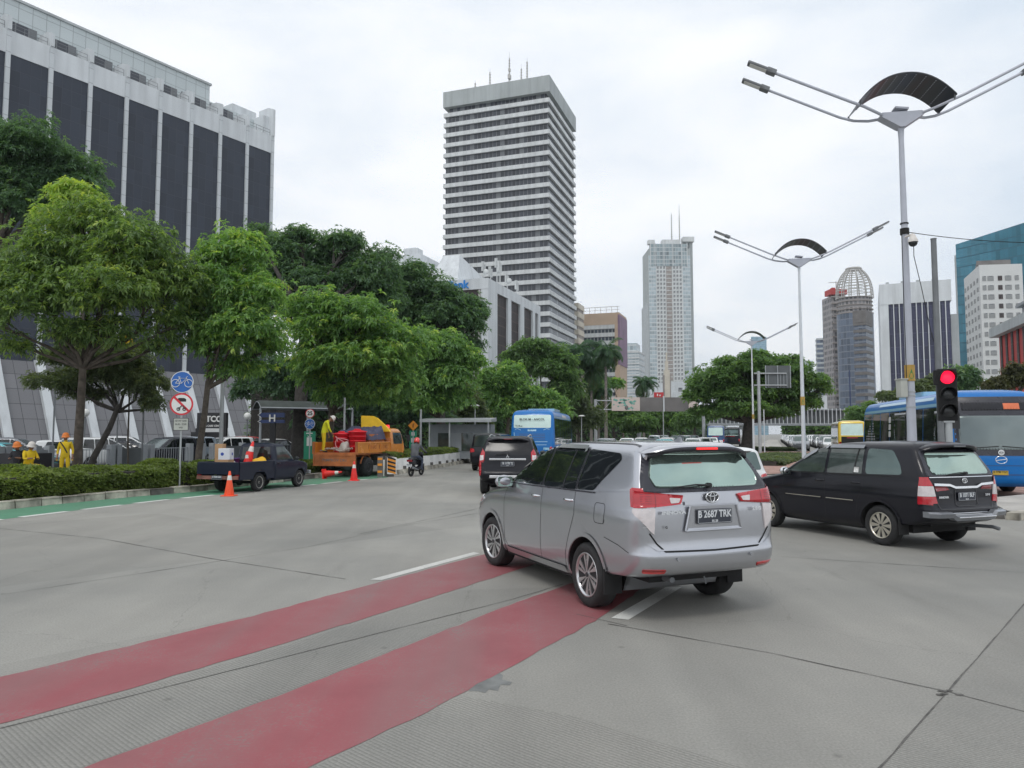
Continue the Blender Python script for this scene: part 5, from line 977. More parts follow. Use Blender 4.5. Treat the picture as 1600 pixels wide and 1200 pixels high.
        g = MB(); T = Matrix(((0, 0, 1, h+.005), (1, 0, 0, .0), (0, 1, 0, 1.32), (0, 0, 0, 1))); g.prism([(.085*math.cos(2*math.pi*i/20), .085*math.sin(2*math.pi*i/20)) for i in range(20)], 0, .012, 0, T); ellipse_ring(g, T@Matrix.Translation((0, 0, .015)), .05, .02, .008, 1); g.build('round_badge', ['chrome', 'sign_black'], r)
        g = MB(); b.strip(g, [(1.1, .98), (.6, .93), (-.6, .93), (-1.1, .98)], 'F', .02, .006); b.strip(g, [(1.15, .70), (.7, .66), (-.7, .66), (-1.15, .70)], 'F', .03, .006); g.build('front_creases', 'bus_navy', r)
        for sg in (1, -1):
            b.decal('headlight', rpoly([(sg*1.12, .88), (sg*.72, .84), (sg*.70, .68), (sg*1.12, .68)], .04), 'F', 'head_lens', .012, .08)
            g = MB(); g.tube([(h-.3, sg*1.1, 2.95), (h+.25, sg*1.25, 2.85), (h+.35, sg*1.3, 2.5)], .025, 8); g.box((h+.33, sg*1.3, 2.25), (.10, .22, .45)); g.build('side_mirror', 'black_plastic', r) if sg < 0 else None
            g = MB(); p0, _ = b.hit('F', sg*.75, 1.44, .03); p1, _ = b.hit('F', sg*.05, 1.50, .03); g.tube([p0, (p0+p1)/2, p1], .014, 6); g.build('windscreen_wiper', 'black_plastic', r)
        p = plate(r, 'B 7790 TGC', '', 0, 0, 0, .42, .13, 'plate_yellow', 'sign_black'); p.rotation_euler = (0, 0, math.pi); p.location = (h+.02, -.05, .72)
        b.decal('front_door', rpoly([(h-.75, .5), (h-.75, 2.6), (h-1.85, 2.6), (h-1.85, .5)], .05), 'R', 'glass_dark', .008, .2)
        b.decal('middle_door', rpoly([(1.0, .95), (1.0, 2.65), (-.6, 2.65), (-.6, .95)], .05), 'R', 'glass_dark', .008, .2)
        g = MB()
        for i in range(3): b.geo(g, rpoly([(-1.1, 1.75+.28*i), (-1.1, 1.97+.28*i), (-1.38, 1.97+.28*i), (-1.38, 1.75+.28*i)], .02, 2), 'R', .009, .1)
        g.build('door_stickers', 'bus_white', r)
        g = MB()
        for i, hh in enumerate((.25, .55, .8, 1.05, .75, 1.2, .6, .3)):
            x = -h+.7+.26*i
            for k in range(int(hh/.11)): b.strip(g, [(x, 1.32+.11*k), (x+.16, 1.32+.11*k)], 'R', .035, .008)
            b.strip(g, [(x+.08, 1.30), (x+.08, 1.30+hh)], 'R', .02, .008)
        g.build('skyline_graphic', 'bus_white', r)
        g = MB(); b.strip(g, [(h-2, 3.02), (-h+3, 3.02)], 'R', .10, .012, res=.4); g.build('roof_edge', 'bus_light', r)
    g = MB(); g.box((0, 0, .38), (L-2, 2.0, .2)); g.build('underframe', 'underbody', r)
    for x in (WF, WR):
        for sg in (1, -1): make_wheel(r, x, sg*(W-.17), .48, .28, .27, 'steel', rim='steel_wheel', n=28)
    return r
def small_bus(paint, label, name='coach', L=9, W=1.15, H=3.0, glass='film_dark', lower=None):
    r = empty(name, label=label, cat='bus'); h = L/2
    rows = [(.35, h-.2, -h+.2, W-.06, .2, .2, .05, .05, .0), (.5, h, -h, W, .25, .2, .08, .06, .0), (1.3, h, -h, W, .25, .2, .08, .06, .0), (H-.5, h-.2, -h+.1, W-.03, .25, .2, .08, .06, .0), (H-.12, h-.35, -h+.22, W-.10, .25, .25, .08, .06, .0), (H, h-.8, -h+.6, W-.45, .25, .25, .05, .04, .0)]
    b = Body(r, rows, paint, (), .45, 26, .3)
    b.decal('rear_window', rpoly([(.95, H*.56), (.92, H-.28), (-.92, H-.28), (-.95, H*.56)], .1, 3), 'B', glass, .008, .2)
    for v in 'LR': b.decal('side_window', rpoly([(h-.5, H*.45), (h-.6, H-.4), (-h+.4, H-.4), (-h+.4, H*.45)], .1, 3), v, 'glass_dark', .006, .4)
    if lower: b.decal('engine_grille', rpoly([(.92, .5), (.92, 1.62), (-.92, 1.62), (-.92, .5)], .06, 3), 'B', lower, .010, .2)
    g = MB(); g.box((-h-.01, 0, 1.52), (.05, .9, .07)); g.build('light_bar', 'lamp_red', r)
    for sg in (1, -1): b.decal('tail_light', rpoly([(sg*1.1, 1.15), (sg*.93, 1.15), (sg*.93, .8), (sg*1.1, .8)], .03, 2), 'B', 'lamp_red', .02, .2)
    g = MB(); g.box((-h-.03, 0, .50), (.1, 2.0, .14)); g.build('rear_bumper', 'black_plastic', r)
    for x in (h-2.2, -h+2.4):
        for sg in (1, -1): g = MB(); g.lathe([(0, sg*.14), (.3, sg*.14), (.44, sg*.13), (.46, 0), (.44, -sg*.13)], (x, sg*(W-.14), .46), 16, axis='Y'); g.build('wheel', 'rubber', r)
    return r
def motorcycle():
    r = empty('motorcycle', label='dark scooter ridden away along the planter wall', cat='motorcycle')
    for x in (-.62, .62):
        w_ = MB(); w_.lathe([(.22, -.04), (.27, -.045), (.29, 0), (.27, .045), (.22, .04), (.215, 0), (.22, -.04)], (x, 0, .29), 24, axis='Y'); w_.cyl((x, -.05, .29), (x, .05, .29), .05, n=10)
        for k in range(5): a = 2*math.pi*k/5; w_.cyl((x, 0, .29), (x+.22*math.cos(a), 0, .29+.22*math.sin(a)), .016, n=6)
        w_.build('wheel', 'rubber', r)
    m = MB(); m.tube([(.50, 0, .98), (.52, 0, .70), (.42, 0, .40), (.05, 0, .30), (-.35, 0, .36)], [.05, .08, .10, .10, .09], 10); m.tube([(.62, .07, .29), (.50, .07, .85)], .022, 8); m.tube([(.62, -.07, .29), (.50, -.07, .85)], .022, 8); m.build('frame', 'black_paint', r)
    m = MB(); m.sphere((-.40, 0, .62), .3, 16, 0, (1.35, .42, .50)); m.sphere((.62, 0, .50), .2, 12, 0, (1.0, .35, .5)); m.sphere((.50, 0, .93), .16, 12, 0, (.8, .9, .9)); m.box((.36, 0, .70), (.10, .34, .46)); m.build('fairing', 'black_paint', r)
    m = MB(); m.box((-.32, 0, .785), (.78, .26, .10), taper=.85); bevel(m.build('saddle', 'black_plastic', r), .03)
    m = MB(); m.tube([(.42, .34, 1.03), (.48, .2, 1.06), (.50, 0, 1.02), (.48, -.2, 1.06), (.42, -.34, 1.03)], .015, 8); m.tube([(.46, .24, 1.06), (.44, .30, 1.22)], .008, 6); m.tube([(.46, -.24, 1.06), (.44, -.30, 1.22)], .008, 6); m.box((.43, .31, 1.25), (.02, .12, .08)); m.box((.43, -.31, 1.25), (.02, .12, .08)); m.build('handlebar', 'black_plastic', r)
    m = MB(); m.box((-.80, 0, .70), (.06, .24, .09)); m.build('tail_light', 'lamp_dark_red', r); m = MB(); m.tube([(-.1, -.13, .28), (-.5, -.15, .33), (-.82, -.16, .40)], [.03, .05, .05], 10); m.build('exhaust', 'pole_dark', r)
    plate(r, 'B 4126 SEV', '', -.86, 0, .50, .27, .11, 'plate_ink', 'sign_black')
    return r
# ------------------------------------------------------------------ foliage
def leaf_arrays(rng, cen, outd, k, L, Wd, droop, tone, spread=1.0, up=.6):
    n = len(cen); U = outd*.7+np.array([0, 0, up]); U /= np.linalg.norm(U, axis=1, keepdims=True)+1e-9
    a = np.cross(U, rng.normal(size=(n, 3))); a /= np.linalg.norm(a, axis=1, keepdims=True)+1e-9; b = np.cross(U, a)
    ph = (np.arange(k)[None]*2*np.pi/k+rng.uniform(0, 6.28, (n, 1))+rng.normal(0, .25, (n, k)))
    el = rng.uniform(-.35, .75, (n, k)); ce = np.cos(el)[..., None]*spread
    d = ce*(a[:, None]*np.cos(ph)[..., None]+b[:, None]*np.sin(ph)[..., None])+np.sin(el)[..., None]*U[:, None]
    ln = L*rng.uniform(.65, 1.15, (n, k))[..., None]; dr = droop*rng.uniform(.4, 1.3, (n, k))[..., None]; Z = np.array([0, 0, 1.0])
    c = cen[:, None]; base = c+d*ln*.08; mid = c+d*ln*.52-Z*dr*ln*.25; tip = c+d*ln-Z*dr*ln*.95
    sd_ = np.cross(d, Z[None, None]+rng.normal(0, .45, (n, k, 3))); sd_ /= np.linalg.norm(sd_, axis=2, keepdims=True)+1e-9; wv = sd_*Wd*.5*rng.uniform(.7, 1.2, (n, k))[..., None]
    V = np.stack([base, mid-wv, tip, mid+wv], axis=2).reshape(-1, 3)
    T = np.clip(tone[:, None]+rng.normal(0, .11, (n, k)), 0, 1).reshape(-1)
    return V, T
def quads_mesh(name, V, T, m, parent=None):
    n = len(V)//4; me = bpy.data.meshes.new(name); me.vertices.add(len(V)); me.vertices.foreach_set('co', V.astype(np.float32).ravel())
    me.loops.add(4*n); me.loops.foreach_set('vertex_index', np.arange(4*n, dtype=np.int32)); me.polygons.add(n)
    me.polygons.foreach_set('loop_start', np.arange(0, 4*n, 4, dtype=np.int32)); 
    at = me.attributes.new('tone', 'FLOAT', 'FACE'); at.data.foreach_set('value', T.astype(np.float32)); me.update(calc_edges=True)
    return link_mesh(name, me, m, parent)
def crown_points(rng, lobes, n, shell=.72, low=-.55, bump=.22):
    lob = np.array(lobes, float); wts = (lob[:, 3]*lob[:, 4]+lob[:, 3]*lob[:, 5]+lob[:, 4]*lob[:, 5]); wts /= wts.sum(); idx = rng.choice(len(lob), n, p=wts)
    d = rng.normal(size=(n*2, 3)); d /= np.linalg.norm(d, axis=1, keepdims=True); d = d[d[:, 2] > low][:n]
    while len(d) < n: d = np.vstack([d, np.abs(d[:n-len(d)])])
    r = np.where(rng.uniform(size=n) < shell, rng.uniform(.86, 1.06, n), rng.uniform(.35, .9, n))
    ang = np.stack([np.sin(d[:, 0]*5+idx*1.7)*np.sin(d[:, 1]*6+idx), np.sin(d[:, 2]*7+idx*2.3)], 1).sum(1)
    r = r*(1+bump*.5*ang*(1+0*r)); rad = lob[idx, 3:6]; c = lob[idx, :3]+d*r[:, None]*rad
    return c, d, idx
def make_tree(name, label, base, lobes, n, leaf, seed, trunk_r=.2, L=.26, Wd=.085, droop=.7, k=9, bark='bark', tb=None, fork=.45, group=None, tone=(.25, .75), cat='tree', new=.12, shell=.72, low=-.55, limbs=True, lean=None, bump=.22):
    group = group or {'street_tree': 'leafy trees along the avenue', 'dark_tree': 'tall dark trees behind the street trees'}.get(name)
    rng = np.random.default_rng(seed); base = Vector(base); r = empty(name, base, 0, label, cat, group)
    lob = [(l[0]-base.x, l[1]-base.y, l[2]-base.z, l[3], l[4], l[5]) for l in lobes]
    big = lob; lob = []
    for l in big:
        rm = (l[3]*l[4]*l[5])**(1/3); q = 11 if rm > 1.2 else 7
        for j in range(q):
            v = rng.normal(size=3); v /= np.linalg.norm(v); v[2] = max(v[2], rng.uniform(-.75, .1)); s_ = rng.uniform(.34, .62); k_ = (1.04-s_)*rng.uniform(.8, 1.1)
            lob.append((l[0]+v[0]*l[3]*k_, l[1]+v[1]*l[4]*k_, l[2]+v[2]*l[5]*k_*1.05, l[3]*s_, l[4]*s_, l[5]*s_*.92))
    c, d, idx = crown_points(rng, lob, n, shell, low, bump); own = np.repeat(np.arange(len(big)), [11 if (l[3]*l[4]*l[5])**(1/3) > 1.2 else 7 for l in big])
    idx0 = idx; lt = rng.uniform(0, 1, len(lob)); idx = own[idx]; lob = big
    patch = .65*lt[idx0]+.35*(.5+.5*np.sin(c[:, 0]*1.1+seed)*np.sin(c[:, 1]*1.3+c[:, 2]*.9+seed*2)); t = tone[0]+(tone[1]-tone[0])*(.55*patch+.45*rng.uniform(size=n))
    fresh = rng.uniform(size=n) < new*(d[:, 2] > .1); t = np.where(fresh, np.clip(t+.35, 0, 1), t)
    fr = rng.uniform(size=n) < .12; c = c+d*(fr*rng.uniform(.1, .42, n))[:, None]*np.minimum(1.6, np.array(big)[idx, 5])[:, None]; V, T = leaf_arrays(rng, c, d, k, L, Wd, droop, t); quads_mesh('crown', V, T, leaf, r)
    cz = min(l[2]-l[5]*.3 for l in lob); cm = np.average(np.array(lob)[:, :3], axis=0); top = Vector((cm[0]*fork*.6, cm[1]*fork*.6, max(1.2, cz*.92)))
    if lean: top = Vector(lean)-base
    mb = MB(); pts = [Vector((0, 0, -.1)), Vector((rng.normal(0, .04), 0, top.z*.3))+Vector((top.x*.25, top.y*.25, 0)), Vector((top.x*.7, top.y*.7, top.z*.68)), top]
    mb.tube([Vector((0, 0, -.1)), Vector((0, 0, .12))]+pts[1:], [trunk_r*1.5, trunk_r*1.12, trunk_r, trunk_r*.88, trunk_r*.75], 12)
    if limbs:
        for j, l in enumerate(lob):
            q = Vector(l[:3]); m_ = (top+q)/2+Vector((rng.normal(0, .25), rng.normal(0, .25), -.25)); mb.tube([top-Vector((0, 0, .3)), m_, q], [trunk_r*.55, trunk_r*.36, trunk_r*.16], 8)
            cand = np.where(idx == j)[0]
            for i in (rng.choice(cand, min(9, len(cand)), replace=False) if len(cand) else []):
                e_ = Vector(c[i]); s_ = q+(m_-q)*rng.uniform(0, .7); mb.tube([s_, (s_+e_)/2+Vector((0, 0, .15)), e_], [trunk_r*.16, trunk_r*.1, trunk_r*.04], 5)
    mb.build('trunk', bark, r); return r
def pxlobes(Y, L, dy=.75, kz=1.0):
    """ellipses seen in the photo -> ellipsoids at distance Y(+offset)"""
    o = []
    for l in L:
        cx, cy, rx, ry = l[:4]; y = Y+(l[4] if len(l) > 4 else 0); p = P(cx, cy, y); s = y/F_PX; o.append((p.x, p.y, p.z, rx*s, max(rx, ry)*s*dy, ry*s*kz))
    return o
def palm(base, h, label, seed, n=22, fl=2.6, crown_shaft=True, group=None, tr=.17):
    rng = np.random.default_rng(seed); r = empty('palm_tree', base, 0, label, 'palm tree', 'palms by the avenue')
    m = MB(); m.tube([(0, 0, -.1), (0.03, 0, h*.3), (.06, .03, h*.7), (.05, .05, h)], [tr*1.3, tr, tr*.9, tr*.7], 10); m.build('trunk', 'palm_bark', r)
    V = []; T = []; rch = MB()
    for i in range(n):
        az = 2*math.pi*i/n*2.4+rng.uniform(-.2, .2); el = rng.uniform(-1.1, 1.3); L = fl*rng.uniform(.8, 1.1); d = np.array([math.cos(az), math.sin(az), 0]); pts = []
        for j in range(9):
            t = j/8; a = el-t*t*1.7-t*.25; 
            pts.append(pts[-1]+(d*math.cos(a)+np.array([0, 0, math.sin(a)]))*L/8 if j else np.array([.05, .05, h]))
        rch.tube([Vector(p) for p in pts], [.04-.0035*j for j in range(9)], 4)
        sd_ = np.array([-d[1], d[0], 0]); tn = rng.uniform(.2, .7) if el > -.25 else rng.uniform(.6, 1.0)
        for j in range(1, 34):
            t = j/33*8*.999; k = min(7, int(t)); p = pts[k]+(pts[k+1]-pts[k])*(t-k); f = (pts[k+1]-pts[k]); f /= np.linalg.norm(f)
            ll = fl*.26*math.sin(math.pi*min(1, .15+j/33*.85))
            for sg in (-1, 1):
                e_ = p+(sd_*sg*.75+f*.5+np.array([0, 0, -.45-.25*rng.uniform()]))*ll; V += [p-f*.05, (p+e_)/2-f*.06+np.array([0, 0, .03]), e_, (p+e_)/2+f*.07+np.array([0, 0, .03])]; T.append(tn+rng.normal(0, .06))
    quads_mesh('crown', np.array(V), np.clip(np.array(T), 0, 1), 'leaf_palm', r); rch.build('frond_ribs', 'leaf_green_paint', r); return r
def hedge_geo(path, w0, h, n, seed, leaf='leaf_hedge', name='hedge', label=None, L=.10, Wd=.05, kind=None, cat='hedge', z0=.12, rough=.10, parent=None):
    rng = np.random.default_rng(seed); path = [Vector(p) for p in path]; seg = [(b-a).length for a, b in zip(path[:-1], path[1:])]; tot = sum(seg); cum = np.cumsum([0]+seg)
    r = empty(name, path[0], 0, label, cat) if parent is None else parent; o = path[0]
    s = rng.uniform(0, tot, n); i = np.clip(np.searchsorted(cum, s)-1, 0, len(seg)-1); A = np.array(path); 
    f = (s-cum[i])/np.array(seg)[i]; p = A[i]+(A[i+1]-A[i])*f[:, None]; dr = (A[i+1]-A[i]); dr /= np.linalg.norm(dr, axis=1, keepdims=True); nr = np.stack([-dr[:, 1], dr[:, 0], 0*dr[:, 0]], 1)
    u = rng.uniform(-1, 1, n); v = rng.uniform(0, 1, n); face = rng.uniform(size=n)
    u = np.where(face < .35, np.sign(u)*rng.uniform(.86, 1.04, n), u); v = np.where(face > .45, rng.uniform(.88, 1.03, n), v)
    hh = h*(1+rough*np.sin(s*2.1)*np.sin(s*.7+1)+rough*.6*np.sin(s*5.3)); c = p+nr*(u*w0/2*(1+.08*np.sin(s*3)))[:, None]; c[:, 2] += z0+v*hh*(1-.45*np.maximum(0, np.abs(u)-.6))-path[0].z*0
    c -= np.array(o); d = nr*u[:, None]+np.array([0, 0, .6]); t = .2+.6*(.5+.5*np.sin(s*1.3+u*2)*np.sin(s*.37+v*3))*rng.uniform(.6, 1.2, n)
    V, T = leaf_arrays(rng, c, d, 7, L, Wd, .25, t, 1.0, .9); quads_mesh('foliage', V, T, leaf, r)
    m = MB(); k = 0
    for a, b in zip(path[:-1], path[1:]):
        dd = (b-a).normalized(); nn = Vector((-dd.y, dd.x, 0)); q = w0*.43
        vs = [a-o+nn*q, a-o-nn*q, b-o-nn*q, b-o+nn*q]; zt = Vector((0, 0, h*.86+z0)); zb = Vector((0, 0, z0))
        m.add([x+zb for x in vs]+[x+zt for x in vs], [(0, 1, 2, 3), (4, 5, 6, 7), (0, 1, 5, 4), (1, 2, 6, 5), (2, 3, 7, 6), (3, 0, 4, 7)])
    m.build('twigs', 'bark_dark', r); 
    if kind: r['kind'] = kind
    return r
# ------------------------------------------------------------------ street furniture
def street_lamp(loc, rz, label, h=10.2, cctv=False, r0=.17, r1=.085):
    r = empty('street_lamp', loc, rz, label, 'street lamp', 'twin armed street lamps with a curved solar panel')
    m = MB(); m.cyl((0, 0, 0), (0, 0, h-.35), r0, r1, 20); m.cyl((0, 0, 0), (0, 0, .05), .30, n=20); m.cyl((0, 0, h-.40), (0, 0, h-.10), r1, r1*1.25, 20); m.build('pole', 'pole_lilac' if cctv else 'pole_white', r)
    m = MB(); m.cyl((0, 0, 2.55), (0, 0, 2.58), r0-.002, n=20); m.cyl((0, 0, 2.95), (0, 0, 2.98), r0-.004, n=20); m.build('pole_bands', 'galv', r) if cctv else None
    z = 3.25; rr = r0+(r1-r0)*z/h+.006; m = MB(); m.cyl((0, 0, z), (0, 0, z+.42), rr+.012, n=20)
    m.add([((rr+.02)*math.cos(a)*1.0, (rr+.02)*math.sin(a), z+dz) for a, dz in [(R(-90-30), .1), (R(-90), .32), (R(-90+30), .1), (R(-90), .04)]], [(0, 1, 2, 3)], 1); m.build('painted_collar', ['band_gold', 'leaf_green_paint'], r)
    # head bracket
    m = MB(); B = Matrix(((1, 0, 0, 0), (0, 0, -1, 0), (0, 1, 0, 0), (0, 0, 0, 1))); m.prism([(-.06, h-.12), (.06, h-.12), (.55, h+.20), (.50, h+.29), (-.50, h+.29), (-.55, h+.20)], -.16, .16, 0, B); m.box((0, 0, h+.40), (.34, .3, .05), rot=Matrix.Rotation(R(8), 3, 'Y')); m.build('head_bracket', 'pole_lilac', r)
    for sg in (-1, 1):
        for sy in (-1, 1):
            a = E('arm', r); pts = [(sg*.45, sy*.10, h+.22), (sg*.72, sy*.30, h+.26), (sg*1.05, sy*.46, h+.36), (sg*1.4, sy*.50, h+.50), (sg*3.28, sy*.50, h+1.42)]
            m = MB(); m.tube(pts, .038, 8); m.build('tube', 'pole_lilac', a)
            d = Vector((sg*1.88, 0, .92)).normalized(); p = Vector(pts[-1]); rot = d.to_track_quat('X', 'Z').to_matrix()
            m = MB(); m.box(p+d*.12, (.26, .22, .13), rot=rot); m.box(p+d*.45, (.68, .24, .07), rot=rot); bevel(m.build('lamp_head', 'pole_dark', a), .02)
            m = MB(); m.box(p+d*.47+rot@Vector((0, 0, -.04)), (.5, .18, .012), rot=rot); m.build('diffuser', 'globe', a)
    # curved solar sheet between the arm pairs
    m = MB(); n = 20; vs = []
    for i in range(n+1):
        t = -1+2*i/n; x = 1.18*t; z = h+1.12-.66*abs(t)**2.2; 
        for y, dz in ((-.60, 0), (.60, 0), (.60, .035), (-.60, .035)): vs.append((x, y, z+dz))
    m.add(vs, [(i*4+j, i*4+(j+1) % 4, (i+1)*4+(j+1) % 4, (i+1)*4+j) for i in range(n) for j in range(4)]+[(0, 1, 2, 3), tuple(n*4+3-j for j in range(4))], 0, False)
    o = m.build('solar_panel', 'solar_cell', r); fix_normals(o.data)
    m = MB()
    for i in range(2, n-1, 2):
        t = -1+2*i/n; z = h+1.12-.66*abs(t)**2.2-.012
        for j in range(12): m.box((1.18*t, -.53+.096*j, z), (.03, .028, .008))
    m.build('cell_gaps', 'pole_lilac', o)
    m = MB()
    for sg in (-1, 1):
        for sy in (-1, 1): m.cyl((sg*1.15, sy*.49, h+.38), (sg*1.16, sy*.54, h+.52), .022, n=6)
    m.build('panel_bracket', 'pole_dark', r)
    return r
def traffic_light(loc, rz):
    r = empty('traffic_light', loc, rz, 'black three lamp traffic light showing red on a grey post', 'traffic light'); z0 = 2.17
    m = MB(); m.cyl((0, 0, 0), (0, 0, z0), .075, n=16); m.box((0, 0, z0-.02), (.22, .16, .04)); m.cyl((0, 0, 0), (0, 0, .04), .16, n=16); m.build('post', 'galv', r)
    m = MB(); m.box((0, .05, z0+.60), (.40, .20, 1.20)); m.box((-.12, .02, z0+1.0), (.30, .12, .35)); bevel(m.build('housing', 'matt_black', r), .02)
    for i, (mm, z) in enumerate((('signal_glow', 1.0), ('signal_off', .61), ('signal_off', .22))):
        u = MB(); n = 20; z = z+z0; ri = .155; vs = []
        for k in range(n+1):
            a = math.pi*(-.12+1.24*k/n); dp = .26*max(.15, math.sin(math.pi*k/n)**.5)
            for (rr, y) in ((ri, -.05), (ri, -.05-dp), (ri+.012, -.05-dp), (ri+.012, -.05)): vs.append((rr*math.cos(a), y, z+rr*math.sin(a)))
        u.add(vs, [(i_*4+j, i_*4+(j+1) % 4, (i_+1)*4+(j+1) % 4, (i_+1)*4+j) for i_ in range(n) for j in range(4)], 0, True); v = u.build('visor', 'matt_black', r)
        l = MB(); l.lathe([(0, -.03), (.08, -.022), (.14, -.004), (.15, .02)], (0, -.07, z), 24, axis='Y'); l.build('lamp', mm, r)
    return r
def disc_sign(parent, name, c, rad, face, rim=None, rimw=.04, yaw=0):
    m = MB(); x, y, z = c; m.cyl((x, y+.012, z), (x, y, z), rad, n=32); o = m.build(name, face if not rim else rim, parent)
    if rim: m = MB(); m.cyl((x, y, z), (x, y-.004, z), rad-rimw, n=32); m.build('face', face, o)
    return o
FRONT = lambda x, y, z: Matrix(((1, 0, 0, x), (0, 0, -1, y), (0, 1, 0, z), (0, 0, 0, 1)))
def bicycle(parent, c, s, m_='sign_white', t=.018):
    x, y, z = c; T = FRONT(x, y, z); m = MB(); 
    for sx in (-1, 1): ellipse_ring(m, T, .34*s, .34*s, t*s*1.6, 0, 24, (sx*.56*s, -.12*s))
    for pts in ([(-.56, -.12), (-.22, .34), (.36, .34), (-.05, -.12), (-.56, -.12)], [(-.05, -.12), (-.26, .44)], [(.56, -.12), (.34, .44), (.46, .50)], [(-.36, .45), (-.16, .45)]):
        m.tube([T@Vector((a*s, b*s, 0)) for a, b in pts], t*s*1.5, 5)
    return m.build('bicycle_symbol', m_, parent)
def person_gun(): pass
# ------------------------------------------------------------------ buildings
def frame_at(px, Y, ang):
    """origin on the ground under pixel column px at distance Y; local x runs at compass angle ang"""
    p = Gx(px, Y); return p, math.pi/2-R(ang)
def face_box(mb, x0, x1, y0, y1, z0, z1, mi=0): return mb.box(((x0+x1)/2, (y0+y1)/2, (z0+z1)/2), (abs(x1-x0), abs(y1-y0), z1-z0), 0, mi)
def left_office():
    th = 32.5; Y0 = 81.6; s = 4.5; p0 = P(12.3, 85, Y0); q8 = P(425.5, 240, Y0*29.5/21.5); dv = Vector((q8.x-p0.x, q8.y-p0.y)); s = dv.length/8; th = math.degrees(math.atan2(dv.x, dv.y)); r = empty('office_block', (p0.x, p0.y, 0), math.pi/2-R(th), 'long office block with dark glazed bays between white ribs and a sloping base', 'building')
    Y8 = Y0+8*s*math.cos(R(th)); zb = P(426, 240, Y8).z; zt = P(426, 213, Y8).z; zp = P(424, 170, Y8).z; Yw = Y0+5.9*s*math.cos(R(th))+2; ztop = P(337, 132, Yw).z; zs = 10.2; D = 4.9
    # y local: +y = to the left of the run = inward
    K0, K1 = -7, 8; x0, x1 = K0*s, K1*s
    m = MB(); face_box(m, x0, x1-.2, 1.2, 16, 0, zt); m.build('core', 'grey_stone', r)
    for k in range(K0, K1):
        m = MB(); face_box(m, k*s+.25, (k+1)*s-.25, .08, 1.2, zs, zb); m.build('glazing_bay', 'bronze_glass', r)
        m = MB(); face_box(m, k*s+.25, (k+1)*s-.25, -.02, 1.2, zb, zt); m.build('spandrel', 'white_stone', r)
        m = MB(); a = [(k*s+.42, 0.05, zs), ((k+1)*s-.42, .05, zs), ((k+1)*s-.42, -D, .1), (k*s+.42, -D, .1)]; hh = math.hypot(D, zs)
        m.quad(*a, 0, [(0, hh), (s-.84, hh), (s-.84, 0), (0, 0)]); m.build('sloping_panel', 'slope_panel', r)
    for k in range(K0, K1+1):
        m = MB(); face_box(m, k*s-.25, k*s+.25, -.14, 1.2, zs, zt); m.build('pilaster', 'bay_frame', r)
        m = MB(); m.add([(k*s-.46, -.45, zs+.2), (k*s+.46, -.45, zs+.2), (k*s+.46, -D-.5, .0), (k*s-.46, -D-.5, .0), (k*s-.46, .4, zs+.2), (k*s+.46, .4, zs+.2), (k*s+.46, -D+.5, .0), (k*s-.46, -D+.5, .0)], [(0, 1, 2, 3), (7, 6, 5, 4), (0, 3, 7, 4), (1, 5, 6, 2), (0, 4, 5, 1), (3, 2, 6, 7)]); m.build('slanting_rib', 'white_stone', r)
        m = MB(); Bm = Matrix(((0, 0, 1, k*s), (1, 0, 0, 0), (0, 1, 0, 0), (0, 0, 0, 1))); zq = zp-(2.6 if k < 8 else 0); m.prism([(-.30, zt), (3.2, zt), (3.2, zq+.3), (.9, zq+.3), (-.30, zq-.2)], -.19, .19, 0, Bm); m.build('balcony_fin', 'white_stone', r)
        if k < K1:
            m = MB(); 
            for z in (zt+.45, zt+.9): m.cyl((k*s+.42, .15, z), ((k+1)*s-.42, .15, z), .03, n=5, smooth=False)
            for j in range(4): m.cyl((k*s+.42+(s-.84)*j/3, .15, zt), (k*s+.42+(s-.84)*j/3, .15, zt+.9), .03, n=5)
            m.build('balcony_rail', 'pole_dark', r)
    xe = 6.05*s
    m = MB(); face_box(m, x0, xe, 3.2, 15, zt, ztop); m.build('penthouse_wall', 'parapet_panel', r); m = MB(); face_box(m, xe, x1-.3, 3.2, 15, zt, ztop-2.4); m.build('penthouse_wall', 'parapet_panel', r)
    m = MB(); face_box(m, x0, xe+.2, 3.0, 15, ztop, ztop+.3); m.build('parapet_coping', 'grey_stone', r)
    for k in range(K0, 7): m = MB(); face_box(m, k*s+.3, (k+1)*s-.4, 3.05, 3.25, zt+.1, zt+2.7); m.build('penthouse_window', 'band_glass', r)
    m = MB(); face_box(m, 7.1*s, 8.05*s, 4.5, 16, zt, ztop-.5); face_box(m, 7.75*s, 8.08*s, .8, 4.5, zt, ztop-2.2); m.build('stair_tower', 'white_stone', r)
    # the recessed window row at the foot of the glazing (left end) and the entrance
    m = MB(); x = 5.25*s; 
    m.add([(x-2.6, -D-.3, 0), (x+1.2, -D-.3, 0), (x+1.2, -2.2, 4.6), (x-1.2, -2.2, 4.6), (x-2.6, -1, 0), (x+1.2, -1, 0)], [(0, 1, 2, 3), (0, 3, 4), (1, 5, 2), (3, 2, 5, 4)]); m.build('entrance_surround', 'raw_concrete', r)
    m = MB(); face_box(m, x-1.9, x+1.0, -D-.5, -D-.3, .2, 2.6); m.build('entrance_screen', 'sign_white', r)
    return r, (p0, th, s, D)
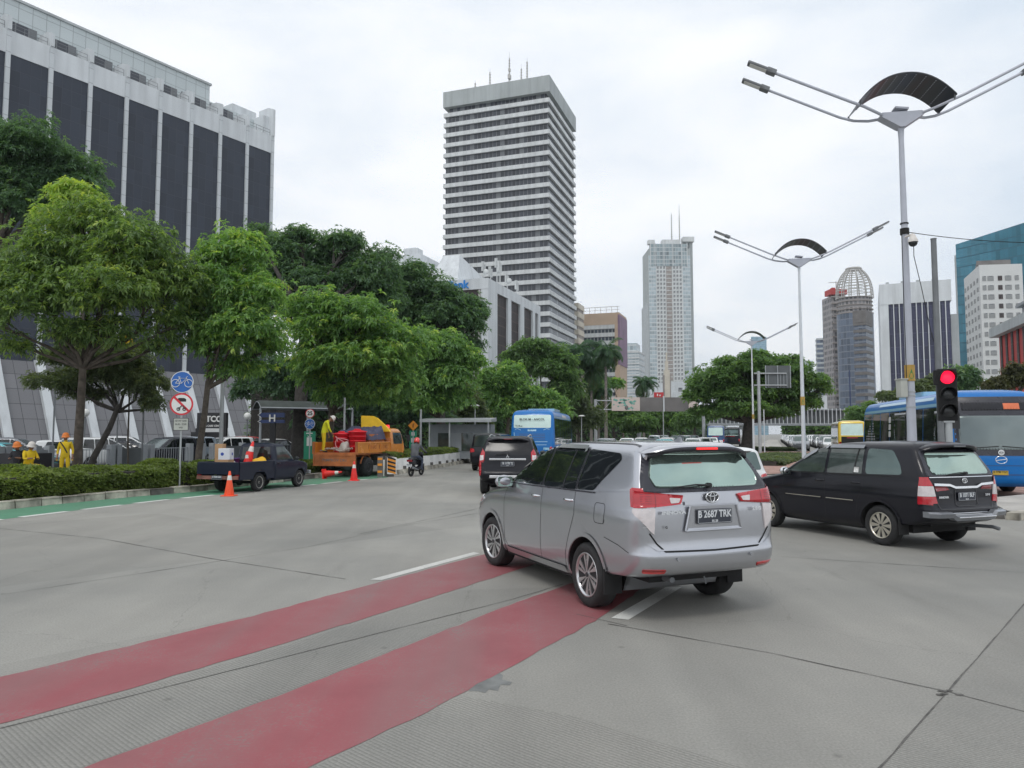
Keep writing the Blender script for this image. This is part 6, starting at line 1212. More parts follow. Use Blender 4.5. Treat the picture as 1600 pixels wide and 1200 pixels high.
def striped_tower():
    Y0 = 250; p = P(857, 118, Y0); H = p.z; th = 19.3; r = empty('office_tower', (p.x, p.y, 0), math.pi/2-R(th), 'tall office tower with white horizontal stripes and a deep white crown', 'building')
    W, D = 39.5, 36; fl = 3.75; # local x along the road side (0..D), y inward/left (0..W)
    def ring(name, m_, z0, z1, o, ins=0): mb = MB(); mb.prism([(-o, -o), (D+o, -o), (D+o, W+o), (-o, W+o)], z0, z1); return mb.build(name, m_, r)
    ring('roof_crown', 'tower_grey', H-5.8, H, .5); ring('service_gap', 'band_glass', H-8.0, H-5.8, -1.2)
    z = H-8.0; i = 0
    while z > 2:
        ring('spandrel_band', 'tower_white', z-1.45, z, .35); ring('window_band', 'band_glass', max(0, z-fl), z-1.45, -.35); z -= fl; i += 1
    rng = random.Random(4)
    for (fx, fy, h) in ((3, 23, 6.5), (3, 15.5, 10.5), (3, 8.8, 8), (6, 30, 5), (9, 13, 9)):
        m = MB(); 
        for q in range(3): a = 2.1*q; m.cyl((fx+.35*math.cos(a), fy+.35*math.sin(a), H), (fx+.12*math.cos(a), fy+.12*math.sin(a), H+h), .09, n=4)
        for q in range(int(h)): m.box((fx, fy, H+q+.5), (.6, .6, .08))
        m.cyl((fx, fy, H), (fx, fy, H+h*1.2), .05, n=4)
        if h > 9: m.box((fx, fy, H+3.4), (1.4, .9, 1.5)); m.box((fx, fy, H+6), (.9, .7, 1))
        m.build('antenna_mast', 'steel_pale', r)
    for k in range(5): m = MB(); m.sphere((2+k*.5, 3+7*k, H+.7), .7, 8); m.build('roof_dish', 'steel_pale', r)
def bank_building():
    Y0 = 128; p = P(763, 434, Y0); H = p.z; th = 19.3; r = empty('bank_building', (p.x, p.y, 0), math.pi/2-R(th), 'white bank building with dark vertical glazing and blue lettering on its fascia', 'building'); W, D = 30, 31
    m = MB(); face_box(m, .6, D-.5, .6, W, 0, H-1); m.build('core', 'grey_stone', r)
    m = MB(); face_box(m, -.05, D, 0, W, H-1.9, H); m.build('fascia', 'white_stone', r); m = MB(); face_box(m, 0, 4.6, 0, 1.4, 0, H-1.9); m.build('corner_pier', 'white_stone', r)
    xs = [(4.6, 10.4), (12.2, 17.6), (20.0, 25.6)]; prev = 4.6
    for a, b in xs: m = MB(); face_box(m, a, b, .42, .62, 0, H-1.9); m.build('glazing_bay', 'bank_glass', r)
    for a, b in ((10.4, 12.2), (17.6, 20.0), (25.6, 27.4), (29.4, 31)): m = MB(); face_box(m, a, b, 0, 1.3, 0, H-1.9); m.build('pier', 'white_stone', r)
    m = MB(); face_box(m, 27.4, 29.4, .42, .62, 0, H-1.9); m.build('glazing_bay', 'bank_glass', r)
    m = MB(); face_box(m, .25, .6, 1.4, W, H-13, H-1.9); m.build('end_glazing', 'bank_glass', r); m = MB(); face_box(m, .15, .6, 1.4, W, 0, H-13); m.build('end_cladding', 'bank_brown', r)
    m = MB(); face_box(m, .05, .3, 1.5, 1.9, H-15, H-1.9); 
    for y in (2.6, 4.4): m.box((.0, y, H/2-4), (.12, .12, H-10))
    m.build('tie_rods', 'steel_pale', r)
    m = MB(); T = Matrix(((0, 0, -1, -.12), (-1, 0, 0, 7.6), (0, 1, 0, H-.95), (0, 0, 0, 1))); put_text(m, 'Bank', T, 1.95, 0, .12, .05, 1.0, 'LEFT'); m.data = None
    # right-aligned at the fascia: shift so the k ends near the corner
    o = m.build('fascia_lettering', 'bank_blue', r); mx = min(v.co.y for v in o.data.vertices); o.location = (0, 3.6-mx, 0)
    # rooftop: sloped plant screens and antennas
    m = MB(); m.prism([(2.0, 4.5), (20, 4.5), (20, 26), (2.0, 26)], H, H+.8); m.build('roof_plant', 'white_stone', r)
    m = MB(); m.add([(-.1, 5.8, H), (-.1, 11.6, H), (4, 10.5, H+5.6), (4, 7.2, H+5.6), (22, 6.5, H), (22, 7.2, H+2.6)], [(0, 3, 2, 1), (0, 4, 5, 3), (3, 5, 2)]); m.build('sloping_screen', 'white_stone', r)
    for i, (x, y, h) in enumerate(((10, 1.5, 5.4), (11, 2.5, 6.2), (9, 3, 4.2), (14, 1.5, 3.8), (19, 1.2, 3.4), (8, 4, 5))):
        m = MB(); m.cyl((x, y, H), (x, y, H+h), .10, n=6); m.box((x, y+.3, H+h-.9), (.25, .3, 1.8)); m.box((x+.5, y, H+h-1.2), (.25, .3, 1.6))
        if i % 2: m.sphere((x, y-.4, H+h*.6), .55, 10, 0, (.4, 1, 1))
        m.build('antenna', 'tower_white', r)
def simple_block(name, label, px, Y, ang, W, D, top_px, wall, floors=0, fh=3.6, glass='office_glass', sp=1.6, inset=.25, cat='building', z0=0, left=True, crown=None, crown_h=0, x_in=0):
    """box building: near corner under px; x local runs away at ang for D, y local to the left for W. top given as (px,py)"""
    pt = P(top_px[0], top_px[1], Y); H = pt.z; o = Gx(px, Y); r = empty(name, (o.x, o.y, 0), math.pi/2-R(ang), label, cat)
    if not floors:
        m = MB(); m.prism([(0, 0), (D, 0), (D, W), (0, W)], z0, H-crown_h); m.build('wall', wall, r)
    else:
        m = MB(); m.prism([(inset, inset), (D-inset, inset), (D-inset, W-inset), (inset, W-inset)], 0, H-.3); m.build('glazing', glass, r); z = H-crown_h; 
        for i in range(floors):
            m = MB(); m.prism([(0, 0), (D, 0), (D, W), (0, W)], z-sp, z); m.build('floor_band', wall, r); z -= fh
            if z-sp < 0: break
    if crown: m = MB(); m.prism([(-.1, -.1), (D+.1, -.1), (D+.1, W+.1), (-.1, W+.1)], H-crown_h, H); m.build('crown', crown, r)
    return r, H
def central_tower():
    Y = 620; pl = P(1013, 372, Y); pr = P(1078, 372, Y); H = pl.z-1; W = pr.x-pl.x; r = empty('residential_tower', (pl.x, Y, 0), 0, 'pale high tower with a grid of small windows and two roof masts', 'building'); D = 30
    m = MB(); m.prism([(.2, .3), (W-.2, .3), (W-.2, D), (.2, D)], 0, H-8); m.build('core', 'tower_grey', r)
    m = MB(); m.prism([(W, 2), (W+3.6, 6), (W+3.6, D), (W, D)], 0, H-2); m.build('side_wing', 'tower_grey', r); m = MB(); m.prism([(-1.2, 4), (0, 2), (0, D), (-1.2, D)], 0, H-55); m.build('side_wing', 'grey_stone', r)
    f = W/65.0; rows = int((H-22)/3.5)
    for (a, b, mm) in ((0, 11, 'pale_blue_glass'), (53, 65, 'pale_blue_glass')):
        m = MB(); m.prism([(a*f, 0), (b*f, 0), (b*f, 1), (a*f, 1)], 0, H-14); m.build('glazed_strip', mm, r)
    m = MB(); m.prism([(11*f, .05), (27*f, .05), (27*f, 1), (11*f, 1)], 0, H-23); m.prism([(36*f, .05), (53*f, .05), (53*f, 1), (36*f, 1)], 0, H-23); m.build('white_wall', 'tower_white', r)
    m = MB(); m.prism([(27*f, .22), (36*f, .22), (36*f, 1), (27*f, 1)], 0, H-23); m.build('brown_recess', 'raw_concrete', r)
    rest = MB(); slabs = MB()
    for i in range(rows):
        z = H-25.5-3.5*i
        if z < 12: break
        for c in (12.5, 17.5, 22.5, 38, 43, 48):
            w_ = MB() if i < 16 else rest; face_box(w_, c*f, (c+3)*f, -.06, .1, z, z+2.0)
            if i < 16: w_.build('window', 'office_glass', r)
        face_box(slabs, 27.5*f, 35.5*f, .1, .35, z+2.1, z+2.7)
    rest.build('window_grid', 'office_glass', r)['kind'] = 'stuff'; slabs.build('balcony_slabs', 'tower_white', r)['kind'] = 'stuff'
    m = MB(); m.prism([(3*f, -.2), (60*f, -.2), (60*f, 6), (3*f, 6)], H-23, H-4); m.build('sky_lounge', 'lounge_glass', r)
    m = MB(); 
    for c in (3, 10, 24, 38, 52, 60): face_box(m, c*f-.3, c*f+.3, -.6, .2, H-23, H-3)
    m.prism([(-.2, -.3), (10*f, -.3), (10*f, 5), (-.2, 5)], H-4, H-.5); m.prism([(54*f, -.3), (W+3.6, -.3), (W+3.6, 8), (54*f, 8)], H-2, H+2.2); m.prism([(22*f, 1), (50*f, 1), (50*f, 8), (22*f, 8)], H-4, H); m.build('roof_structure', 'tower_white', r)
    for px, t in ((1049, 333), (1061, 320)):
        q = P(px, t, Y+6); m = MB(); x = q.x-pl.x; m.cyl((x, 6, H-4), (x, 6, q.z), .5, .18, n=6)
        for k in range(12): m.box((x, 6, H+k*2), (1.3, 1.3, .25))
        m.build('roof_mast', 'steel_pale', r)
def window_grid(r, x0, x1, y, z0, z1, cols, rowsN, ww, wh, m_='office_glass', axis='x', name='window_row'):
    for j in range(rowsN):
        z = z0+(z1-z0)*(j+.5)/rowsN; m = MB()
        for i in range(cols):
            x = x0+(x1-x0)*(i+.5)/cols
            if axis == 'x': face_box(m, x-ww/2, x+ww/2, y-.12, y+.05, z-wh/2, z+wh/2)
            else: face_box(m, y-.12, y+.05, x-ww/2, x+ww/2, z-wh/2, z+wh/2)
        m.build(name, m_, r)
def fin_block():
    Y = 200; a = P(1374, 445, Y); b = P(1485, 438, Y-7.3); H = a.z; W = b.x-a.x; W = math.hypot(b.x-a.x, b.y-a.y); r = empty('office_block', (a.x, a.y, 0), math.atan2(b.y-a.y, b.x-a.x), 'dark indigo glazed office block with thin white vertical fins and a blank white top', 'building'); D = 34
    f = W/111.0; m = MB(); m.prism([(.3, .4), (W-.3, .4), (W-.3, D), (.3, D)], 0, H-.2); m.build('core', 'indigo_glass', r)
    m = MB(); m.prism([(-.1, -.1), (W+.1, -.1), (W+.1, D), (-.1, D)], H-5.6, H); m.build('blank_top', 'white_stone', r)
    m = MB(); m.prism([(-.1, 0), (1.9, 0), (1.9, D), (-.1, D)], 0, H-5.6); m.build('side_wall', 'white_stone', r)
    x = 1.9
    while x < W: m = MB(); face_box(m, x-.11, x+.11, -.2, .5, 0, H-5.6); m.build('fin', 'white_stone', r); x += (W-1.9)/11
    m = MB(); m.prism([(W-.1, 2), (W+1.6, 2), (W+1.6, 8), (W-.1, 8)], 0, H-9); m.build('grey_annex', 'grey_stone', r)
    for k in range(4): m = MB(); m.box((2+W*.22*k, 3, H+.5), (.8, .8, 1)); m.build('roof_unit', 'grey_stone', r)
def right_towers():
    # teal glass tower
    a = P(1493, 382, 310); b = P(1606, 346, 285); W = (Vector((b.x, b.y))-Vector((a.x, a.y))).length; ang = math.atan2(b.y-a.y, b.x-a.x); r = empty('glass_tower', (a.x, a.y, 0), ang, 'teal mirrored glass tower with a slanting roofline at the right edge', 'building')
    m = MB(); n = 1; Wt = W*1.5; zl, zr = a.z, a.z+(b.z-a.z)*1.5; Bm = Matrix(((1, 0, 0, 0), (0, 0, -1, 0), (0, 1, 0, 0), (0, 0, 0, 1)))
    m.prism([(0, 0), (Wt, 0), (Wt, zr), (0, zl)], -36, 0, 0, Bm); o = m.build('glass_volume', 'teal_glass', r)
    # map front uv
    uv = o.data.uv_layers[0].data
    for p_ in o.data.polygons:
        for li in p_.loop_indices: c = o.data.vertices[o.data.loops[li].vertex_index].co; uv[li].uv = (c.x+c.y, c.z)
    m = MB(); m.prism([(-1.1, .6), (-.02, .2), (-.02, 30), (-1.1, 30)], 0, zl-4.5); m.build('edge_fin', 'grey_stone', r)
    # white hotel
    Y = 262; c = P(1530, 414, Y); H = c.z; e = P(1597, 413, Y-2); l = P(1506, 434, Y+24); r = empty('hotel_tower', (c.x, c.y, 0), 0, 'white slab tower with rows of square windows in front of the teal glass tower', 'building')
    ex, lx, ly = e.x-c.x, l.x-c.x, l.y-c.y; m = MB(); m.prism([(0, 0), (ex, -2), (ex+18, 40), (lx+22, ly+34), (lx, ly)], 0, H); m.build('wall', 'hotel_wall', r)
    m = MB(); m.prism([(lx+6, ly+3), (1, 3), (ex-2, 1), (ex+10, 30), (lx+22, ly+30)], H, H+2.2); m.build('roof_plant', 'brown_grey', r)
    u = math.atan2(-2, ex)
    side = MB()
    for j in range(20):
        z = H-5-3.35*j
        if z < 3: break
        for q, w_ in ((.10, 1.2), (.25, 2.0), (.47, 1.4), (.66, 2.1), (.86, 1.3)): x = ex*q; m = MB(); m.box((x, -2*q-.02, z), (w_, .25, 1.7), u); m.build('window', 'bank_glass' if .4 < q < .5 else 'office_glass', r)
        for q in (.14, .34, .54, .74, .92): x = lx*q; y = ly*q; side.box((x, y, z), (1.9, .3, 1.5), math.atan2(ly, lx), 0)
    side.build('side_windows', 'office_glass', r)['kind'] = 'stuff'
    # red building with grey eaves
    Y = 118; a = P(1561, 530, Y+8); b = P(1612, 512, Y-8); W = (Vector((b.x-a.x, b.y-a.y))).length; ang = math.atan2(b.y-a.y, b.x-a.x); H = P(1561, 527, Y+8).z; r = empty('red_building', (a.x, a.y, 0), ang, 'red panelled building under projecting grey eaves at the right edge', 'building')
    m = MB(); m.prism([(0, 0), (W*1.6, 0), (W*1.6, 20), (0, 20)], 0, H); m.build('wall', 'brick_red', r)
    for k in range(8): m = MB(); face_box(m, 1.0+3.0*k, 1.9+3.0*k, -.15, .1, 0, H); m.build('window_strip', 'bank_glass', r)
    m = MB(); m.prism([(-1, -1.2), (W*1.6, -1.2), (W*1.6, 20), (-1, 20)], H, H+1.6); m.build('eaves', 'grey_stone', r); m = MB(); m.prism([(W*.55, 1), (W*1.6, .2), (W*1.6, 18), (W*.55, 18)], H+1.6, H+3.6); m.prism([(W*.5, .3), (W*1.6, -.6), (W*1.6, 19), (W*.5, 19)], H+3.6, H+4.0); m.build('upper_roof', 'fence_grey', r)
    m = MB(); face_box(m, -.2, W*1.6, -.35, 0, H*.52, H*.52+.25); m.build('ledge', 'brown_grey', r)
def skyline():
    # construction tower (tan), dark curved tower with lattice dome, grey offices
    Y = 430; a = P(1300, 466, Y); r = empty('unfinished_tower', (a.x, a.y, 0), 0, 'unfinished tan concrete tower topped by a red crane platform', 'building'); W = P(1321, 466, Y).x-a.x; H = P(1300, 462, Y).z
    m = MB(); m.prism([(0, 0), (W, 0), (W, 14), (0, 14)], 0, H); m.build('frame', 'site_floor', r)
    for k in range(20): m = MB(); m.box((W/2, -.4, 8+k*3.9), (W+1.4, 1.6, .5)); m.build('floor_slab', 'raw_concrete', r)
    m = MB(); m.box((W/2-.3, 3, H+2.2), (W+2, 8, 3.2)); m.box((W*.25, 3, H+4), (2, 2, 2.4)); m.build('crane_platform', 'brick_red', r)
    m = MB(); m.cyl((W*.5, 3, H+3), (W*.5, 3, H+9), .3, n=5); m.cyl((-.5, 3, H+8.3), (W+2, 3, H+9), .2, n=5); m.build('jib', 'steel_pale', r)
    Y = 400; a = P(1321, 470, Y); W = P(1374, 470, Y).x-a.x; r = empty('domed_tower', (a.x+W/2, Y+W/2, 0), 0, 'dark glass tower crowned by a pale lattice dome', 'building'); rad = W/2*1.03; H = P(1340, 462, Y).z
    m = MB(); n = 36; pts = [(rad*math.cos(2*math.pi*i/n), rad*.9*math.sin(2*math.pi*i/n)) for i in range(n)]; m.prism(pts, 0, H-9); m.build('glass_drum', 'site_glass', r)
    m = MB(); m.prism([(x*.93, y*.93) for x, y in pts], H-9, H); m.build('unfinished_storeys', 'site_floor', r)
    for k in range(5): m = MB(); m.prism([(x*(1.02-.012*k), y*(1.02-.012*k)) for x, y in pts], H-9+2.2*k, H-8.6+2.2*k); m.build('floor_ring', 'raw_concrete', r)
    top = P(1340, 412, Y).z; dh = top-H; m = MB(); dr = rad*1.02
    for i in range(14):
        a_ = math.pi*2*i/14; m.tube([(dr*math.cos(a_)*math.cos(t), dr*.9*math.sin(a_)*math.cos(t), H+dh*math.sin(t)**.9) for t in [1.22*j/9 for j in range(10)]], .30, 4)
    for j in range(13):
        t = 1.22*j/12; m.tube([(dr*math.cos(q)*math.cos(t), dr*.9*math.sin(q)*math.cos(t), H+dh*math.sin(t)**.9) for q in [2*math.pi*i/28 for i in range(29)]], .22, 4)
    m.tube([(dr*.40*math.cos(q), dr*.38*math.sin(q), H+dh*.95) for q in [2*math.pi*i/16 for i in range(17)]], .6, 4); m.build('lattice_dome', 'steel_pale', r)
    m = MB(); m.prism([(-dr*.72, -dr*.62), (dr*.12, -dr*.93), (dr*.12, -dr*.90), (-dr*.72, -dr*.58)], 14, P(1330, 578, Y).z); m.build('blue_screen', 'deep_blue', r)
    m = MB(); c_ = P(1329, 600, Y); m.sphere((-dr*.36, -dr*.83, c_.z+1.5), 1.6, 10, 0, (.6, .2, 1.2)); m.sphere((-dr*.30, -dr*.85, c_.z-1), 1.6, 10, 1, (.7, .2, 1.2)); m.build('screen_image', ['pink_faded', 'teal_paint'], r)
    simple_block('grey_office_tower', 'grey stepped office tower beside the domed tower', 1359, 360, 40, 6, 12, (1359, 484), 'brown_grey', 36, 3.5, 'site_glass', 1.4, .25, crown='brown_grey', crown_h=6)
    simple_block('office_tower', 'slim grey tower immediately left of the blank-topped block', 1350, 330, 0, -0.1, .1, (1345, 520), 'grey_stone') if False else None
    simple_block('slim_blue_tower', 'narrow blue grey tower behind the unfinished tan tower', 1294, 520, 19.3, 6, 12, (1294, 528), 'grey_stone', 30, 3.4, 'site_glass', 1.3)
    simple_block('blue_glass_tower', 'small pale blue glass tower above the spreading tree', 1177, 1250, 5, 1, 26, (1177, 526), 'blue_glass')[0].rotation_euler[2] = 0
    simple_block('small_blue_block', 'tiny pale blue block right of the middle lamp post', 1257, 1000, 90, 20, 14, (1257, 564), 'pale_blue_glass')
    simple_block('small_blue_block', 'tiny pale blue block beside the narrow grey tower', 1289, 900, 90, 20, 6, (1289, 576), 'pale_blue_glass')
    simple_block('white_hall', 'low white hall partly behind the spreading tree', 1250, 210, 90, 14, 8, (1270, 618), 'white_stone')
    # beige office and neighbours
    r, H = simple_block('beige_office', 'beige office with white floor bands and a purple strip on its corner', 968, 320, 19.3, 28, 17, (968, 488), 'tower_white', 17, 3.5, 'office_glass', 1.75, .3, crown='tan', crown_h=5.2)
    m = MB(); face_box(m, -.25, 17.3, -.4, .3, 0, H); m.build('tan_side_wall', 'tan', r); m = MB(); face_box(m, -.4, 1.3, -.5, 1.6, 0, H-5.2); m.build('tan_corner', 'tan', r); m = MB(); face_box(m, -.5, 17.4, -.65, .2, H-23, H-1); m.build('purple_strip', 'purple_strip', r)
    m = MB(); 
    for k in range(11): m.cyl((3, 1+2.5*k, H), (3, 1+2.5*k, H+3.2), .12, n=4)
    m.tube([(3, 0, H+3.2), (3, 27, H+3.2)], .14, 4); m.tube([(3, 0, H+1.8), (3, 27, H+1.8)], .10, 4); m.build('roof_frame', 'steel_pale', r)
    simple_block('cream_office', 'cream office edge peeping out beside the striped tower', 905, 300, 19.3, 9, 10, (905, 473), 'cream', 22, 3.6, 'raw_concrete', 2.2, .25)
    r, H = simple_block('light_blue_office', 'pale blue glazed office between the beige office and the high tower', 1000, 430, 19.3, 12, 22, (1000, 548), 'tower_white', 14, 3.4, 'pale_blue_glass', 1.1, .25)
    m = MB(); face_box(m, 3, 16, 2, 10, H, H+5); m.build('roof_room', 'pale_blue_glass', r)
    # white complex with slim clock-like pylon
    Y = 480; a = P(984, 592, Y); b = P(1092, 592, Y); r = empty('white_complex', (a.x, Y, 0), 0, 'low white complex at the foot of the pale high tower', 'building'); f = (b.x-a.x)/108
    m = MB(); face_box(m, 0, 96*f, 0, 20, 0, P(1000, 612, Y).z); face_box(m, 20*f, 58*f, 3, 20, 0, P(1020, 598, Y).z); face_box(m, 62*f, 96*f, 1, 20, 0, P(1060, 596, Y).z); m.build('wall', 'white_stone', r); z = P(1045, 612, Y).z
    m = MB(); face_box(m, 76*f, 82*f, .4, .95, z, z+2.6); face_box(m, 30*f, 46*f, -.3, 0, z+3, z+3.8); m.build('window', 'office_glass', r)
    Y = 420; a = P(1037, 590, Y); b = P(1048, 590, Y); W = b.x-a.x; zt = P(1042, 578, Y).z; r = empty('pylon_tower', (a.x, Y, 0), 0, 'slim cream pylon with rust coloured edges in front of the pale high tower', 'tower')
    m = MB(); face_box(m, .5, W-.5, 0, 3, 0, zt); face_box(m, W*.3, W*.7, .4, 2.5, zt, zt+5); face_box(m, W*.42, W*.58, .8, 2, zt+5, zt+10); m.build('shaft', 'cream', r); m = MB(); face_box(m, 0, .5, -.2, 3, 0, zt-3); face_box(m, W-.5, W, -.2, 3, 0, zt-3); m.build('edge', 'raw_concrete', r)
    Y = 300; a = P(1022, 622, Y); r = empty('red_sign', (a.x, Y, 0), 0, 'red rooftop sign board above the gantry panels', 'sign'); m = MB(); z0, z1 = P(1022, 622, Y).z, P(1022, 613, Y).z; W = P(1037, 622, Y).x-a.x; face_box(m, 0, W, 0, .4, z0, z1); m.build('board', 'signal_red', r); m = MB(); face_box(m, W*.3, W*.42, -.1, 0, z0+.8, z1-.6); m.box((W*.62, -.05, z0+1.1), (.6, .1, .6)); m.build('emblem', 'sign_white', r); m = MB(); m.cyl((1, .2, 0), (1, .2, z0), .12, n=6); m.cyl((W-1, .2, 0), (W-1, .2, z0), .12, n=6); m.build('legs', 'steel_pale', r)
    # white plant-roofed building behind the trees
    r, H = simple_block('white_office', 'plain white office rising behind the dark trees left of the bank', 655, 150, 19.3, 22, 22, (655, 396), 'white_stone'); m = MB(); face_box(m, .5, 3.0, 1.0, 4.0, H, H+1.4); m.cyl((1.6, 2, H+1.2), (1.6, 4.6, H+1.2), .6, n=12); m.build('roof_unit', 'white_stone', r); m = MB(); m.cyl((2, 14, H), (2, 14, H+1.6), .1, n=5); m.sphere((2, 14, H+1.6), .3, 8); m.build('mast', 'fence_grey', r)
    r, H = simple_block('white_office', 'lower white office wing with a dark strip beside the bank lettering', 712, 160, 19.3, 8, 20, (712, 414), 'white_stone', crown=None); m = MB(); face_box(m, -.2, .1, 0, 8, H-4.2, H-2.6); m.build('dark_strip', 'office_glass', r)
def footbridge():
    Y = 150; a = Gx(955, Y+0); b = Gx(1352, Y); z0, z1 = P(1250, 661, Y).z, P(1250, 641, Y).z; r = empty('footbridge', (a.x, Y, 0), 0, 'long footbridge with white vertical fins crossing the avenue', 'footbridge'); L = b.x-a.x
    m = MB(); face_box(m, 0, L, 0, 4, z0-.5, z0); face_box(m, 0, L, -.1, 4.1, z1, z1+.18); m.build('deck', 'fence_grey', r); m = MB(); face_box(m, 0, L, .6, 3.4, z0, z1); m.build('side_mesh', 'fence_dark', r)
    n = int(L/.83)
    for i in range(n): m = MB(); face_box(m, i*.83, i*.83+.10, -.2, .1, z0-.2, z1+.35); m.build('fin', 'white_stone', r)
    for x in (6, 27, L-5): m = MB(); m.cyl((x, 2, 0), (x, 2, z0-.5), .45, n=12); m.build('pier', 'grey_stone', r)
def gantry():
    Y = 108; a = Gx(931, Y); r = empty('sign_gantry', (a.x, Y, 0), 0, 'grey steel gantry across the road carrying billboards and dark sign backs', 'gantry'); zt = P(931, 624, Y).z; X = lambda px: Gx(px, Y).x-a.x; Z = lambda py: P(1000, py, Y).z
    m = MB(); m.cyl((0, 0, 0), (0, 0, zt), .24, n=12); m.box((0, 0, .3), (1.2, 1.2, .6)); m.build('post', 'galv', r); m = MB(); m.cyl((X(1100), 0, 0), (X(1100), 0, zt), .24, n=12); m.build('post', 'galv', r)
    m = MB()
    for z in (Z(626), Z(640)): m.tube([(0, 0, z), (X(1100), 0, z)], .09, 6)
    k = 0; x = 0
    while x < X(1098): m.cyl((x, 0, Z(626)), (x+1.2, 0, Z(640)), .04, n=5); m.cyl((x+1.2, 0, Z(640)), (x+2.4, 0, Z(626)), .04, n=5); x += 2.4
    m.build('truss', 'galv', r)
    m = MB(); face_box(m, X(956), X(1000), -.35, -.15, Z(642), Z(621)); m.build('billboard', 'billboard', r)
    m = MB(); rg = random.Random(3)
    for i in range(46):
        x = X(958)+(X(992)-X(958))*rg.random(); z = Z(641)+(Z(622)-Z(641))*(rg.random()**.5 if i % 2 else rg.random()**2); q = rg.uniform(.08, .3); 
        if X(957) < x-q and x+q < X(999) and Z(642) < z-q and z+q < Z(621): m.add([(x-q, -.37, z), (x, -.37, z-q*.6), (x+q, -.37, z+q*.2), (x+q*.1, -.37, z+q*.7)], [(0, 1, 2, 3)])
    m.build('billboard_pattern', 'billboard_teal', r); m = MB(); m.sphere((X(979), -.38, Z(637)), .35, 10, 0, (.8, .1, .9)); m.build('billboard_spot', 'brown_grey', r)
    for i, (x0, x1) in enumerate(((1000.6, 1036.0), (1038.6, 1076))): m = MB(); face_box(m, X(x0), X(x1), -.3, -.1, Z(643), Z(621)); m.build('dark_panel', 'brown_grey', r)
    m = MB(); face_box(m, X(1036.2), X(1038.4), -.42, -.2, Z(643), Z(619)); m.build('white_divider', 'white_stone', r); m = MB(); face_box(m, X(1076.3), X(1092), -.35, -.15, Z(642), Z(621)); m.build('billboard', 'billboard', r)
def sign_backs():
    Y = 62; a = Gx(1188, Y); r = empty('direction_sign', (a.x, Y, 0), 0, 'grey back of a large direction sign on a cantilever post', 'road sign'); Z = lambda py: P(1210, py, Y).z; X = lambda px: Gx(px, Y).x-a.x
    m = MB(); m.cyl((0, 0, 0), (0, 0, Z(580)), .13, n=12); m.build('post', 'galv', r); m = MB()
    for py in (583.5, 602): m.tube([(X(1181), 0, Z(py)), (X(1232), 0, Z(py))], .06, 6)
    m.build('bracket_arm', 'galv', r); m = MB(); face_box(m, X(1199.5), X(1238.5), .08, .14, Z(606), Z(571)); m.build('sign_back', 'sign_back', r)
    m = MB(); 
    for px in (1199.5, 1218.5, 1238.5): m.box((X(px), .05, (Z(606)+Z(571))/2), (.07, .05, Z(571)-Z(606)))
    for px in (1204, 1223, 1228, 1233): m.box((X(px), .06, (Z(604)+Z(585))/2), (.04, .05, Z(583)-Z(604)))
    m.build('stiffener', 'fence_grey', r)
# ------------------------------------------------------------------ ground, road markings, kerbs
def struct(o): o['kind'] = 'structure'; return o
def sheet(name, poly, m, z): 
    mb = MB(); mb.add([(p[0], p[1], z) for p in poly], [tuple(range(len(poly)))], 0, False, [[(p[0], p[1]) for p in poly]]); return struct(mb.build(name, m))
mb = MB(); mb.quad((-3000, -60, 0), (3000, -60, 0), (3000, 6000, 0), (-3000, 6000, 0)); struct(mb.build('ground', 'road_concrete'))
rd = Vector((math.sin(ROAD), math.cos(ROAD), 0)); rn = Vector((rd.y, -rd.x, 0))
def gp(*l): return [G(x, y) for x, y in l]
def ribbon(name, path, wd, m, z, jit=0.0, seed=1):
    rg = random.Random(seed); mb = MB(); path = [Vector((p[0], p[1], 0)) for p in path]; pts = []
    for a, b in zip(path[:-1], path[1:]):
        k = max(1, int((b-a).length/(.25 if jit else 3))); pts += [a+(b-a)*j/k for j in range(k)]
    pts.append(path[-1]); vs = []
    for i, p in enumerate(pts):
        d = (pts[min(i+1, len(pts)-1)]-pts[max(0, i-1)]).normalized(); n_ = Vector((-d.y, d.x, 0)); o = rg.uniform(-jit, jit); w_ = wd*(1+(rg.uniform(-.5, .6) if jit else 0)); vs += [p+n_*(w_/2+o)+Vector((0, 0, z)), p+n_*(-w_/2+o)+Vector((0, 0, z))]
    mb.add(vs, [(2*i, 2*i+1, 2*i+3, 2*i+2) for i in range(len(pts)-1)]); return struct(mb.build(name, m))
def jag(poly, j=.014, seed=2, st=.16):
    rg = random.Random(seed); o = []
    for i, a in enumerate(poly):
        a = Vector((a[0], a[1], 0)); b = poly[(i+1) % len(poly)]; b = Vector((b[0], b[1], 0)); k = max(1, int((b-a).length/st)); o += [a+(b-a)*q/k+Vector((rg.uniform(-j, j), rg.uniform(-j, j), 0)) for q in range(k)]
    return o
S1 = (G(0, 1058), G(375, 968), G(750, 868), G(830, 846)); S1b = (G(0, 1132), G(200, 1077), G(400, 1019), G(600, 957), G(780, 900), G(880, 868))
sheet('red_stripe', jag([Vector((-9, 1.6, 0)), *S1, *S1b[::-1], Vector((-7.6, 1.0, 0))]), 'red_lane', .003)
sheet('red_stripe', jag([G(120, 1204), G(460, 1078), G(795, 946), G(890, 912), G(960, 905), G(1010, 915), G(948, 960), G(800, 1041), G(640, 1126), G(476, 1204), G(300, 1290), G(-60, 1290)]), 'red_lane', .003)
sheet('grooved_concrete', [Vector((-9, .6, 0)), G(0, 1137), G(200, 1081), G(400, 1023), G(600, 961), G(720, 922), G(860, 918), G(790, 946), G(456, 1078), G(118, 1203), Vector((-3, 1.2, 0))], 'grooved_concrete', .0015)
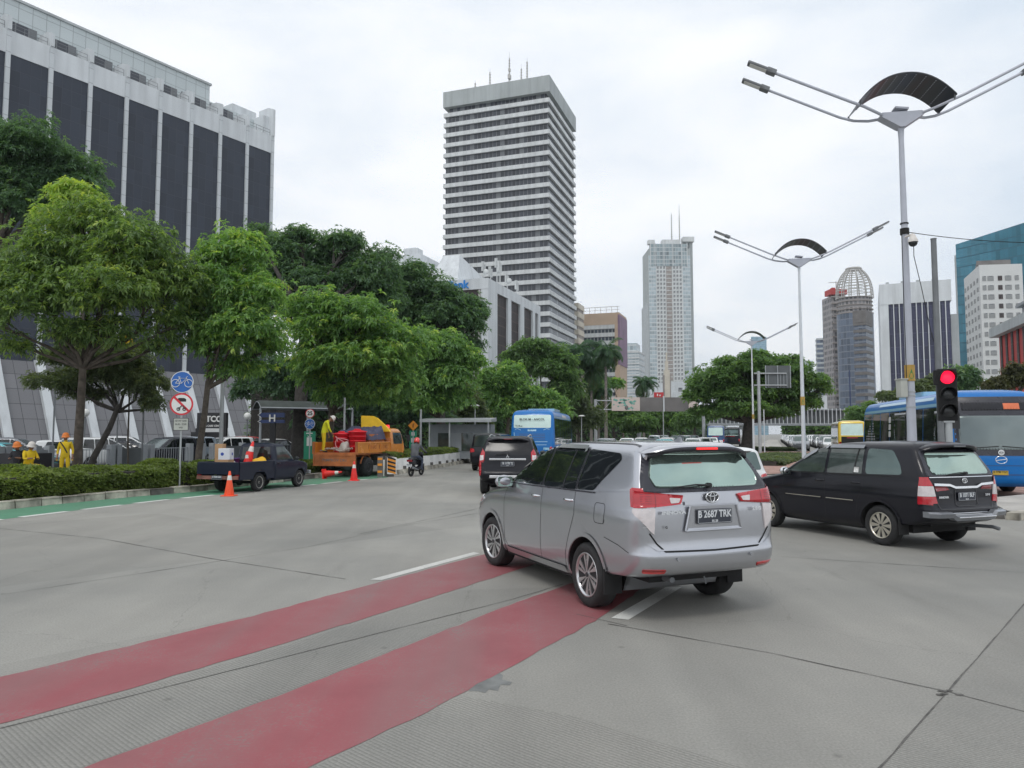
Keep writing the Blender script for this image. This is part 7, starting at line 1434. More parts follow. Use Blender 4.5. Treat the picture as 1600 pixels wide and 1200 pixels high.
sheet('grooved_concrete', [G(476, 1206), G(640, 1128), G(720, 1087), G(900, 1120), G(1180, 1206), Vector((1.5, .4, 0)), Vector((-1, .4, 0))], 'grooved_concrete', .0015)
sheet('grooved_concrete', [G(1372, 1206), G(1481, 1081), G(1606, 938), G(2200, 900), Vector((9, .4, 0)), Vector((2, .4, 0))], 'grooved_concrete', .0015)
for i, (pts, wd, jt) in enumerate((([(0, 1139), (185, 1093), (520, 1008), (800, 937), (880, 913)], .011, .004), ([(950, 975), (1210, 1022), (1475, 1080), (1600, 1112), (1750, 1150)], .012, .005), ([(1372, 1204), (1481, 1081), (1606, 938), (1700, 860)], .011, .003), ([(0, 826), (160, 842), (330, 873), (540, 905)], .012, .003), ([(0, 930), (260, 890), (480, 855), (640, 820), (760, 800)], .010, .003), ([(1100, 1120), (1370, 1204)], .012, .003) if False else ([(560, 835), (760, 792)], .012, .003), ([(900, 960), (980, 978)], .010, .004), ([(1220, 870), (1600, 895)], .014, .003))):
    ribbon('road_joint', gp(*pts), wd, 'joint', .0045, jt, i)
mb = MB(); rg = random.Random(7)
for k in range(7):
    c = G(1484+rg.uniform(-16, 26), 1083+rg.uniform(-5, 7)); mb.add([c+Vector((rg.uniform(.012, .05)*math.cos(a), rg.uniform(.008, .03)*math.sin(a), .0055)) for a in [k2*1.05 for k2 in range(6)]], [tuple(range(6))])
struct(mb.build('road_spall', 'joint'))
mb = MB(); cs = gp((733, 1080), (738, 1070), (752, 1066), (756, 1060), (770, 1058), (778, 1050), (786, 1056), (784, 1062), (800, 1066), (796, 1071), (782, 1070), (778, 1080), (764, 1077), (758, 1083), (746, 1080)); mb.add([p+Vector((0, 0, .0022)) for p in cs], [tuple(range(len(cs)))]); struct(mb.build('road_patch', 'patch'))
sheet('lane_dash', gp((578, 906), (740, 863), (750, 865), (596, 907)), 'white_line', .0045)
sheet('lane_dash', gp((955, 966), (1040, 918), (1065, 918), (982, 969)), 'white_line', .0045)
# kerb line on the left, hedge, green cycle lane
KL = [G(-260, 826), G(0, 797), G(100, 787), G(200, 777), G(310, 768), G(420, 755.5), G(520, 744.5), G(580, 738)]
WL = [G(608, 744), G(660, 735), G(700, 729), G(735, 722)]; e_ = WL[-1]; WL2 = [e_, e_+rd*12+rn*-1.0, e_+rd*60+rn*-2, e_+rd*400]
OL = [G(-260, 838), G(0, 812), G(250, 782), G(400, 767), G(540, 752), G(606, 746)]
sheet('cycle_lane', KL+[G(606, 743)]+OL[::-1], 'green_lane', .002)
mb = MB(); 
def along(path, t):
    for a, b in zip(path[:-1], path[1:]):
        l = (b-a).length
        if t <= l: return a+(b-a)*t/l, (b-a).normalized()
        t -= l
    return path[-1], (path[-1]-path[-2]).normalized()
tot = sum((b-a).length for a, b in zip(OL[:-1], OL[1:])); t = 0
while t < tot-1.5:
    a, d = along(OL, t); b, _ = along(OL, t+1.25); n_ = Vector((-d.y, d.x, 0))*.11; mb.add([a+n_, a-n_, b-n_, b+n_], [(0, 1, 2, 3)]); t += 1.7
mb.v = [(v[0], v[1], .006) for v in mb.v]; struct(mb.build('cycle_lane_dashes', 'white_line'))
0 and ribbon('edge_line', [p+(KL[min(i+1, 7)]-KL[max(i-1, 0)]).normalized().cross(Vector((0, 0, 1)))*.16 for i, p in enumerate(KL)], .07, 'worn_line', .009)
def kerb(name, path, h=.20, wd=.24, blk=.75, mats=('kerb_pale', 'kerb_dark'), alt=.35, seed=3):
    rg = random.Random(seed); mb = MB(); tot = sum((b-a).length for a, b in zip(path[:-1], path[1:])); t = 0
    while t < tot-.1:
        l = min(blk*rg.uniform(.8, 1.1), tot-t); a, d = along(path, t+.01); b, _ = along(path, t+l-.02); n_ = Vector((-d.y, d.x, 0))*wd; hh = Vector((0, 0, h*rg.uniform(.93, 1.05))); q = n_*.10
        mb.add([a, b, b+n_, a+n_, a+hh+q, b+hh+q, b+hh+n_, a+hh+n_], [(4, 5, 6, 7), (0, 1, 5, 4), (2, 3, 7, 6), (0, 4, 7, 3), (1, 2, 6, 5)], 1 if rg.random() < alt else 0); t += l
    o = mb.build(name, list(mats)); return struct(o)
kerb('kerb', KL)
side = lambda p, d: p+Vector((-rd.y, rd.x, 0))*d
vg = [Vector((p.x, p.y, 0)) for p in KL]; sheet('verge', vg+[side(p, 5.2) for p in vg[::-1]], 'soil', .17)
sheet('parking_ground', [side(p, 5.1) for p in KL+WL+WL2[1:]]+[Vector((-20, 500, 0)), Vector((-200, 400, 0)), Vector((-200, 0, 0))], 'asphalt', .012)
mid = [a+(b-a)*.5 for a, b in zip(KL[:-1], KL[1:])]
hp = [side(p, 1.30) for p in (KL[0], KL[1], KL[2], KL[3], KL[4], KL[5])]
hedge_geo(hp, 1.9, .72, 24000, 5, label='long clipped green hedge along the kerb at the left', L=.11, Wd=.05, rough=.16)
hp2 = [side(p, 1.5) for p in (KL[5], KL[6], KL[7])]
hedge_geo(hp2, 1.6, .5, 4000, 6, label='low hedge behind the orange lorry', L=.10, Wd=.055)
rgn = np.random.default_rng(77); V_ = []; 
for q in range(420):
    a, d = along(KL, rgn.uniform(8, 42)); n_ = Vector((-d.y, d.x, 0)); u = rgn.exponential(.28) if q < 320 else -rgn.uniform(.1, 1.2); p = a-n_*u if u > 0 else a+n_*(-u); z_ = .012 if u > 0 else .19; t_ = rgn.uniform(0, 6.28); L_ = rgn.uniform(.03, .07); e1 = Vector((math.cos(t_), math.sin(t_), rgn.uniform(-.2, .3)))*L_; e2 = Vector((-math.sin(t_), math.cos(t_), 0))*L_*.45
    for c_ in (p-e1, p-e2, p+e1, p+e2): V_.append((c_.x, c_.y, z_+max(0, c_.z*.5)))
o = quads_mesh('fallen_leaves', np.array(V_), rgn.uniform(0, 1, 420), 'leaf_dull'); o['kind'] = 'stuff'; tag(o, 'dry leaves scattered along the left kerb', 'leaves')
# white planter wall with its chequered kerb
r = empty('planter_wall', WL[0], 0, 'long white planter wall with a barred kerb beyond the lorry', 'wall'); o = WL[0]
mb = MB(); pts = WL+WL2[1:3]; h = .82
for a, b in zip(pts[:-1], pts[1:]):
    d = (b-a).normalized(); n_ = Vector((-d.y, d.x, 0)); mb.add([a-o+n_*.16, b-o+n_*.16, b-o+n_*.42, a-o+n_*.42]+[x+Vector((0, 0, h*.86)) for x in (a-o+n_*.20, b-o+n_*.20, b-o+n_*.40, a-o+n_*.40)], [(0, 1, 5, 4), (4, 5, 6, 7), (2, 3, 7, 6), (0, 4, 7, 3), (1, 2, 6, 5)])
mb.build('wall', 'planter_white', r); mb = MB(); t = 0; tot = sum((b-a).length for a, b in zip(pts[:-1], pts[1:]))
while t < min(tot, 60)-.5:
    a, d = along(pts, t); n_ = Vector((-d.y, d.x, 0)); b = a+d*1.15; mb.add([a-o, b-o, b-o+n_*.22, a-o+n_*.22]+[x+Vector((0, 0, .20)) for x in (a-o+n_*.05, b-o+n_*.05, b-o+n_*.22, a-o+n_*.22)], [(0, 1, 5, 4), (4, 5, 6, 7), (0, 4, 7, 3), (1, 2, 6, 5)]); t += 1.5
mb.build('kerb_blocks', 'kerb_pale', r)
mb = MB(); t = 0
while t < min(tot, 60)-.5: a, d = along(pts, t-.32 if t else 0); n_ = Vector((-d.y, d.x, 0)); mb.box(a-o+n_*.13+Vector((0, 0, .17)), (.22, .10, .34), math.atan2(d.y, d.x)); t += 1.5
mb.build('kerb_gaps', 'joint', r)
hedge_geo([side(WL[0]+rd*.5, 1.0), side(WL[1], 1.0), side(WL[2], 1.0), side(WL[3], 1.0), side(WL2[1], 1.0)], 1.3, .35, 8000, 8, label='low ground cover plants filling the white planter', z0=.68, L=.10, Wd=.05)
def chevron_post(pt, face, label):
    r = empty('barrier_post', pt, 0, label, 'barrier post'); mb = MB(); mb.box((0, .15 if face else 0, .45), (.40 if face else .22, .06 if face else .16, .90)); mb.build('post', 'kerb_dark', r)
    if face:
        mb = MB(); mb.box((.12, .10, .48), (.40, .10, .72)); mb.build('board', 'planter_white', r)
        for k in range(4): z = .20+.17*k; mb = MB(); mb.add([(-.06, .045, z+.10), (.30, .045, z), (.30, .045, z+.08), (-.06, .045, z+.18)], [(0, 1, 2, 3)]); mb.add([(-.06, .044, z+.01), (.30, .044, z-.08), (.30, .044, z), (-.06, .044, z+.10)], [(0, 1, 2, 3)], 1); mb.build('chevron', ['sign_black', 'sign_amber'], r)
    else:
        for z in (.25, .55, .80): mb = MB(); mb.box((0, -.085, z), (.20, .01, .10)); mb.build('band', 'sign_amber', r)
chevron_post(G(606, 745)+Vector((.05, -.1, 0)), True, 'black and orange chevron board at the end of the white planter wall'); chevron_post(G(594, 746), False, 'short dark post with orange bands beside the lorry wheel')
# median island, its path and ground cover, right hand island kerb
isl = [G(1150, 760), G(1196, 744), G(1240, 742), G(1300, 720)]
I0 = G(1160, 745); sheet('median_paving', [G(1150, 748), G(1228, 744), G(1262, 722), G(1300, 712), G(1330, 704), I0+rd*45+rn*9, I0+rd*45-rn*1, G(1140, 730)], 'red_paving', .13)
kerb('median_kerb', [G(1140, 750), G(1228, 746), G(1264, 724), G(1302, 713), G(1332, 705)], .13, .2, .6)
I = [G(1165, 738), G(1238, 738), G(1262, 716), G(1252, 703), G(1225, 699.5), G(1188, 700), G(1168, 706)]
hedge_geo([G(1172, 731), G(1205, 722), G(1232, 716)], 3.2, .30, 7000, 12, label='mound of clipped ground cover on the median behind the white car', leaf='leaf_olive', L=.12, Wd=.06, rough=.2)
hedge_geo([G(1170, 706), G(1235, 706)], 3.4, .35, 5000, 13, label='farther strip of ground cover on the median by the lamp posts', leaf='leaf_olive', L=.12, Wd=.06, rough=.2)
pA = G(1206, 697); sheet('median_path', [G(1180, 700), G(1222, 700), pA+rd*120+rn*1.6, pA+rd*120-rn*.8], 'footpath', .14)
kerb('island_kerb', [G(1700, 800), G(1600, 812)+Vector((0, .4, 0)), G(1572, 812), G(1552, 802), G(1540, 790)], .16, .3, .7, alt=.2, seed=9)
sheet('island_paving', [G(1700, 800), G(1600, 810), G(1574, 808), G(1556, 798), G(1548, 786), G(1700, 770)], 'footpath', .145)
sheet('bus_lane', [G(1440, 768), G(1700, 782), G(1700, 760), G(1440, 748)], 'red_paving', .005)
# ------------------------------------------------------------------ large structures
_res, LO = left_office(); striped_tower(); bank_building(); central_tower(); fin_block(); right_towers(); skyline(); footbridge(); gantry(); sign_backs()
# ------------------------------------------------------------------ car park wall, posts and shop sign
a0 = Gx(-60, 29.0); FD = Vector((math.sin(R(21)), math.cos(R(21)), 0)); fr = empty('car_park_wall', a0, math.pi/2-R(21), 'low grey car park wall with pillars and barred openings behind the hedge', 'wall')
def fpos(px):
    # distance along the wall line where pixel column px meets it
    k = (px-800)/F_PX; return (k*a0.y-a0.x)/(FD.x-k*FD.y)
for px0, px1, kind in ((-60, 12, 'panel'), (58, 82, 'panel'), (82, 130, 'low'), (130, 178, 'bars'), (178, 224, 'panel'), (238, 296, 'bars'), (316, 334, 'bars'), (334, 380, 'panel'), (380, 470, 'bars')):
    x0, x1 = fpos(px0), fpos(px1)
    if kind == 'panel': m = MB(); face_box(m, x0, x1, -.06, .06, 0, 1.18); m.build('panel', 'fence_dark' if px0 > 90 else 'fence_grey', fr)
    elif kind == 'low': m = MB(); face_box(m, x0, x1, -.08, .08, 0, .55); m.build('low_wall', 'fence_dark', fr)
    else:
        m = MB(); face_box(m, x0, x1, -.07, .07, 0, .45); m.build('low_wall', 'fence_dark', fr); m = MB(); n = int((x1-x0)/.15)
        for i in range(n): m.box((x0+(x1-x0)*(i+.5)/n, 0, .80), (.02, .02, .75))
        face_box(m, x0, x1, -.02, .02, 1.12, 1.16); m.build('bars', 'fence_grey', fr)
for px in (2, 14, 60, 80, 176, 186, 226, 237, 298, 317, 334, 380): x = fpos(px); m = MB(); face_box(m, x-.13, x+.13, -.16, .16, 0, 1.36); bevel(m.build('pillar', 'fence_grey', fr), .015)
m = MB(); q = Gx(34, 29.6); m.box((0, 0, .55), (1.5, 1.3, 1.1)); o = m.build('booth', 'sign_black'); o.location = q; o.rotation_euler = (0, 0, math.pi/2-R(20)); m = MB(); tag(o, 'small dark steel cabinet behind the two seated workers', 'cabinet')
m = MB(); m.box((0, 0, .22), (2.2, .5, .44)); o = m.build('bench_ledge', 'kerb_dark'); o.location = Gx(38, 26.6)+Vector((0, 0, .17)); tag(o, 'low dark ledge on which two workers sit', 'ledge')
def globe_lamp(px, Y, py, label, flat=False):
    z = P(px, py, Y).z; r = empty('globe_lamp', Gx(px, Y), 0, label, 'lamp post', 'globe lamps in the car park'); m = MB(); m.cyl((0, 0, 0), (0, 0, z), .045, n=8); m.build('post', 'pole_dark' if not flat else 'galv', r); m = MB()
    if flat: m.lathe([(0, .12), (.25, .08), (.42, -.02), (.1, -.06), (0, -.06)], (0, 0, z), 16)
    else: m.sphere((0, 0, z), .24, 14)
    m.build('globe', 'globe', r)
globe_lamp(81, 40, 593, 'white globe lamp among the leaves of the leftmost tree'); globe_lamp(130, 44, 645, 'white globe lamp just right of the leftmost trunk'); globe_lamp(385, 50, 650, 'white globe lamp in front of the sloping office base'); globe_lamp(742, 60, 634, 'flat white lamp above the bus shelter', True); globe_lamp(909, 85, 650, 'pale lamp post between the blue bus and the gantry', True)
def pole(px, Y, pyt, label, r0=.07, m_='galv', name='metal_pole'):
    z = P(px, pyt, Y).z; m = MB(); m.cyl((0, 0, 0), (0, 0, z), r0, r0*.8, 12); m.cyl((0, 0, 0), (0, 0, .04), r0*2, n=12); m.cyl((0, 0, z), (0, 0, z+.02), r0*.9, n=12); o = m.build(name, m_); o.location = Gx(px, Y); tag(o, label, 'pole'); return o
pole(344, 33, 588, 'grey pole rising behind the boxes on the pickup', .10); pole(537, 37, 622, 'bare grey pole rising behind the red tanks', .06); pole(657, 44, 640, 'grey pole behind the scooter rider', .07); pole(1475, 18.6, 374, 'tall bare grey pole behind the traffic light', .085, 'pole_dark'); pole(221, 36, 560, 'thin dark pole behind the leftmost trunk', .05, 'pole_dark'); pole(181, 38, 610, 'slender dark pole in the car park', .04, 'pole_dark'); pole(1195, 66, 640, 'thin white pole right of the direction sign post', .05, 'pole_white'); pole(1037, 100, 640, 'thin pale pole under the gantry', .07, 'galv')
# shop sign and shade canopy in front of the office base
Y = 57; a = Gx(306, Y); r = empty('shop_sign', a, R(-8), 'black shop sign board with white lettering above the parked white car', 'sign'); z0, z1 = P(330, 669, Y).z, P(330, 645, Y).z; W = Gx(355, Y).x-a.x
m = MB(); face_box(m, 0, W, 0, .3, z0, z1); m.build('board', 'sign_black', r); m = MB(); put_text(m, 'FITCO', FRONT(W*.50, -.02, z0+(z1-z0)*.58), .62, 0, .02, .02); put_text(m, 'CAR CARE CENTER', FRONT(W*.54, -.02, z0+.17), .20, 0, .01, .004); m.build('lettering', 'sign_white', r); m = MB(); face_box(m, W*.80, W*.92, -.05, .2, z0-1.5, z0-.1); m.build('red_panel', 'signal_red', r); m = MB(); face_box(m, -.1, W*.1, 0, .25, 0, z0); face_box(m, W*.92, W, 0, .25, 0, z0); face_box(m, -W*.3, W*.8, .4, .6, z0-1.4, z0-.3); m.build('frame', 'sign_black', r)
Y = 45; a = Gx(399, Y); r = empty('walkway_canopy', a, math.pi/2-R(60), 'pale framed walkway canopy with a curved dark roof', 'canopy'); zc = P(400, 638, Y).z
m = MB(); n = 12; Lc = 5.6
vs = [(x, y, zc+.45*math.sin(math.pi*(j/n))+0) for x in (0, Lc) for j in range(n+1) for y in [-1.3+2.6*j/n]]; m.add(vs, [(j, j+1, n+2+j, n+1+j) for j in range(n)]); m.add([(v[0], v[1], v[2]+.04) for v in vs], [(j, j+1, n+2+j, n+1+j) for j in range(n)]); m.build('roof', 'canopy_tint', r)
m = MB()
for k in range(8): m.tube([(Lc*k/7, -1.3+2.6*j/n, zc-.03+.45*math.sin(math.pi*j/n)) for j in range(n+1)], .03, 5)
for y in (-1.3, 1.3): m.tube([(0, y, zc), (Lc, y, zc)], .05, 6)
for x in (0, Lc*.5, Lc): m.cyl((x, -1.2, 0), (x, -1.2, zc), .07, n=8)
m.build('frame', 'fence_grey', r)
Y = 41; a = Gx(425, Y); r = empty('direction_post', a, 0, 'dark totem with arrow boards and a letter H beside the canopy', 'sign post'); z = lambda py: P(425, py, Y).z
m = MB(); m.box((0, 0, z(640)/2), (.30, .18, z(640))); m.build('column', 'sign_black', r)
for i, (t, b) in enumerate(((645, 652), (656, 661))):
    m = MB(); B4 = Matrix(((1, 0, 0, 0), (0, 0, -1, 0), (0, 1, 0, 0), (0, 0, 0, 1))); m.prism([(-.75, (z(t)+z(b))/2), (-.60, z(t)), (.62, z(t)), (.62, z(b)), (-.60, z(b))], -.12, .12, 0, B4); m.tube([(-.64, -.13, z(t)), (-.80, -.13, (z(t)+z(b))/2), (-.64, -.13, z(b))], .02, 5, 1); m.build('arrow_board', ['deep_blue', 'sign_white'], r)
m = MB(); put_text(m, 'H', FRONT(0, -.15, z(654)), .55, 0, .01, .01); m.build('lettering', 'sign_white', r)
# bus shelter
Y = 47; a = Gx(672, Y); r = empty('bus_shelter', a, R(-4), 'grey bus shelter with a flat overhanging roof', 'bus shelter'); W = Gx(768, Y).x-a.x; zt = P(700, 657, Y).z
m = MB(); face_box(m, 0, W, 0, 2.4, .3, zt-.25); m.build('walls', 'shelter_grey', r); m = MB(); B5 = Matrix(((0, 0, 1, 0), (1, 0, 0, 0), (0, 1, 0, 0), (0, 0, 0, 1))); m.prism([(-1.0, zt-.12), (-1.0, zt+.05), (2.6, zt+.22), (2.6, zt-.02)], -.5, W+.1, 0, B5); m.build('roof', 'galv', r)
for k in range(4): m = MB(); x = .5+(W-.9)*k/4; face_box(m, x, x+.75, -.05, .02, .8, zt-.8); m.build('window', 'fence_grey' if k % 2 else 'glass_mid', r)
m = MB(); [m.box((x, -.85, zt/2), (.08, .08, zt)) for x in (.1, W*.35, W-.1)]; m.build('post', 'galv', r)
# ------------------------------------------------------------------ trees
T1 = make_tree('street_tree', 'leafy green tree at far left, trunk behind the standing yellow worker', Gx(119, 28.6), pxlobes(28, [(60, 400, 100, 65), (180, 385, 95, 60, -.8), (235, 455, 80, 65, -.4), (70, 470, 85, 62, -1), (160, 455, 90, 55, -1.4), (20, 440, 70, 60), (285, 440, 45, 50), (130, 345, 75, 42), (270, 510, 50, 45, .5), (-20, 500, 50, 50), (90, 520, 60, 28, -.6), (180, 520, 60, 34, -.4), (215, 400, 60, 45, .6), (250, 540, 40, 30, .8), (30, 540, 40, 26, .5)]), 6300, 'leaf_warm', 11, trunk_r=.17, L=.235, Wd=.075, droop=.5, k=10, tone=(.05, .80), new=.14, bump=.5)
T2 = make_tree('street_tree', 'bright green tree above the pickup with a slender double trunk', Gx(308, 30.0), pxlobes(30, [(362, 400, 62, 48), (395, 455, 52, 50, -.6), (340, 460, 55, 50, -.9), (370, 520, 75, 50, -.8), (425, 540, 38, 38), (325, 540, 42, 40, .2), (300, 490, 30, 40), (370, 450, 55, 50, .8), (375, 575, 50, 26, .3)]), 4600, 'leaf_bright', 12, trunk_r=.135, L=.235, Wd=.075, droop=.5, k=10, tone=(.10, .85), new=.22, bump=.5)
T4 = make_tree('street_tree', 'broad bright green tree rising behind the orange lorry', Gx(513, 41), pxlobes(38, [(505, 480, 68, 32, 0), (560, 500, 85, 38, -.5), (620, 535, 68, 42), (495, 520, 60, 36, -.5), (560, 560, 90, 38, -.8), (600, 600, 62, 38, -.4), (500, 590, 50, 38, .5), (470, 555, 35, 40, 1), (550, 620, 60, 24, .6), (540, 540, 70, 50, 1.5), (455, 500, 24, 34, 1)]), 6000, 'leaf_bright', 13, trunk_r=.20, L=.27, Wd=.09, droop=.5, k=10, tone=(.10, .80), new=.22, bump=.5)
T5 = make_tree('street_tree', 'rounded green tree behind the scooter rider and lorry', Gx(688, 52), pxlobes(49, [(680, 545, 55, 38), (650, 590, 50, 38), (705, 590, 45, 36), (660, 630, 55, 26, .6), (620, 600, 35, 35, 1), (735, 560, 26, 30), (690, 620, 50, 34, 1)]), 4600, 'leaf_bright', 14, trunk_r=.2, L=.31, Wd=.11, droop=.5, tone=(.05, .68), new=.14, bump=.5)
make_tree('street_tree', 'dull green low tree with a leaning forked trunk left of the round signs', Gx(136, 30.5), pxlobes(32, [(90, 598, 52, 28, 0), (165, 580, 62, 44, .5), (215, 600, 48, 38, .5), (150, 540, 44, 30, 1), (240, 630, 24, 24), (100, 560, 40, 28, 1), (190, 560, 50, 34, 1), (130, 615, 40, 18, .4)]), 8500, 'leaf_olive', 15, trunk_r=.13, L=.17, Wd=.05, droop=.3, bark='bark_dark', lean=P(186, 632, 31.5), fork=.5)
make_tree('yellow_flowering_tree', 'small patch of yellow blossom hanging below the leftmost crown', Gx(200, 34), pxlobes(34, [(196, 540, 11, 16)]), 60, 'petal', 16, trunk_r=.04, L=.18, Wd=.1, limbs=False)
make_tree('dark_tree', 'dark green tall tree at the upper left in front of the office', Gx(-40, 41), pxlobes(40, [(50, 225, 72, 45), (0, 260, 60, 55), (95, 275, 70, 45, 1), (135, 300, 40, 35, 1), (20, 310, 70, 50), (90, 340, 60, 40, 1), (30, 280, 70, 60, 1), (0, 200, 30, 26)]), 7000, 'leaf_dark', 17, trunk_r=.3, L=.28, Wd=.08, droop=.35, tone=(.1, .6), bump=.35)
make_tree('yellow_green_tree', 'yellow green sprig of foliage before the dark office bays', Gx(125, 33), pxlobes(33, [(115, 305, 40, 24), (100, 335, 45, 24)]), 700, 'leaf_bright', 18, trunk_r=.09, L=.32, Wd=.08, tone=(.75, 1.0), droop=.5)
make_tree('dark_tree', 'big dark tree behind the bright green tree at centre left', Gx(465, 47), pxlobes(52, [(420, 395, 50, 38, 2), (455, 400, 60, 42), (525, 400, 60, 38, .5), (575, 430, 52, 42), (490, 440, 70, 40), (600, 400, 28, 22, 1), (430, 440, 40, 50), (545, 380, 40, 22), (470, 368, 38, 18), (450, 480, 60, 40, 1), (530, 450, 70, 45, 1.5), (590, 470, 50, 40, 1), (400, 360, 24, 14)]), 8600, 'leaf_dark', 19, trunk_r=.42, L=.34, Wd=.10, droop=.35, bark='bark_dark', tone=(.12, .68), bump=.35)
make_tree('dark_tree', 'second dark spreading tree whose branches reach in front of the bank', Gx(690, 58), pxlobes(57, [(640, 440, 48, 38), (690, 455, 42, 30), (620, 480, 50, 42, 1), (690, 500, 58, 40), (740, 510, 28, 24), (650, 530, 50, 34, 1), (720, 540, 36, 26), (655, 420, 22, 14), (745, 490, 24, 12), (670, 480, 60, 45, 1.5), (720, 480, 40, 30, 1), (700, 570, 50, 30, 1)]), 7400, 'leaf_dark', 20, trunk_r=.34, L=.36, Wd=.11, droop=.35, bark='bark_dark', tone=(.1, .65), bump=.35)
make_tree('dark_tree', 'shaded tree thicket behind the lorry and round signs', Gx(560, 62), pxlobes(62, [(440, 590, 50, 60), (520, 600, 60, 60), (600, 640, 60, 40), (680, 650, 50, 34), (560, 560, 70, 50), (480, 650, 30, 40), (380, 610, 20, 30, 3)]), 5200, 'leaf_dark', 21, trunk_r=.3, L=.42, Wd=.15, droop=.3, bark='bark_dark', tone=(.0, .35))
for i, (px, Y, L_, n, lf, sd, lab) in enumerate((
    (790, 75, [(790, 590, 36, 26), (770, 620, 32, 30), (815, 615, 34, 28), (760, 592, 20, 18), (800, 640, 40, 24), (845, 630, 34, 26), (870, 640, 26, 24)], 3600, 'leaf_bright', 31, 'rounded bright tree above the blue bus'),
    (850, 95, [(840, 550, 44, 22), (870, 575, 46, 24), (820, 565, 30, 16), (880, 610, 30, 26), (800, 560, 24, 10)], 3200, 'leaf_rain', 32, 'layered green tree below the striped tower'),
    (735, 66, [(735, 640, 24, 34), (755, 660, 22, 20), (722, 610, 16, 26)], 1600, 'leaf_olive', 33, 'thin grey green tree above the bus shelter'),
    (905, 100, [(900, 640, 26, 34), (925, 660, 26, 26), (880, 668, 24, 18)], 1800, 'leaf_olive', 34, 'dull tree right of the blue bus roof'),
    (960, 135, [(950, 655, 36, 16), (990, 655, 34, 16), (925, 650, 24, 22), (965, 640, 30, 16), (935, 612, 18, 26)], 2600, 'leaf_rain', 35, 'row tree below the billboard gantry'),
    (1030, 140, [(1020, 655, 30, 18), (1055, 660, 26, 16), (1000, 668, 26, 10), (1045, 650, 20, 12)], 2000, 'leaf_rain', 36, 'rounded tree below the dark gantry panels'),
    (1085, 120, [(1080, 655, 24, 16), (1098, 648, 22, 14)], 1200, 'leaf_rain', 37, 'small tree at the left foot of the spreading tree'),
    (975, 150, [(955, 600, 18, 10), (985, 628, 22, 8), (930, 628, 14, 12)], 900, 'leaf_bright', 38, 'small bright crown between the palms'),
    (1335, 95, [(1345, 652, 26, 18), (1330, 668, 20, 14), (1362, 640, 16, 12)], 1500, 'leaf_rain', 39, 'small green tree behind the yellow bus'),
    (1440, 60, [(1392, 618, 22, 8), (1432, 606, 28, 12), (1450, 600, 22, 12)], 1400, 'leaf_olive', 40, 'pale green shrub tree above the blue bus roof'),
    (1500, 62, [(1500, 590, 28, 22), (1515, 600, 22, 14), (1485, 600, 20, 16)], 2000, 'leaf_dark', 41, 'dark rounded tree behind the traffic light'),
    (1588, 60, [(1590, 585, 26, 18), (1570, 598, 24, 12), (1612, 590, 22, 20), (1545, 603, 10, 8)], 2200, 'leaf_dull', 42, 'brownish tree before the red building'),
    (700, 110, [(715, 640, 20, 24)], 300, 'leaf_dark', 43, '') )):
    if not lab: continue
    make_tree('street_tree', lab, Gx(px, Y), pxlobes(Y, L_, .8), n, lf, sd, trunk_r=.22, L=.006*Y, Wd=.0022*Y, droop=.35, tone=(.1, .75), k=8, bump=.3)
make_tree('spreading_tree', 'huge umbrella shaped tree on the median beyond the lamp posts', Gx(1166, 72), pxlobes(72, [(1120, 590, 42, 22), (1160, 572, 50, 18), (1215, 575, 48, 18), (1255, 600, 40, 20), (1090, 620, 26, 16), (1140, 615, 48, 24), (1200, 610, 52, 26), (1250, 630, 32, 18), (1105, 645, 34, 12), (1160, 640, 46, 16, -2), (1215, 645, 34, 12), (1285, 610, 16, 12), (1100, 600, 30, 14), (1180, 556, 30, 9), (1230, 562, 26, 8), (1130, 565, 24, 8), (1275, 630, 14, 8), (1130, 600, 60, 34, 3), (1190, 595, 70, 36, 3), (1235, 605, 50, 30, 3), (1180, 635, 60, 26, 3)], .9), 13500, 'leaf_rain', 50, trunk_r=.55, L=.40, Wd=.16, droop=.2, bark='bark_dark', tone=(.1, .75), k=8, bump=.4, new=.15)
palm(Gx(903, 118), P(903, 548, 118).z, 'tall palm left of the beige office', 61, 46, 4.6, tr=.22); palm(Gx(886, 122), P(886, 575, 122).z, 'palm with a drooping crown left of its tall neighbours', 62, 42, 4.6, tr=.22); palm(Gx(924, 120), P(924, 575, 120).z, 'dense palm in the middle of the palm clump', 63, 44, 4.6, tr=.22)
palm(Gx(947, 116), P(947, 548, 116).z, 'palm with pale fronds in front of the beige office', 64, 44, 4.0, tr=.24); palm(Gx(935, 125), P(935, 610, 125).z, 'shorter palm at the foot of the clump', 65, 36, 3.4, tr=.2); palm(Gx(1006, 150), P(1006, 598, 150).z, 'single palm above the light billboard', 66, 42, 3.8, tr=.24); palm(Gx(868, 124), P(868, 562, 124).z, 'leftmost palm of the clump over the layered tree', 67, 36, 4.2, tr=.2)
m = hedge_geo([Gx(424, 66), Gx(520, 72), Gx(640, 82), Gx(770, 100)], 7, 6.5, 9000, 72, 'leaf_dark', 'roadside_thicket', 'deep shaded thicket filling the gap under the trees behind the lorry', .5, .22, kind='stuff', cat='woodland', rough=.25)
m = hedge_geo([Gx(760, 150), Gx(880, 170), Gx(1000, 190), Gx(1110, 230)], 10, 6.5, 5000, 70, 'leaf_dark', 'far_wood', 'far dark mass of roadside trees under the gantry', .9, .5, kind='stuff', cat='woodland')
m = hedge_geo([Gx(1230, 200), Gx(1330, 190), Gx(1500, 170)], 8, 4.5, 3500, 71, 'leaf_rain', 'far_wood', 'far mass of greenery under the footbridge', .9, .5, kind='stuff', cat='woodland')
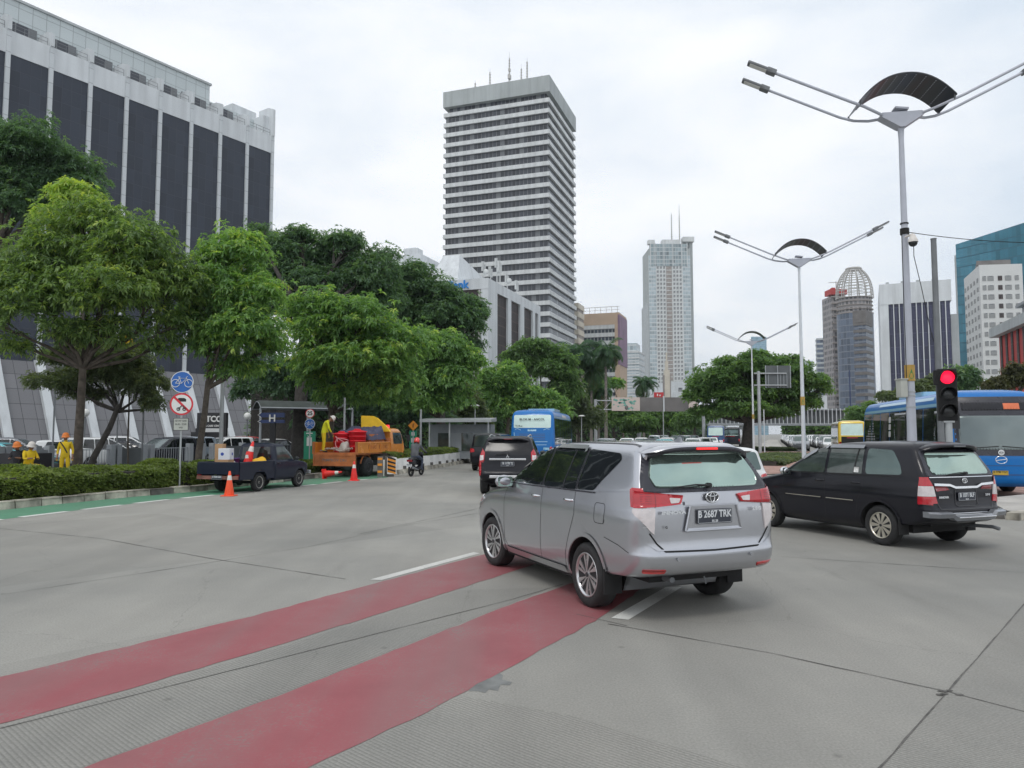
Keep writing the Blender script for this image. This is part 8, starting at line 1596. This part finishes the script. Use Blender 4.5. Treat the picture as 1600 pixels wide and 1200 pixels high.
# ------------------------------------------------------------------ lamps, signals, signs
street_lamp(Gx(1429, 19.3), R(-9), 'tall white twin armed street lamp nearest the camera, carrying a camera and cables', 10.15, True, .125, .066)
street_lamp(Gx(1257, 35.8), R(-12), 'middle street lamp of the three, left of the dark fin covered block', 10.15, False, .105, .055)
street_lamp(Gx(1178, 68), R(-14), 'farthest street lamp, in front of the spreading tree', 10.15, False, .105, .055)
traffic_light(Gx(1488, 17.0), R(-20))
LB = Gx(1429, 19.3)
r = empty('surveillance_camera', (LB.x, LB.y, 0), R(-20), 'white dome camera hanging on the nearest street lamp', 'camera'); z = P(1425, 378, 19).z; m = MB(); m.cyl((.0, -.12, z+.18), (.14, -.30, z+.20), .03, n=8); m.lathe([(0, .20), (.05, .19), (.12, .02), (.125, -.02)], (.14, -.32, z), 18); m.build('hood', 'helmet_white', r); m = MB(); m.sphere((.14, -.32, z-.03), .11, 16); m.build('dome', 'glass_dark', r)
r = empty('junction_box', (LB.x, LB.y, 0), 0, 'small pale metal box strapped to the nearest street lamp', 'box'); m = MB(); z = P(1415, 606, 19).z; m.box((-.21, .02, z), (.18, .26, .46)); m.box((-.21, .02, z+.24), (.22, .30, .03)); bevel(m.build('cabinet', 'sign_pale', r), .01); m = MB()
for dz in (.2, -.2): m.cyl((0, 0, z+dz), (0, 0, z+dz+.03), .122, n=20); m.box((-.15, 0, z+dz+.015), (.1, .06, .03))
m.build('strap', 'galv', r)
def cable(pts, label, rad=.010):
    m = MB(); m.tube(pts, rad, 5); tag(m.build('cable', 'matt_black'), label, 'cable')
z = P(1420, 357, 19).z; q = P(1700, 378, 19)
cable([Vector((LB.x, LB.y, z))+(q-Vector((LB.x, LB.y, z)))*t-Vector((0, 0, .5*t*(1-t)*1.0)) for t in [k/12 for k in range(13)]], 'black cable running right from the nearest street lamp')
tp = Gx(1475, 18.6); cable([Vector((LB.x+.15, LB.y-.15, z-.1)), P(1428, 400, 19), P(1440, 450, 18.9), P(1455, 520, 18.8), P(1468, 560, 18.7), (tp.x-.05, tp.y-.1, P(1470, 600, 18.6).z)], 'thin black cable hanging between the lamp and the bare pole')
cable([Vector((LB.x-.13, LB.y-.1, z)), (LB.x-.15, LB.y-.12, z-2), (LB.x-.16, LB.y-.14, P(1415, 590, 19).z)], 'black cable running down the nearest street lamp')
m = MB(); m.cyl((0, 0, z-.08), (0, 0, z+.08), .112, n=16); m.cyl((0, 0, z+.2), (0, 0, z+.23), .105, n=16); o = m.build('cable_clamp', 'matt_black'); o.location = (LB.x, LB.y, 0); tag(o, 'black clamp ring round the nearest street lamp', 'clamp')
# round signs by the hedge
Y = 24.0; r = empty('sign_post', Gx(280, Y), R(10), 'round blue bicycle sign over a red ringed prohibition sign on a pale post', 'traffic sign'); z = lambda py: P(280, py, Y).z
m = MB(); m.cyl((0, 0, 0), (0, 0, z(590)), .03, n=10); m.build('post', 'galv', r)
o = disc_sign(r, 'cycle_sign', (0, -.04, z(597)), .35, 'sign_blue', 'sign_white', .02); bicycle(o, (0, -.052, z(597)), .36)
o = disc_sign(r, 'prohibition_sign', (0, -.04, z(631.5)), .36, 'sign_white', 'sign_red', .055)
m = MB(); B = FRONT(0, -.050, z(631.5)); c45 = math.cos(R(45))
m.add([B@Vector(p) for p in ((-.27, .22, 0), (-.22, .27, 0), (.27, -.22, 0), (.22, -.27, 0))], [(0, 3, 2, 1)]); m.build('slash', 'sign_red', o)
m = MB(); B = FRONT(0, -.0475, z(631.5)); m.add([B@Vector(p) for p in ((-.14, .08, 0), (.14, .08, 0), (.14, .16, 0), (.08, .20, 0), (-.08, .20, 0), (-.14, .16, 0))], [(0, 1, 2, 3, 4, 5)]); ellipse_ring(m, B, .045, .045, .014, c=(-.09, -.16)); ellipse_ring(m, B, .045, .045, .014, c=(.09, -.16)); m.tube([B@Vector(p) for p in ((-.09, -.16, 0), (0, -.06, 0), (.06, -.06, 0), (.09, -.16, 0))], .016, 5); m.build('vehicle_symbols', 'sign_black', o)
m = MB(); m.box((0, -.04, z(663)), (.46, .012, .40)); p = m.build('supplementary_plate', 'sign_black', r); m = MB(); m.box((0, -.048, z(663)), (.43, .006, .37)); 
q = m.build('plate_face', 'sign_pale', p); m = MB()
for i, s_ in enumerate(('SETIAP HARI', '06.00 - 22.00', 'WIB')): put_text(m, s_, FRONT(0, -.052, z(663)+.11-.11*i), .085, 0, .001, .0005, .75)
m.build('lettering', 'sign_black', p)
Y = 34.5; r = empty('sign_post', Gx(483, Y), 0, 'round speed limit 25 sign over a small blue bicycle sign', 'traffic sign'); z = lambda py: P(483, py, Y).z; m = MB(); m.cyl((0, 0, 0), (0, 0, z(640)), .03, n=8); m.build('post', 'galv', r)
o = disc_sign(r, 'speed_sign', (0, -.04, z(646)), .21, 'sign_white', 'sign_red', .03); m = MB(); put_text(m, '25', FRONT(0, -.048, z(646)), .25, 0, .002, .008); m.build('numerals', 'sign_black', o)
o = disc_sign(r, 'cycle_sign', (0, -.04, z(662.5)), .24, 'sign_blue', 'sign_white', .015); bicycle(o, (0, -.05, z(662.5)), .25)
Y = 35; r = empty('green_totem', Gx(483, Y), 0, 'green information totem left of the lorry behind the hedge', 'sign'); z = lambda py: P(483, py, Y).z; m = MB(); m.box((0, 0, (z(674)+.1)/2), (.52, .14, z(674)-.1)); m.build('body', 'sign_green', r); m = MB(); m.box((0, -.075, z(690)), (.24, .01, .40)); m.box((0, -.075, z(677)), (.30, .01, .05)); m.tube([(-.08, -.08, z(681)), (0, -.08, z(683.5)), (.08, -.08, z(680.5))], .018, 5); m.build('white_panel', 'sign_white', r)
Y = 43; r = empty('warning_sign', Gx(645, Y), 0, 'small amber diamond warning sign on a post above a green totem', 'traffic sign'); z = lambda py: P(645, py, Y).z; m = MB(); m.box((0, 0, z(665)), (.42, .02, .42), rot=Matrix.Rotation(R(45), 3, 'Y')); m.build('diamond', 'sign_amber', r); m = MB(); m.tube([(0, -.02, z(668)), (0, -.02, z(663)), (.05, -.02, z(662))], .02, 5); m.build('arrow', 'sign_black', r); m = MB(); m.cyl((0, .03, 0), (0, .03, z(662)), .03, n=8); m.build('post', 'galv', r)
r = empty('green_totem', Gx(645, Y+.3), 0, 'green totem with a white symbol between the lorry and the scooter', 'sign'); m = MB(); m.box((0, 0, z(673)/2+.1), (.42, .12, z(673)-.2)); m.build('body', 'sign_green', r); m = MB(); m.box((0, -.065, z(678)), (.2, .01, .2)); m.box((0, -.065, z(688)), (.2, .01, .25)); m.build('white_panel', 'sign_white', r)
# ------------------------------------------------------------------ vehicles
def place(o, pt, head, local=(0, 0), z=0.0):
    """put the thing so that its local point sits at pt, driving towards compass heading (degrees right of the view axis)"""
    rz = math.pi/2-R(head); c, s = math.cos(rz), math.sin(rz)
    o.location = (pt[0]-(c*local[0]-s*local[1]), pt[1]-(s*local[0]+c*local[1]), z); o.rotation_euler = (0, 0, rz); return o
def at(o, p, dz=0.0):
    rz = o.rotation_euler.z; c, s = math.cos(rz), math.sin(rz); return Vector((o.location.x+c*p[0]-s*p[1], o.location.y+s*p[0]+c*p[1], o.location.z+p[2]+dz))
place(silver_mpv(), G(919, 948), -23.3, (-1.28, .86))
place(black_mpv(), G(1377, 852), -21.5, (-1.32, .84))
place(black_suv(), G(754, 771), 4, (-1.38, .86))
PK = place(navy_pickup(), G(405, 768), 16.5, (-1.20, -.76))
LR = place(works_lorry(), Gx(556, 31.6), 17, (-2.40, -1.04)); LR.scale = (1, 1.12, 1)
B1 = place(bus('rear'), Gx(866, 40), 10, (-5.3, -1.22))
B2 = place(bus('front'), Gx(1494, 22.3), 193.2, (6.0, -1.25))
place(small_bus('bus_yellow', 'yellow bus seen from behind on the far carriageway', 'city_bus', 9, 1.18, 3.1, 'frost', 'matt_black'), Gx(1325, 72), 19.3)
place(small_bus('bus_navy', 'blue coach with a pale rear window, left of the spreading tree trunk', 'city_bus', 9, 1.15, 3.0, 'frost'), Gx(1122, 104), 19.3)
place(small_bus('dark_paint', 'dark coach just right of the blue coach', 'city_bus', 9, 1.15, 2.9, 'film_dark'), Gx(1146, 112), 19.3)
c = gen_car('hatch', 'white_paint', 'parked_car'); c.name = 'white_car'; place(c, Gx(1208, 17.2), -16, (-2.1, -.8)); c.scale = (.96, .98, 1.05); tag(c, 'white hatchback half hidden between the silver and black people carriers', 'car')
c = gen_car('van', 'black_paint'); c.name = 'black_van'; place(c, Gx(733, 37.5), 12, (-2.1, .86)); tag(c, 'black van partly hidden by the off-roader, at its left', 'car')
# parked cars behind the wall
pk = [('suv', 'grey_paint', 30, 39, 75, 'grey off-roader nearest the left edge of the car park'), ('hatch', 'white_paint', 112, 47, 60, 'white car whose roof shows behind the standing worker'), ('suv', 'white_paint', 160, 40.5, 25, 'white off-roader parked right of the leftmost trunk'), ('sedan', 'dark_paint', 212, 43, 80, 'long dark car behind the solid wall panel'), ('suv', 'dark_paint', 252, 42, 200, 'black car with its front to the barred fence'), ('mpv', 'blue_grey_paint', 283, 44, 205, 'pale silver people carrier nose on behind the round signs'), ('suv', 'white_paint', 344, 47, 215, 'white off-roader nose on behind the slender double trunk'), ('hatch', 'dark_paint', 378, 50, 200, 'dark hatchback behind the pickup tray'), ('suv', 'red_paint', 402, 60, 70, 'red car roof above the pickup cab'), ('sedan', 'black_paint', 425, 54, 200, 'black saloon by the walkway canopy'), ('hatch', 'white_paint', 445, 60, 70, 'white hatchback beyond the walkway canopy'), ('hatch', 'teal_paint', 8, 36, 80, 'pale blue car cut by the left edge'), ('mpv', 'white_paint', 205, 54, 70, 'white car roof between the thin dark poles')]
for kd, pt, px, Y, hd, lb in pk:
    c = gen_car(kd, pt, 'parked_car'); place(c, Gx(px, Y), hd); tag(c, lb, 'car', 'cars in the car park')
# moving traffic in the distance
protos = {}
def traffic(kd, pt, X, hd, label, grp):
    if (kd, pt) not in protos: c = gen_car(kd, pt, 'distant_car', True); protos[(kd, pt)] = c
    else: c = dup(protos[(kd, pt)])
    place(c, X, hd); tag(c, label, 'car', grp)
CN = {'white_paint': 'white', 'silver_paint': 'silver', 'dark_paint': 'dark', 'red_paint': 'red', 'grey_paint': 'grey', 'teal_paint': 'turquoise'}
rg = random.Random(21); kinds = ['hatch', 'mpv', 'suv', 'sedan']; k = 0
for lane in range(4):
    for i in range(17):
        base = Gx(1284, 82)+rn*(lane*3.2-2.2)+rd*(i*6.6+rg.uniform(-.8, .8)+lane*2.1); pt = rg.choice(['white_paint', 'white_paint', 'white_paint', 'silver_paint', 'dark_paint', 'grey_paint']); traffic(rg.choice(kinds[:3]), pt, base, 19.3+180, f'{CN[pt]} car in the queue on the far carriageway right of the median', 'cars queuing on the far carriageway')
for lane in range(3):
    for i in range(6):
        base = Gx(1035, 66)+rn*(lane*3.6-5)+rd*(i*10+rg.uniform(-1.5, 1.5)+lane*4); pt = rg.choice(['white_paint', 'silver_paint', 'dark_paint', 'white_paint', 'grey_paint']); traffic(rg.choice(kinds), pt, base, 19.3, f'{CN[pt]} car in the distant traffic beyond the silver roof', 'distant cars ahead on the near carriageway')
traffic('sedan', 'teal_paint', Gx(1040, 58), 19.3, 'turquoise taxi roof above the silver car', None)
traffic('hatch', 'red_paint', Gx(870, 50), 10, 'red car glimpsed between the bus and the silver bonnet', None)
# cones
CO = cone(); CO.location = G(358, 775); tag(CO, 'orange cone standing at the back corner of the pickup', 'traffic cone', 'traffic cones')
c = cone(m='cone_red', h=.78); c.location = G(553, 751); tag(c, 'red and white cone standing behind the lorry', 'traffic cone', 'traffic cones')
c = cone(m='cone_red', h=.80); p = G(506, 748); c.location = (p.x, p.y, .19); c.rotation_euler = (0, R(83), R(-10)); tag(c, 'red cone lying on its side under the lorry tailgate', 'traffic cone', 'traffic cones')
bz = .685
c = cone(m='cone_red', h=.60, base=.34); c.location = at(PK, (-1.05, -.15, bz)); tag(c, 'small red cone in the pickup tray', 'traffic cone', 'traffic cones')
c = cone(m='cone_red', h=.95); q = at(PK, (-.72, .10, bz)); c.location = q; c.rotation_euler = (0, R(12), R(20)); tag(c, 'tall red cone leaning in the pickup tray', 'traffic cone', 'traffic cones')
# load of the pickup
def boxy(name, o, p, d, m_, label, cat, rz=0, marks=None):
    r = empty(name, at(o, p), o.rotation_euler.z+rz, label, cat); mb = MB(); mb.box((0, 0, d[2]/2), d); bevel(mb.build('carton', m_, r), .008)
    if marks: 
        mb = MB(); mb.cyl((-d[0]/2-.003, d[1]*.15, d[2]*.5), (-d[0]/2, d[1]*.15, d[2]*.5), min(d[1:])*.15, n=14); mb.cyl((d[0]*.1, -d[1]/2-.003, d[2]*.5), (d[0]*.1, -d[1]/2, d[2]*.5), min(d[0], d[2])*.15, n=14); mb.build('printed_mark', marks, r)
    return r
boxy('cardboard_box', PK, (-1.75, .15, bz), (.34, .42, .36), 'card', 'brown cardboard box in the pickup tray', 'box', .1, 'bark_dark'); boxy('cardboard_box', PK, (-1.74, .13, bz+.36), (.32, .38, .36), 'box_white', 'white box with blue marks on top of the brown box', 'box', .25, 'ink_blue'); boxy('cardboard_box', PK, (-1.55, .50, bz), (.25, .25, .86), 'card', 'tall narrow carton beside the white box', 'box', .1)
def sack(loc, s, m_, label, seed=1, name='sack'):
    mb = MB(); mb.sphere((0, 0, 0), 1, 20); o = mb.build(name, m_); o.data.transform(Matrix.Diagonal((*s, 1)))
    for v in o.data.vertices: n_ = noise.noise(Vector(v.co)*4.5+Vector((seed, 0, 0))); v.co *= 1+.35*n_; v.co.z = max(v.co.z, -s[2]*.6)
    o.location = Vector(loc)+Vector((0, 0, s[2]*.6)); tag(o, label, 'bag'); return o
sack(at(PK, (-.62, -.36, bz)), (.28, .24, .26), 'cloth_yellow', 'crumpled yellow cloth bag in the pickup tray', 3, 'cloth_bag')
r = empty('plastic_tub', at(PK, (-.95, .45, bz)), 0, 'dark blue plastic tub in the pickup tray', 'tub'); m = MB(); m.lathe([(.16, 0), (.20, .36), (.215, .36), (.215, .38), (.18, .38), (.15, .03), (0, .03)], n=20); m.build('shell', 'tub', r)
m = MB(); a, b = at(PK, (-1.35, -.3, bz+.05)), at(PK, (-1.20, .55, bz+.45)); m.cyl(a, b, .014, n=8); tag(m.build('broom_handle', 'reflect_white'), 'pale stick leaning in the pickup tray', 'stick')
# load of the lorry
lz = 1.06
def tank(p, h, r0, label, hose=False):
    r = empty('water_tank', at(LR, p), 0, label, 'tank', 'red tanks on the lorry'); m = MB(); m.lathe([(0, 0), (r0*.88, 0), (r0*.97, h*.9), (r0*1.06, h*.9), (r0*1.06, h*.93), (r0, h*.95), (r0*.4, h), (0, h)], n=32); m.build('drum', 'tank_red', r); m = MB(); m.lathe([(0, h), (r0*.38, h), (r0*.38, h+.05), (0, h+.06)], n=20); 
    for z_ in (.25, .5, .7): m.lathe([(r0*(.89+.1*z_), h*z_), (r0*(.92+.1*z_), h*z_+.02), (r0*(.89+.1*z_), h*z_+.04)], n=32)
    m.build('lid', 'tank_red', r); return r
tank((-1.40, .25, lz), .88, .37, 'red tank with a pale hose coiled over it on the lorry'); tank((-1.25, -.45, lz), .98, .40, 'taller red tank nearest the lorry side panel')
rg = random.Random(8); q = at(LR, (-1.40, .25, lz)); dirb = (Vector((0, 0, 0))-Vector((q.x, q.y, 0))).normalized(); sdv = Vector((-dirb.y, dirb.x, 0))
m = MB(); pts = []
for k in range(70): t = k/69*9; pts.append(q+dirb*(.40+.02*math.sin(t*3))+sdv*(.26*math.cos(t*1.13)+.05*math.sin(t*3.1))+Vector((0, 0, .38+.28*math.sin(t)+.05*math.cos(t*2.3))))
m.tube(pts, .020, 6); tag(m.build('hose', 'pink_faded'), 'faded pink hose looped in front of the left tank', 'hose')
m = MB(); pts = []; 
for k in range(160): t = k*.39; pts.append(at(LR, (-2.05+.20*math.sin(t*.83)+.1*rg.random(), .15+.62*math.cos(t*.31)+.1*math.sin(t), lz+.06+.16*abs(math.sin(t*.47))*rg.uniform(.4, 1))))
m.tube(pts, .013, 5); tag(m.build('rope', 'rope'), 'tangle of grey rope on the lorry bed by the open tailgate', 'rope')
sack(at(LR, (-1.65, -.05, lz)), (.22, .26, .30), 'rope', 'grey sack between the two red tanks', 5); 
mb = MB(); nx, ny = 22, 22; vs = []
for i in range(nx+1):
    for j in range(ny+1):
        x = -1+2*i/nx; y = -1+2*j/ny; e = max(abs(x), abs(y)); z_ = (.62+.10*math.sin(3*x)+.08*noise.noise(Vector((x*2.2, y*2.2, 1))))*(1 if e < .85 else 1-(e-.85)/.15*.8)+.08*noise.noise(Vector((x*5, y*5, 3))); vs.append((x*.85, y*.86, z_))
mb.add(vs, [(i*(ny+1)+j, (i+1)*(ny+1)+j, (i+1)*(ny+1)+j+1, i*(ny+1)+j+1) for i in range(nx) for j in range(ny)], 0, True)
o = mb.build('tarpaulin', 'tarp'); o.location = at(LR, (-.05, 0, lz+.42)); o.rotation_euler = (0, 0, LR.rotation_euler.z); tag(o, 'dark blue tarpaulin humped over the load on the lorry', 'tarpaulin')
boxy('crate', LR, (-.05, 0, lz), (1.5, 1.6, .80), 'rust_orange', 'covered crate under the tarpaulin on the lorry', 'crate')
# ------------------------------------------------------------------ motorcycle and people
MC = place(motorcycle(), G(649, 744)+Vector((0, .3, 0)), 14)
ride = dict(pelvis=(-.22, 0, .93), chest=(-.08, 0, 1.26), neck=(-.02, 0, 1.42), head=(.03, 0, 1.53), face=(1, 0, -.05), shl=(-.06, .18, 1.36), ell=(.14, .30, 1.14), wrl=(.36, .30, 1.07), shr=(-.06, -.18, 1.36), elr=(.14, -.30, 1.14), wrr=(.36, -.30, 1.07), hpl=(-.20, .10, .88), knl=(.22, .20, .72), anl=(.08, .21, .33), tol=(.24, .22, .28), hpr=(-.20, -.10, .88), knr=(.22, -.20, .72), anr=(.08, -.21, .33), tor=(.24, -.22, .28))
J = turn(ride, MC.rotation_euler.z, MC.location)
def pc_rider(c): 
    q = c-MC.location; return 2 if c.z > 1.50 else (0 if c.z > .90 else 1)
make_person('person', J, ['grey_cloth', 'jeans', 'skin'], pc_rider, 'person in a grey jacket and red helmet riding the scooter', ('helmet_red', 'full'))
def yellow(zneck, hands, main='hivis'):
    hands = [Vector(h) for h in hands]
    return lambda c: 1 if (c.z > zneck or any((c-h).length < .11 for h in hands)) else (2 if c.z < FEET[0]+.09 else 0)
FEET = [0]
st = dict(STAND); st['face'] = (1, .1, -.1)
WP = Gx(100, 27.9); lc = (WP.x, WP.y, .15); J = turn(st, R(-70), lc, .985); FEET[0] = .15; make_person('person', J, ['hivis_deep', 'skin', 'dark_cloth'], yellow(J['neck'][2]+.03, [J['wrl'], J['wrr']]), 'person standing in yellow overalls and an orange helmet by the leftmost trunk', ('helmet_orange', 'hard'))
m = MB(); ch_, hp_ = Vector(J['chest']), Vector(J['hpl']); f_ = Vector((math.cos(R(-70)), math.sin(R(-70)), 0)); m.tube([Vector(J['shr'])+f_*.07+Vector((0, 0, .05)), ch_+f_*.165-Vector((0, 0, .08)), hp_+f_*.14+Vector((0, 0, .14))], .022, 6); tag(m.build('bag_strap', 'sign_black'), 'dark strap across the standing worker chest', 'strap')
sit = dict(pelvis=(0, 0, .58), chest=(.05, 0, .95), neck=(.09, 0, 1.12), head=(.13, 0, 1.24), face=(1, 0, -.25), shl=(.04, .17, 1.06), ell=(.16, .24, .82), wrl=(.36, .12, .86), shr=(.04, -.17, 1.06), elr=(.16, -.24, .82), wrr=(.36, -.12, .84), hpl=(.02, .10, .55), knl=(.44, .13, .58), anl=(.46, .14, .12), tol=(.62, .15, .05), hpr=(.02, -.10, .55), knr=(.44, -.13, .56), anr=(.50, -.15, .12), tor=(.66, -.16, .05))
WP = Gx(27, 26.4); J = turn(sit, R(-80), (WP.x, WP.y, .17)); FEET[0] = .17; make_person('person', J, ['dark_cloth', 'skin', 'sign_black'], yellow(J['neck'][2]+.02, [J['wrl'], J['wrr']]), 'person in dark clothes and an orange helmet sitting at the far left', ('helmet_orange', 'hard'))
s2 = dict(sit); s2['knl'] = (.44, .16, .60); s2['anl'] = (.72, .20, .34); s2['tol'] = (.86, .22, .38)
WP = Gx(43, 26.4); J = turn(sit, R(-30), (WP.x, WP.y, .17)); make_person('person', J, ['hivis_deep', 'skin', 'grey_cloth'], yellow(J['neck'][2]+.02, [J['wrl'], J['wrr']]), 'person in yellow overalls and a pale helmet sitting beside the one in dark clothes', ('helmet_white', 'hard'))
lean = dict(STAND); lean.update(pelvis=(0, 0, .90), chest=(.10, 0, 1.24), neck=(.20, 0, 1.38), head=(.32, 0, 1.46), face=(.7, 0, -.7), shl=(.12, .18, 1.32), ell=(.16, .25, 1.03), wrl=(.24, .22, .78), shr=(.12, -.18, 1.32), elr=(.20, -.24, 1.04), wrr=(.34, -.18, .82))
q = at(LR, (-2.08, .74, 1.06)); J = turn(lean, R(22), q, 1.0); FEET[0] = 1.06
def pc_lorry(c):
    if (c-Vector(J['head'])).length < .14 or (c-Vector(J['wrl'])).length < .10 or (c-Vector(J['wrr'])).length < .10: return 1
    return 2 if c.z < q.z+.09 else (3 if c.z < q.z+.86 else 0)
make_person('person', J, ['hivis', 'skin', 'dark_cloth', 'hivis_deep'], pc_lorry, 'person in bright yellow bending over on the lorry bed', ('helmet_white', 'hard'))
# ------------------------------------------------------------------ thin air between here and the skyline
m = bpy.data.materials.new('haze'); m.use_nodes = True; t = m.node_tree; t.nodes.clear(); o_ = N(t, 'ShaderNodeOutputMaterial'); v_ = N(t, 'ShaderNodeVolumePrincipled')
v_.inputs['Color'].default_value = (.80, .86, .92, 1); v_.inputs['Density'].default_value = .00016; t.links.new(v_.outputs[0], o_.inputs['Volume'])
mb = MB(); mb.box((0, 3000, 150), (7000, 6500, 306)); M['haze'] = m; h_ = mb.build('haze', 'haze'); h_['kind'] = 'stuff'
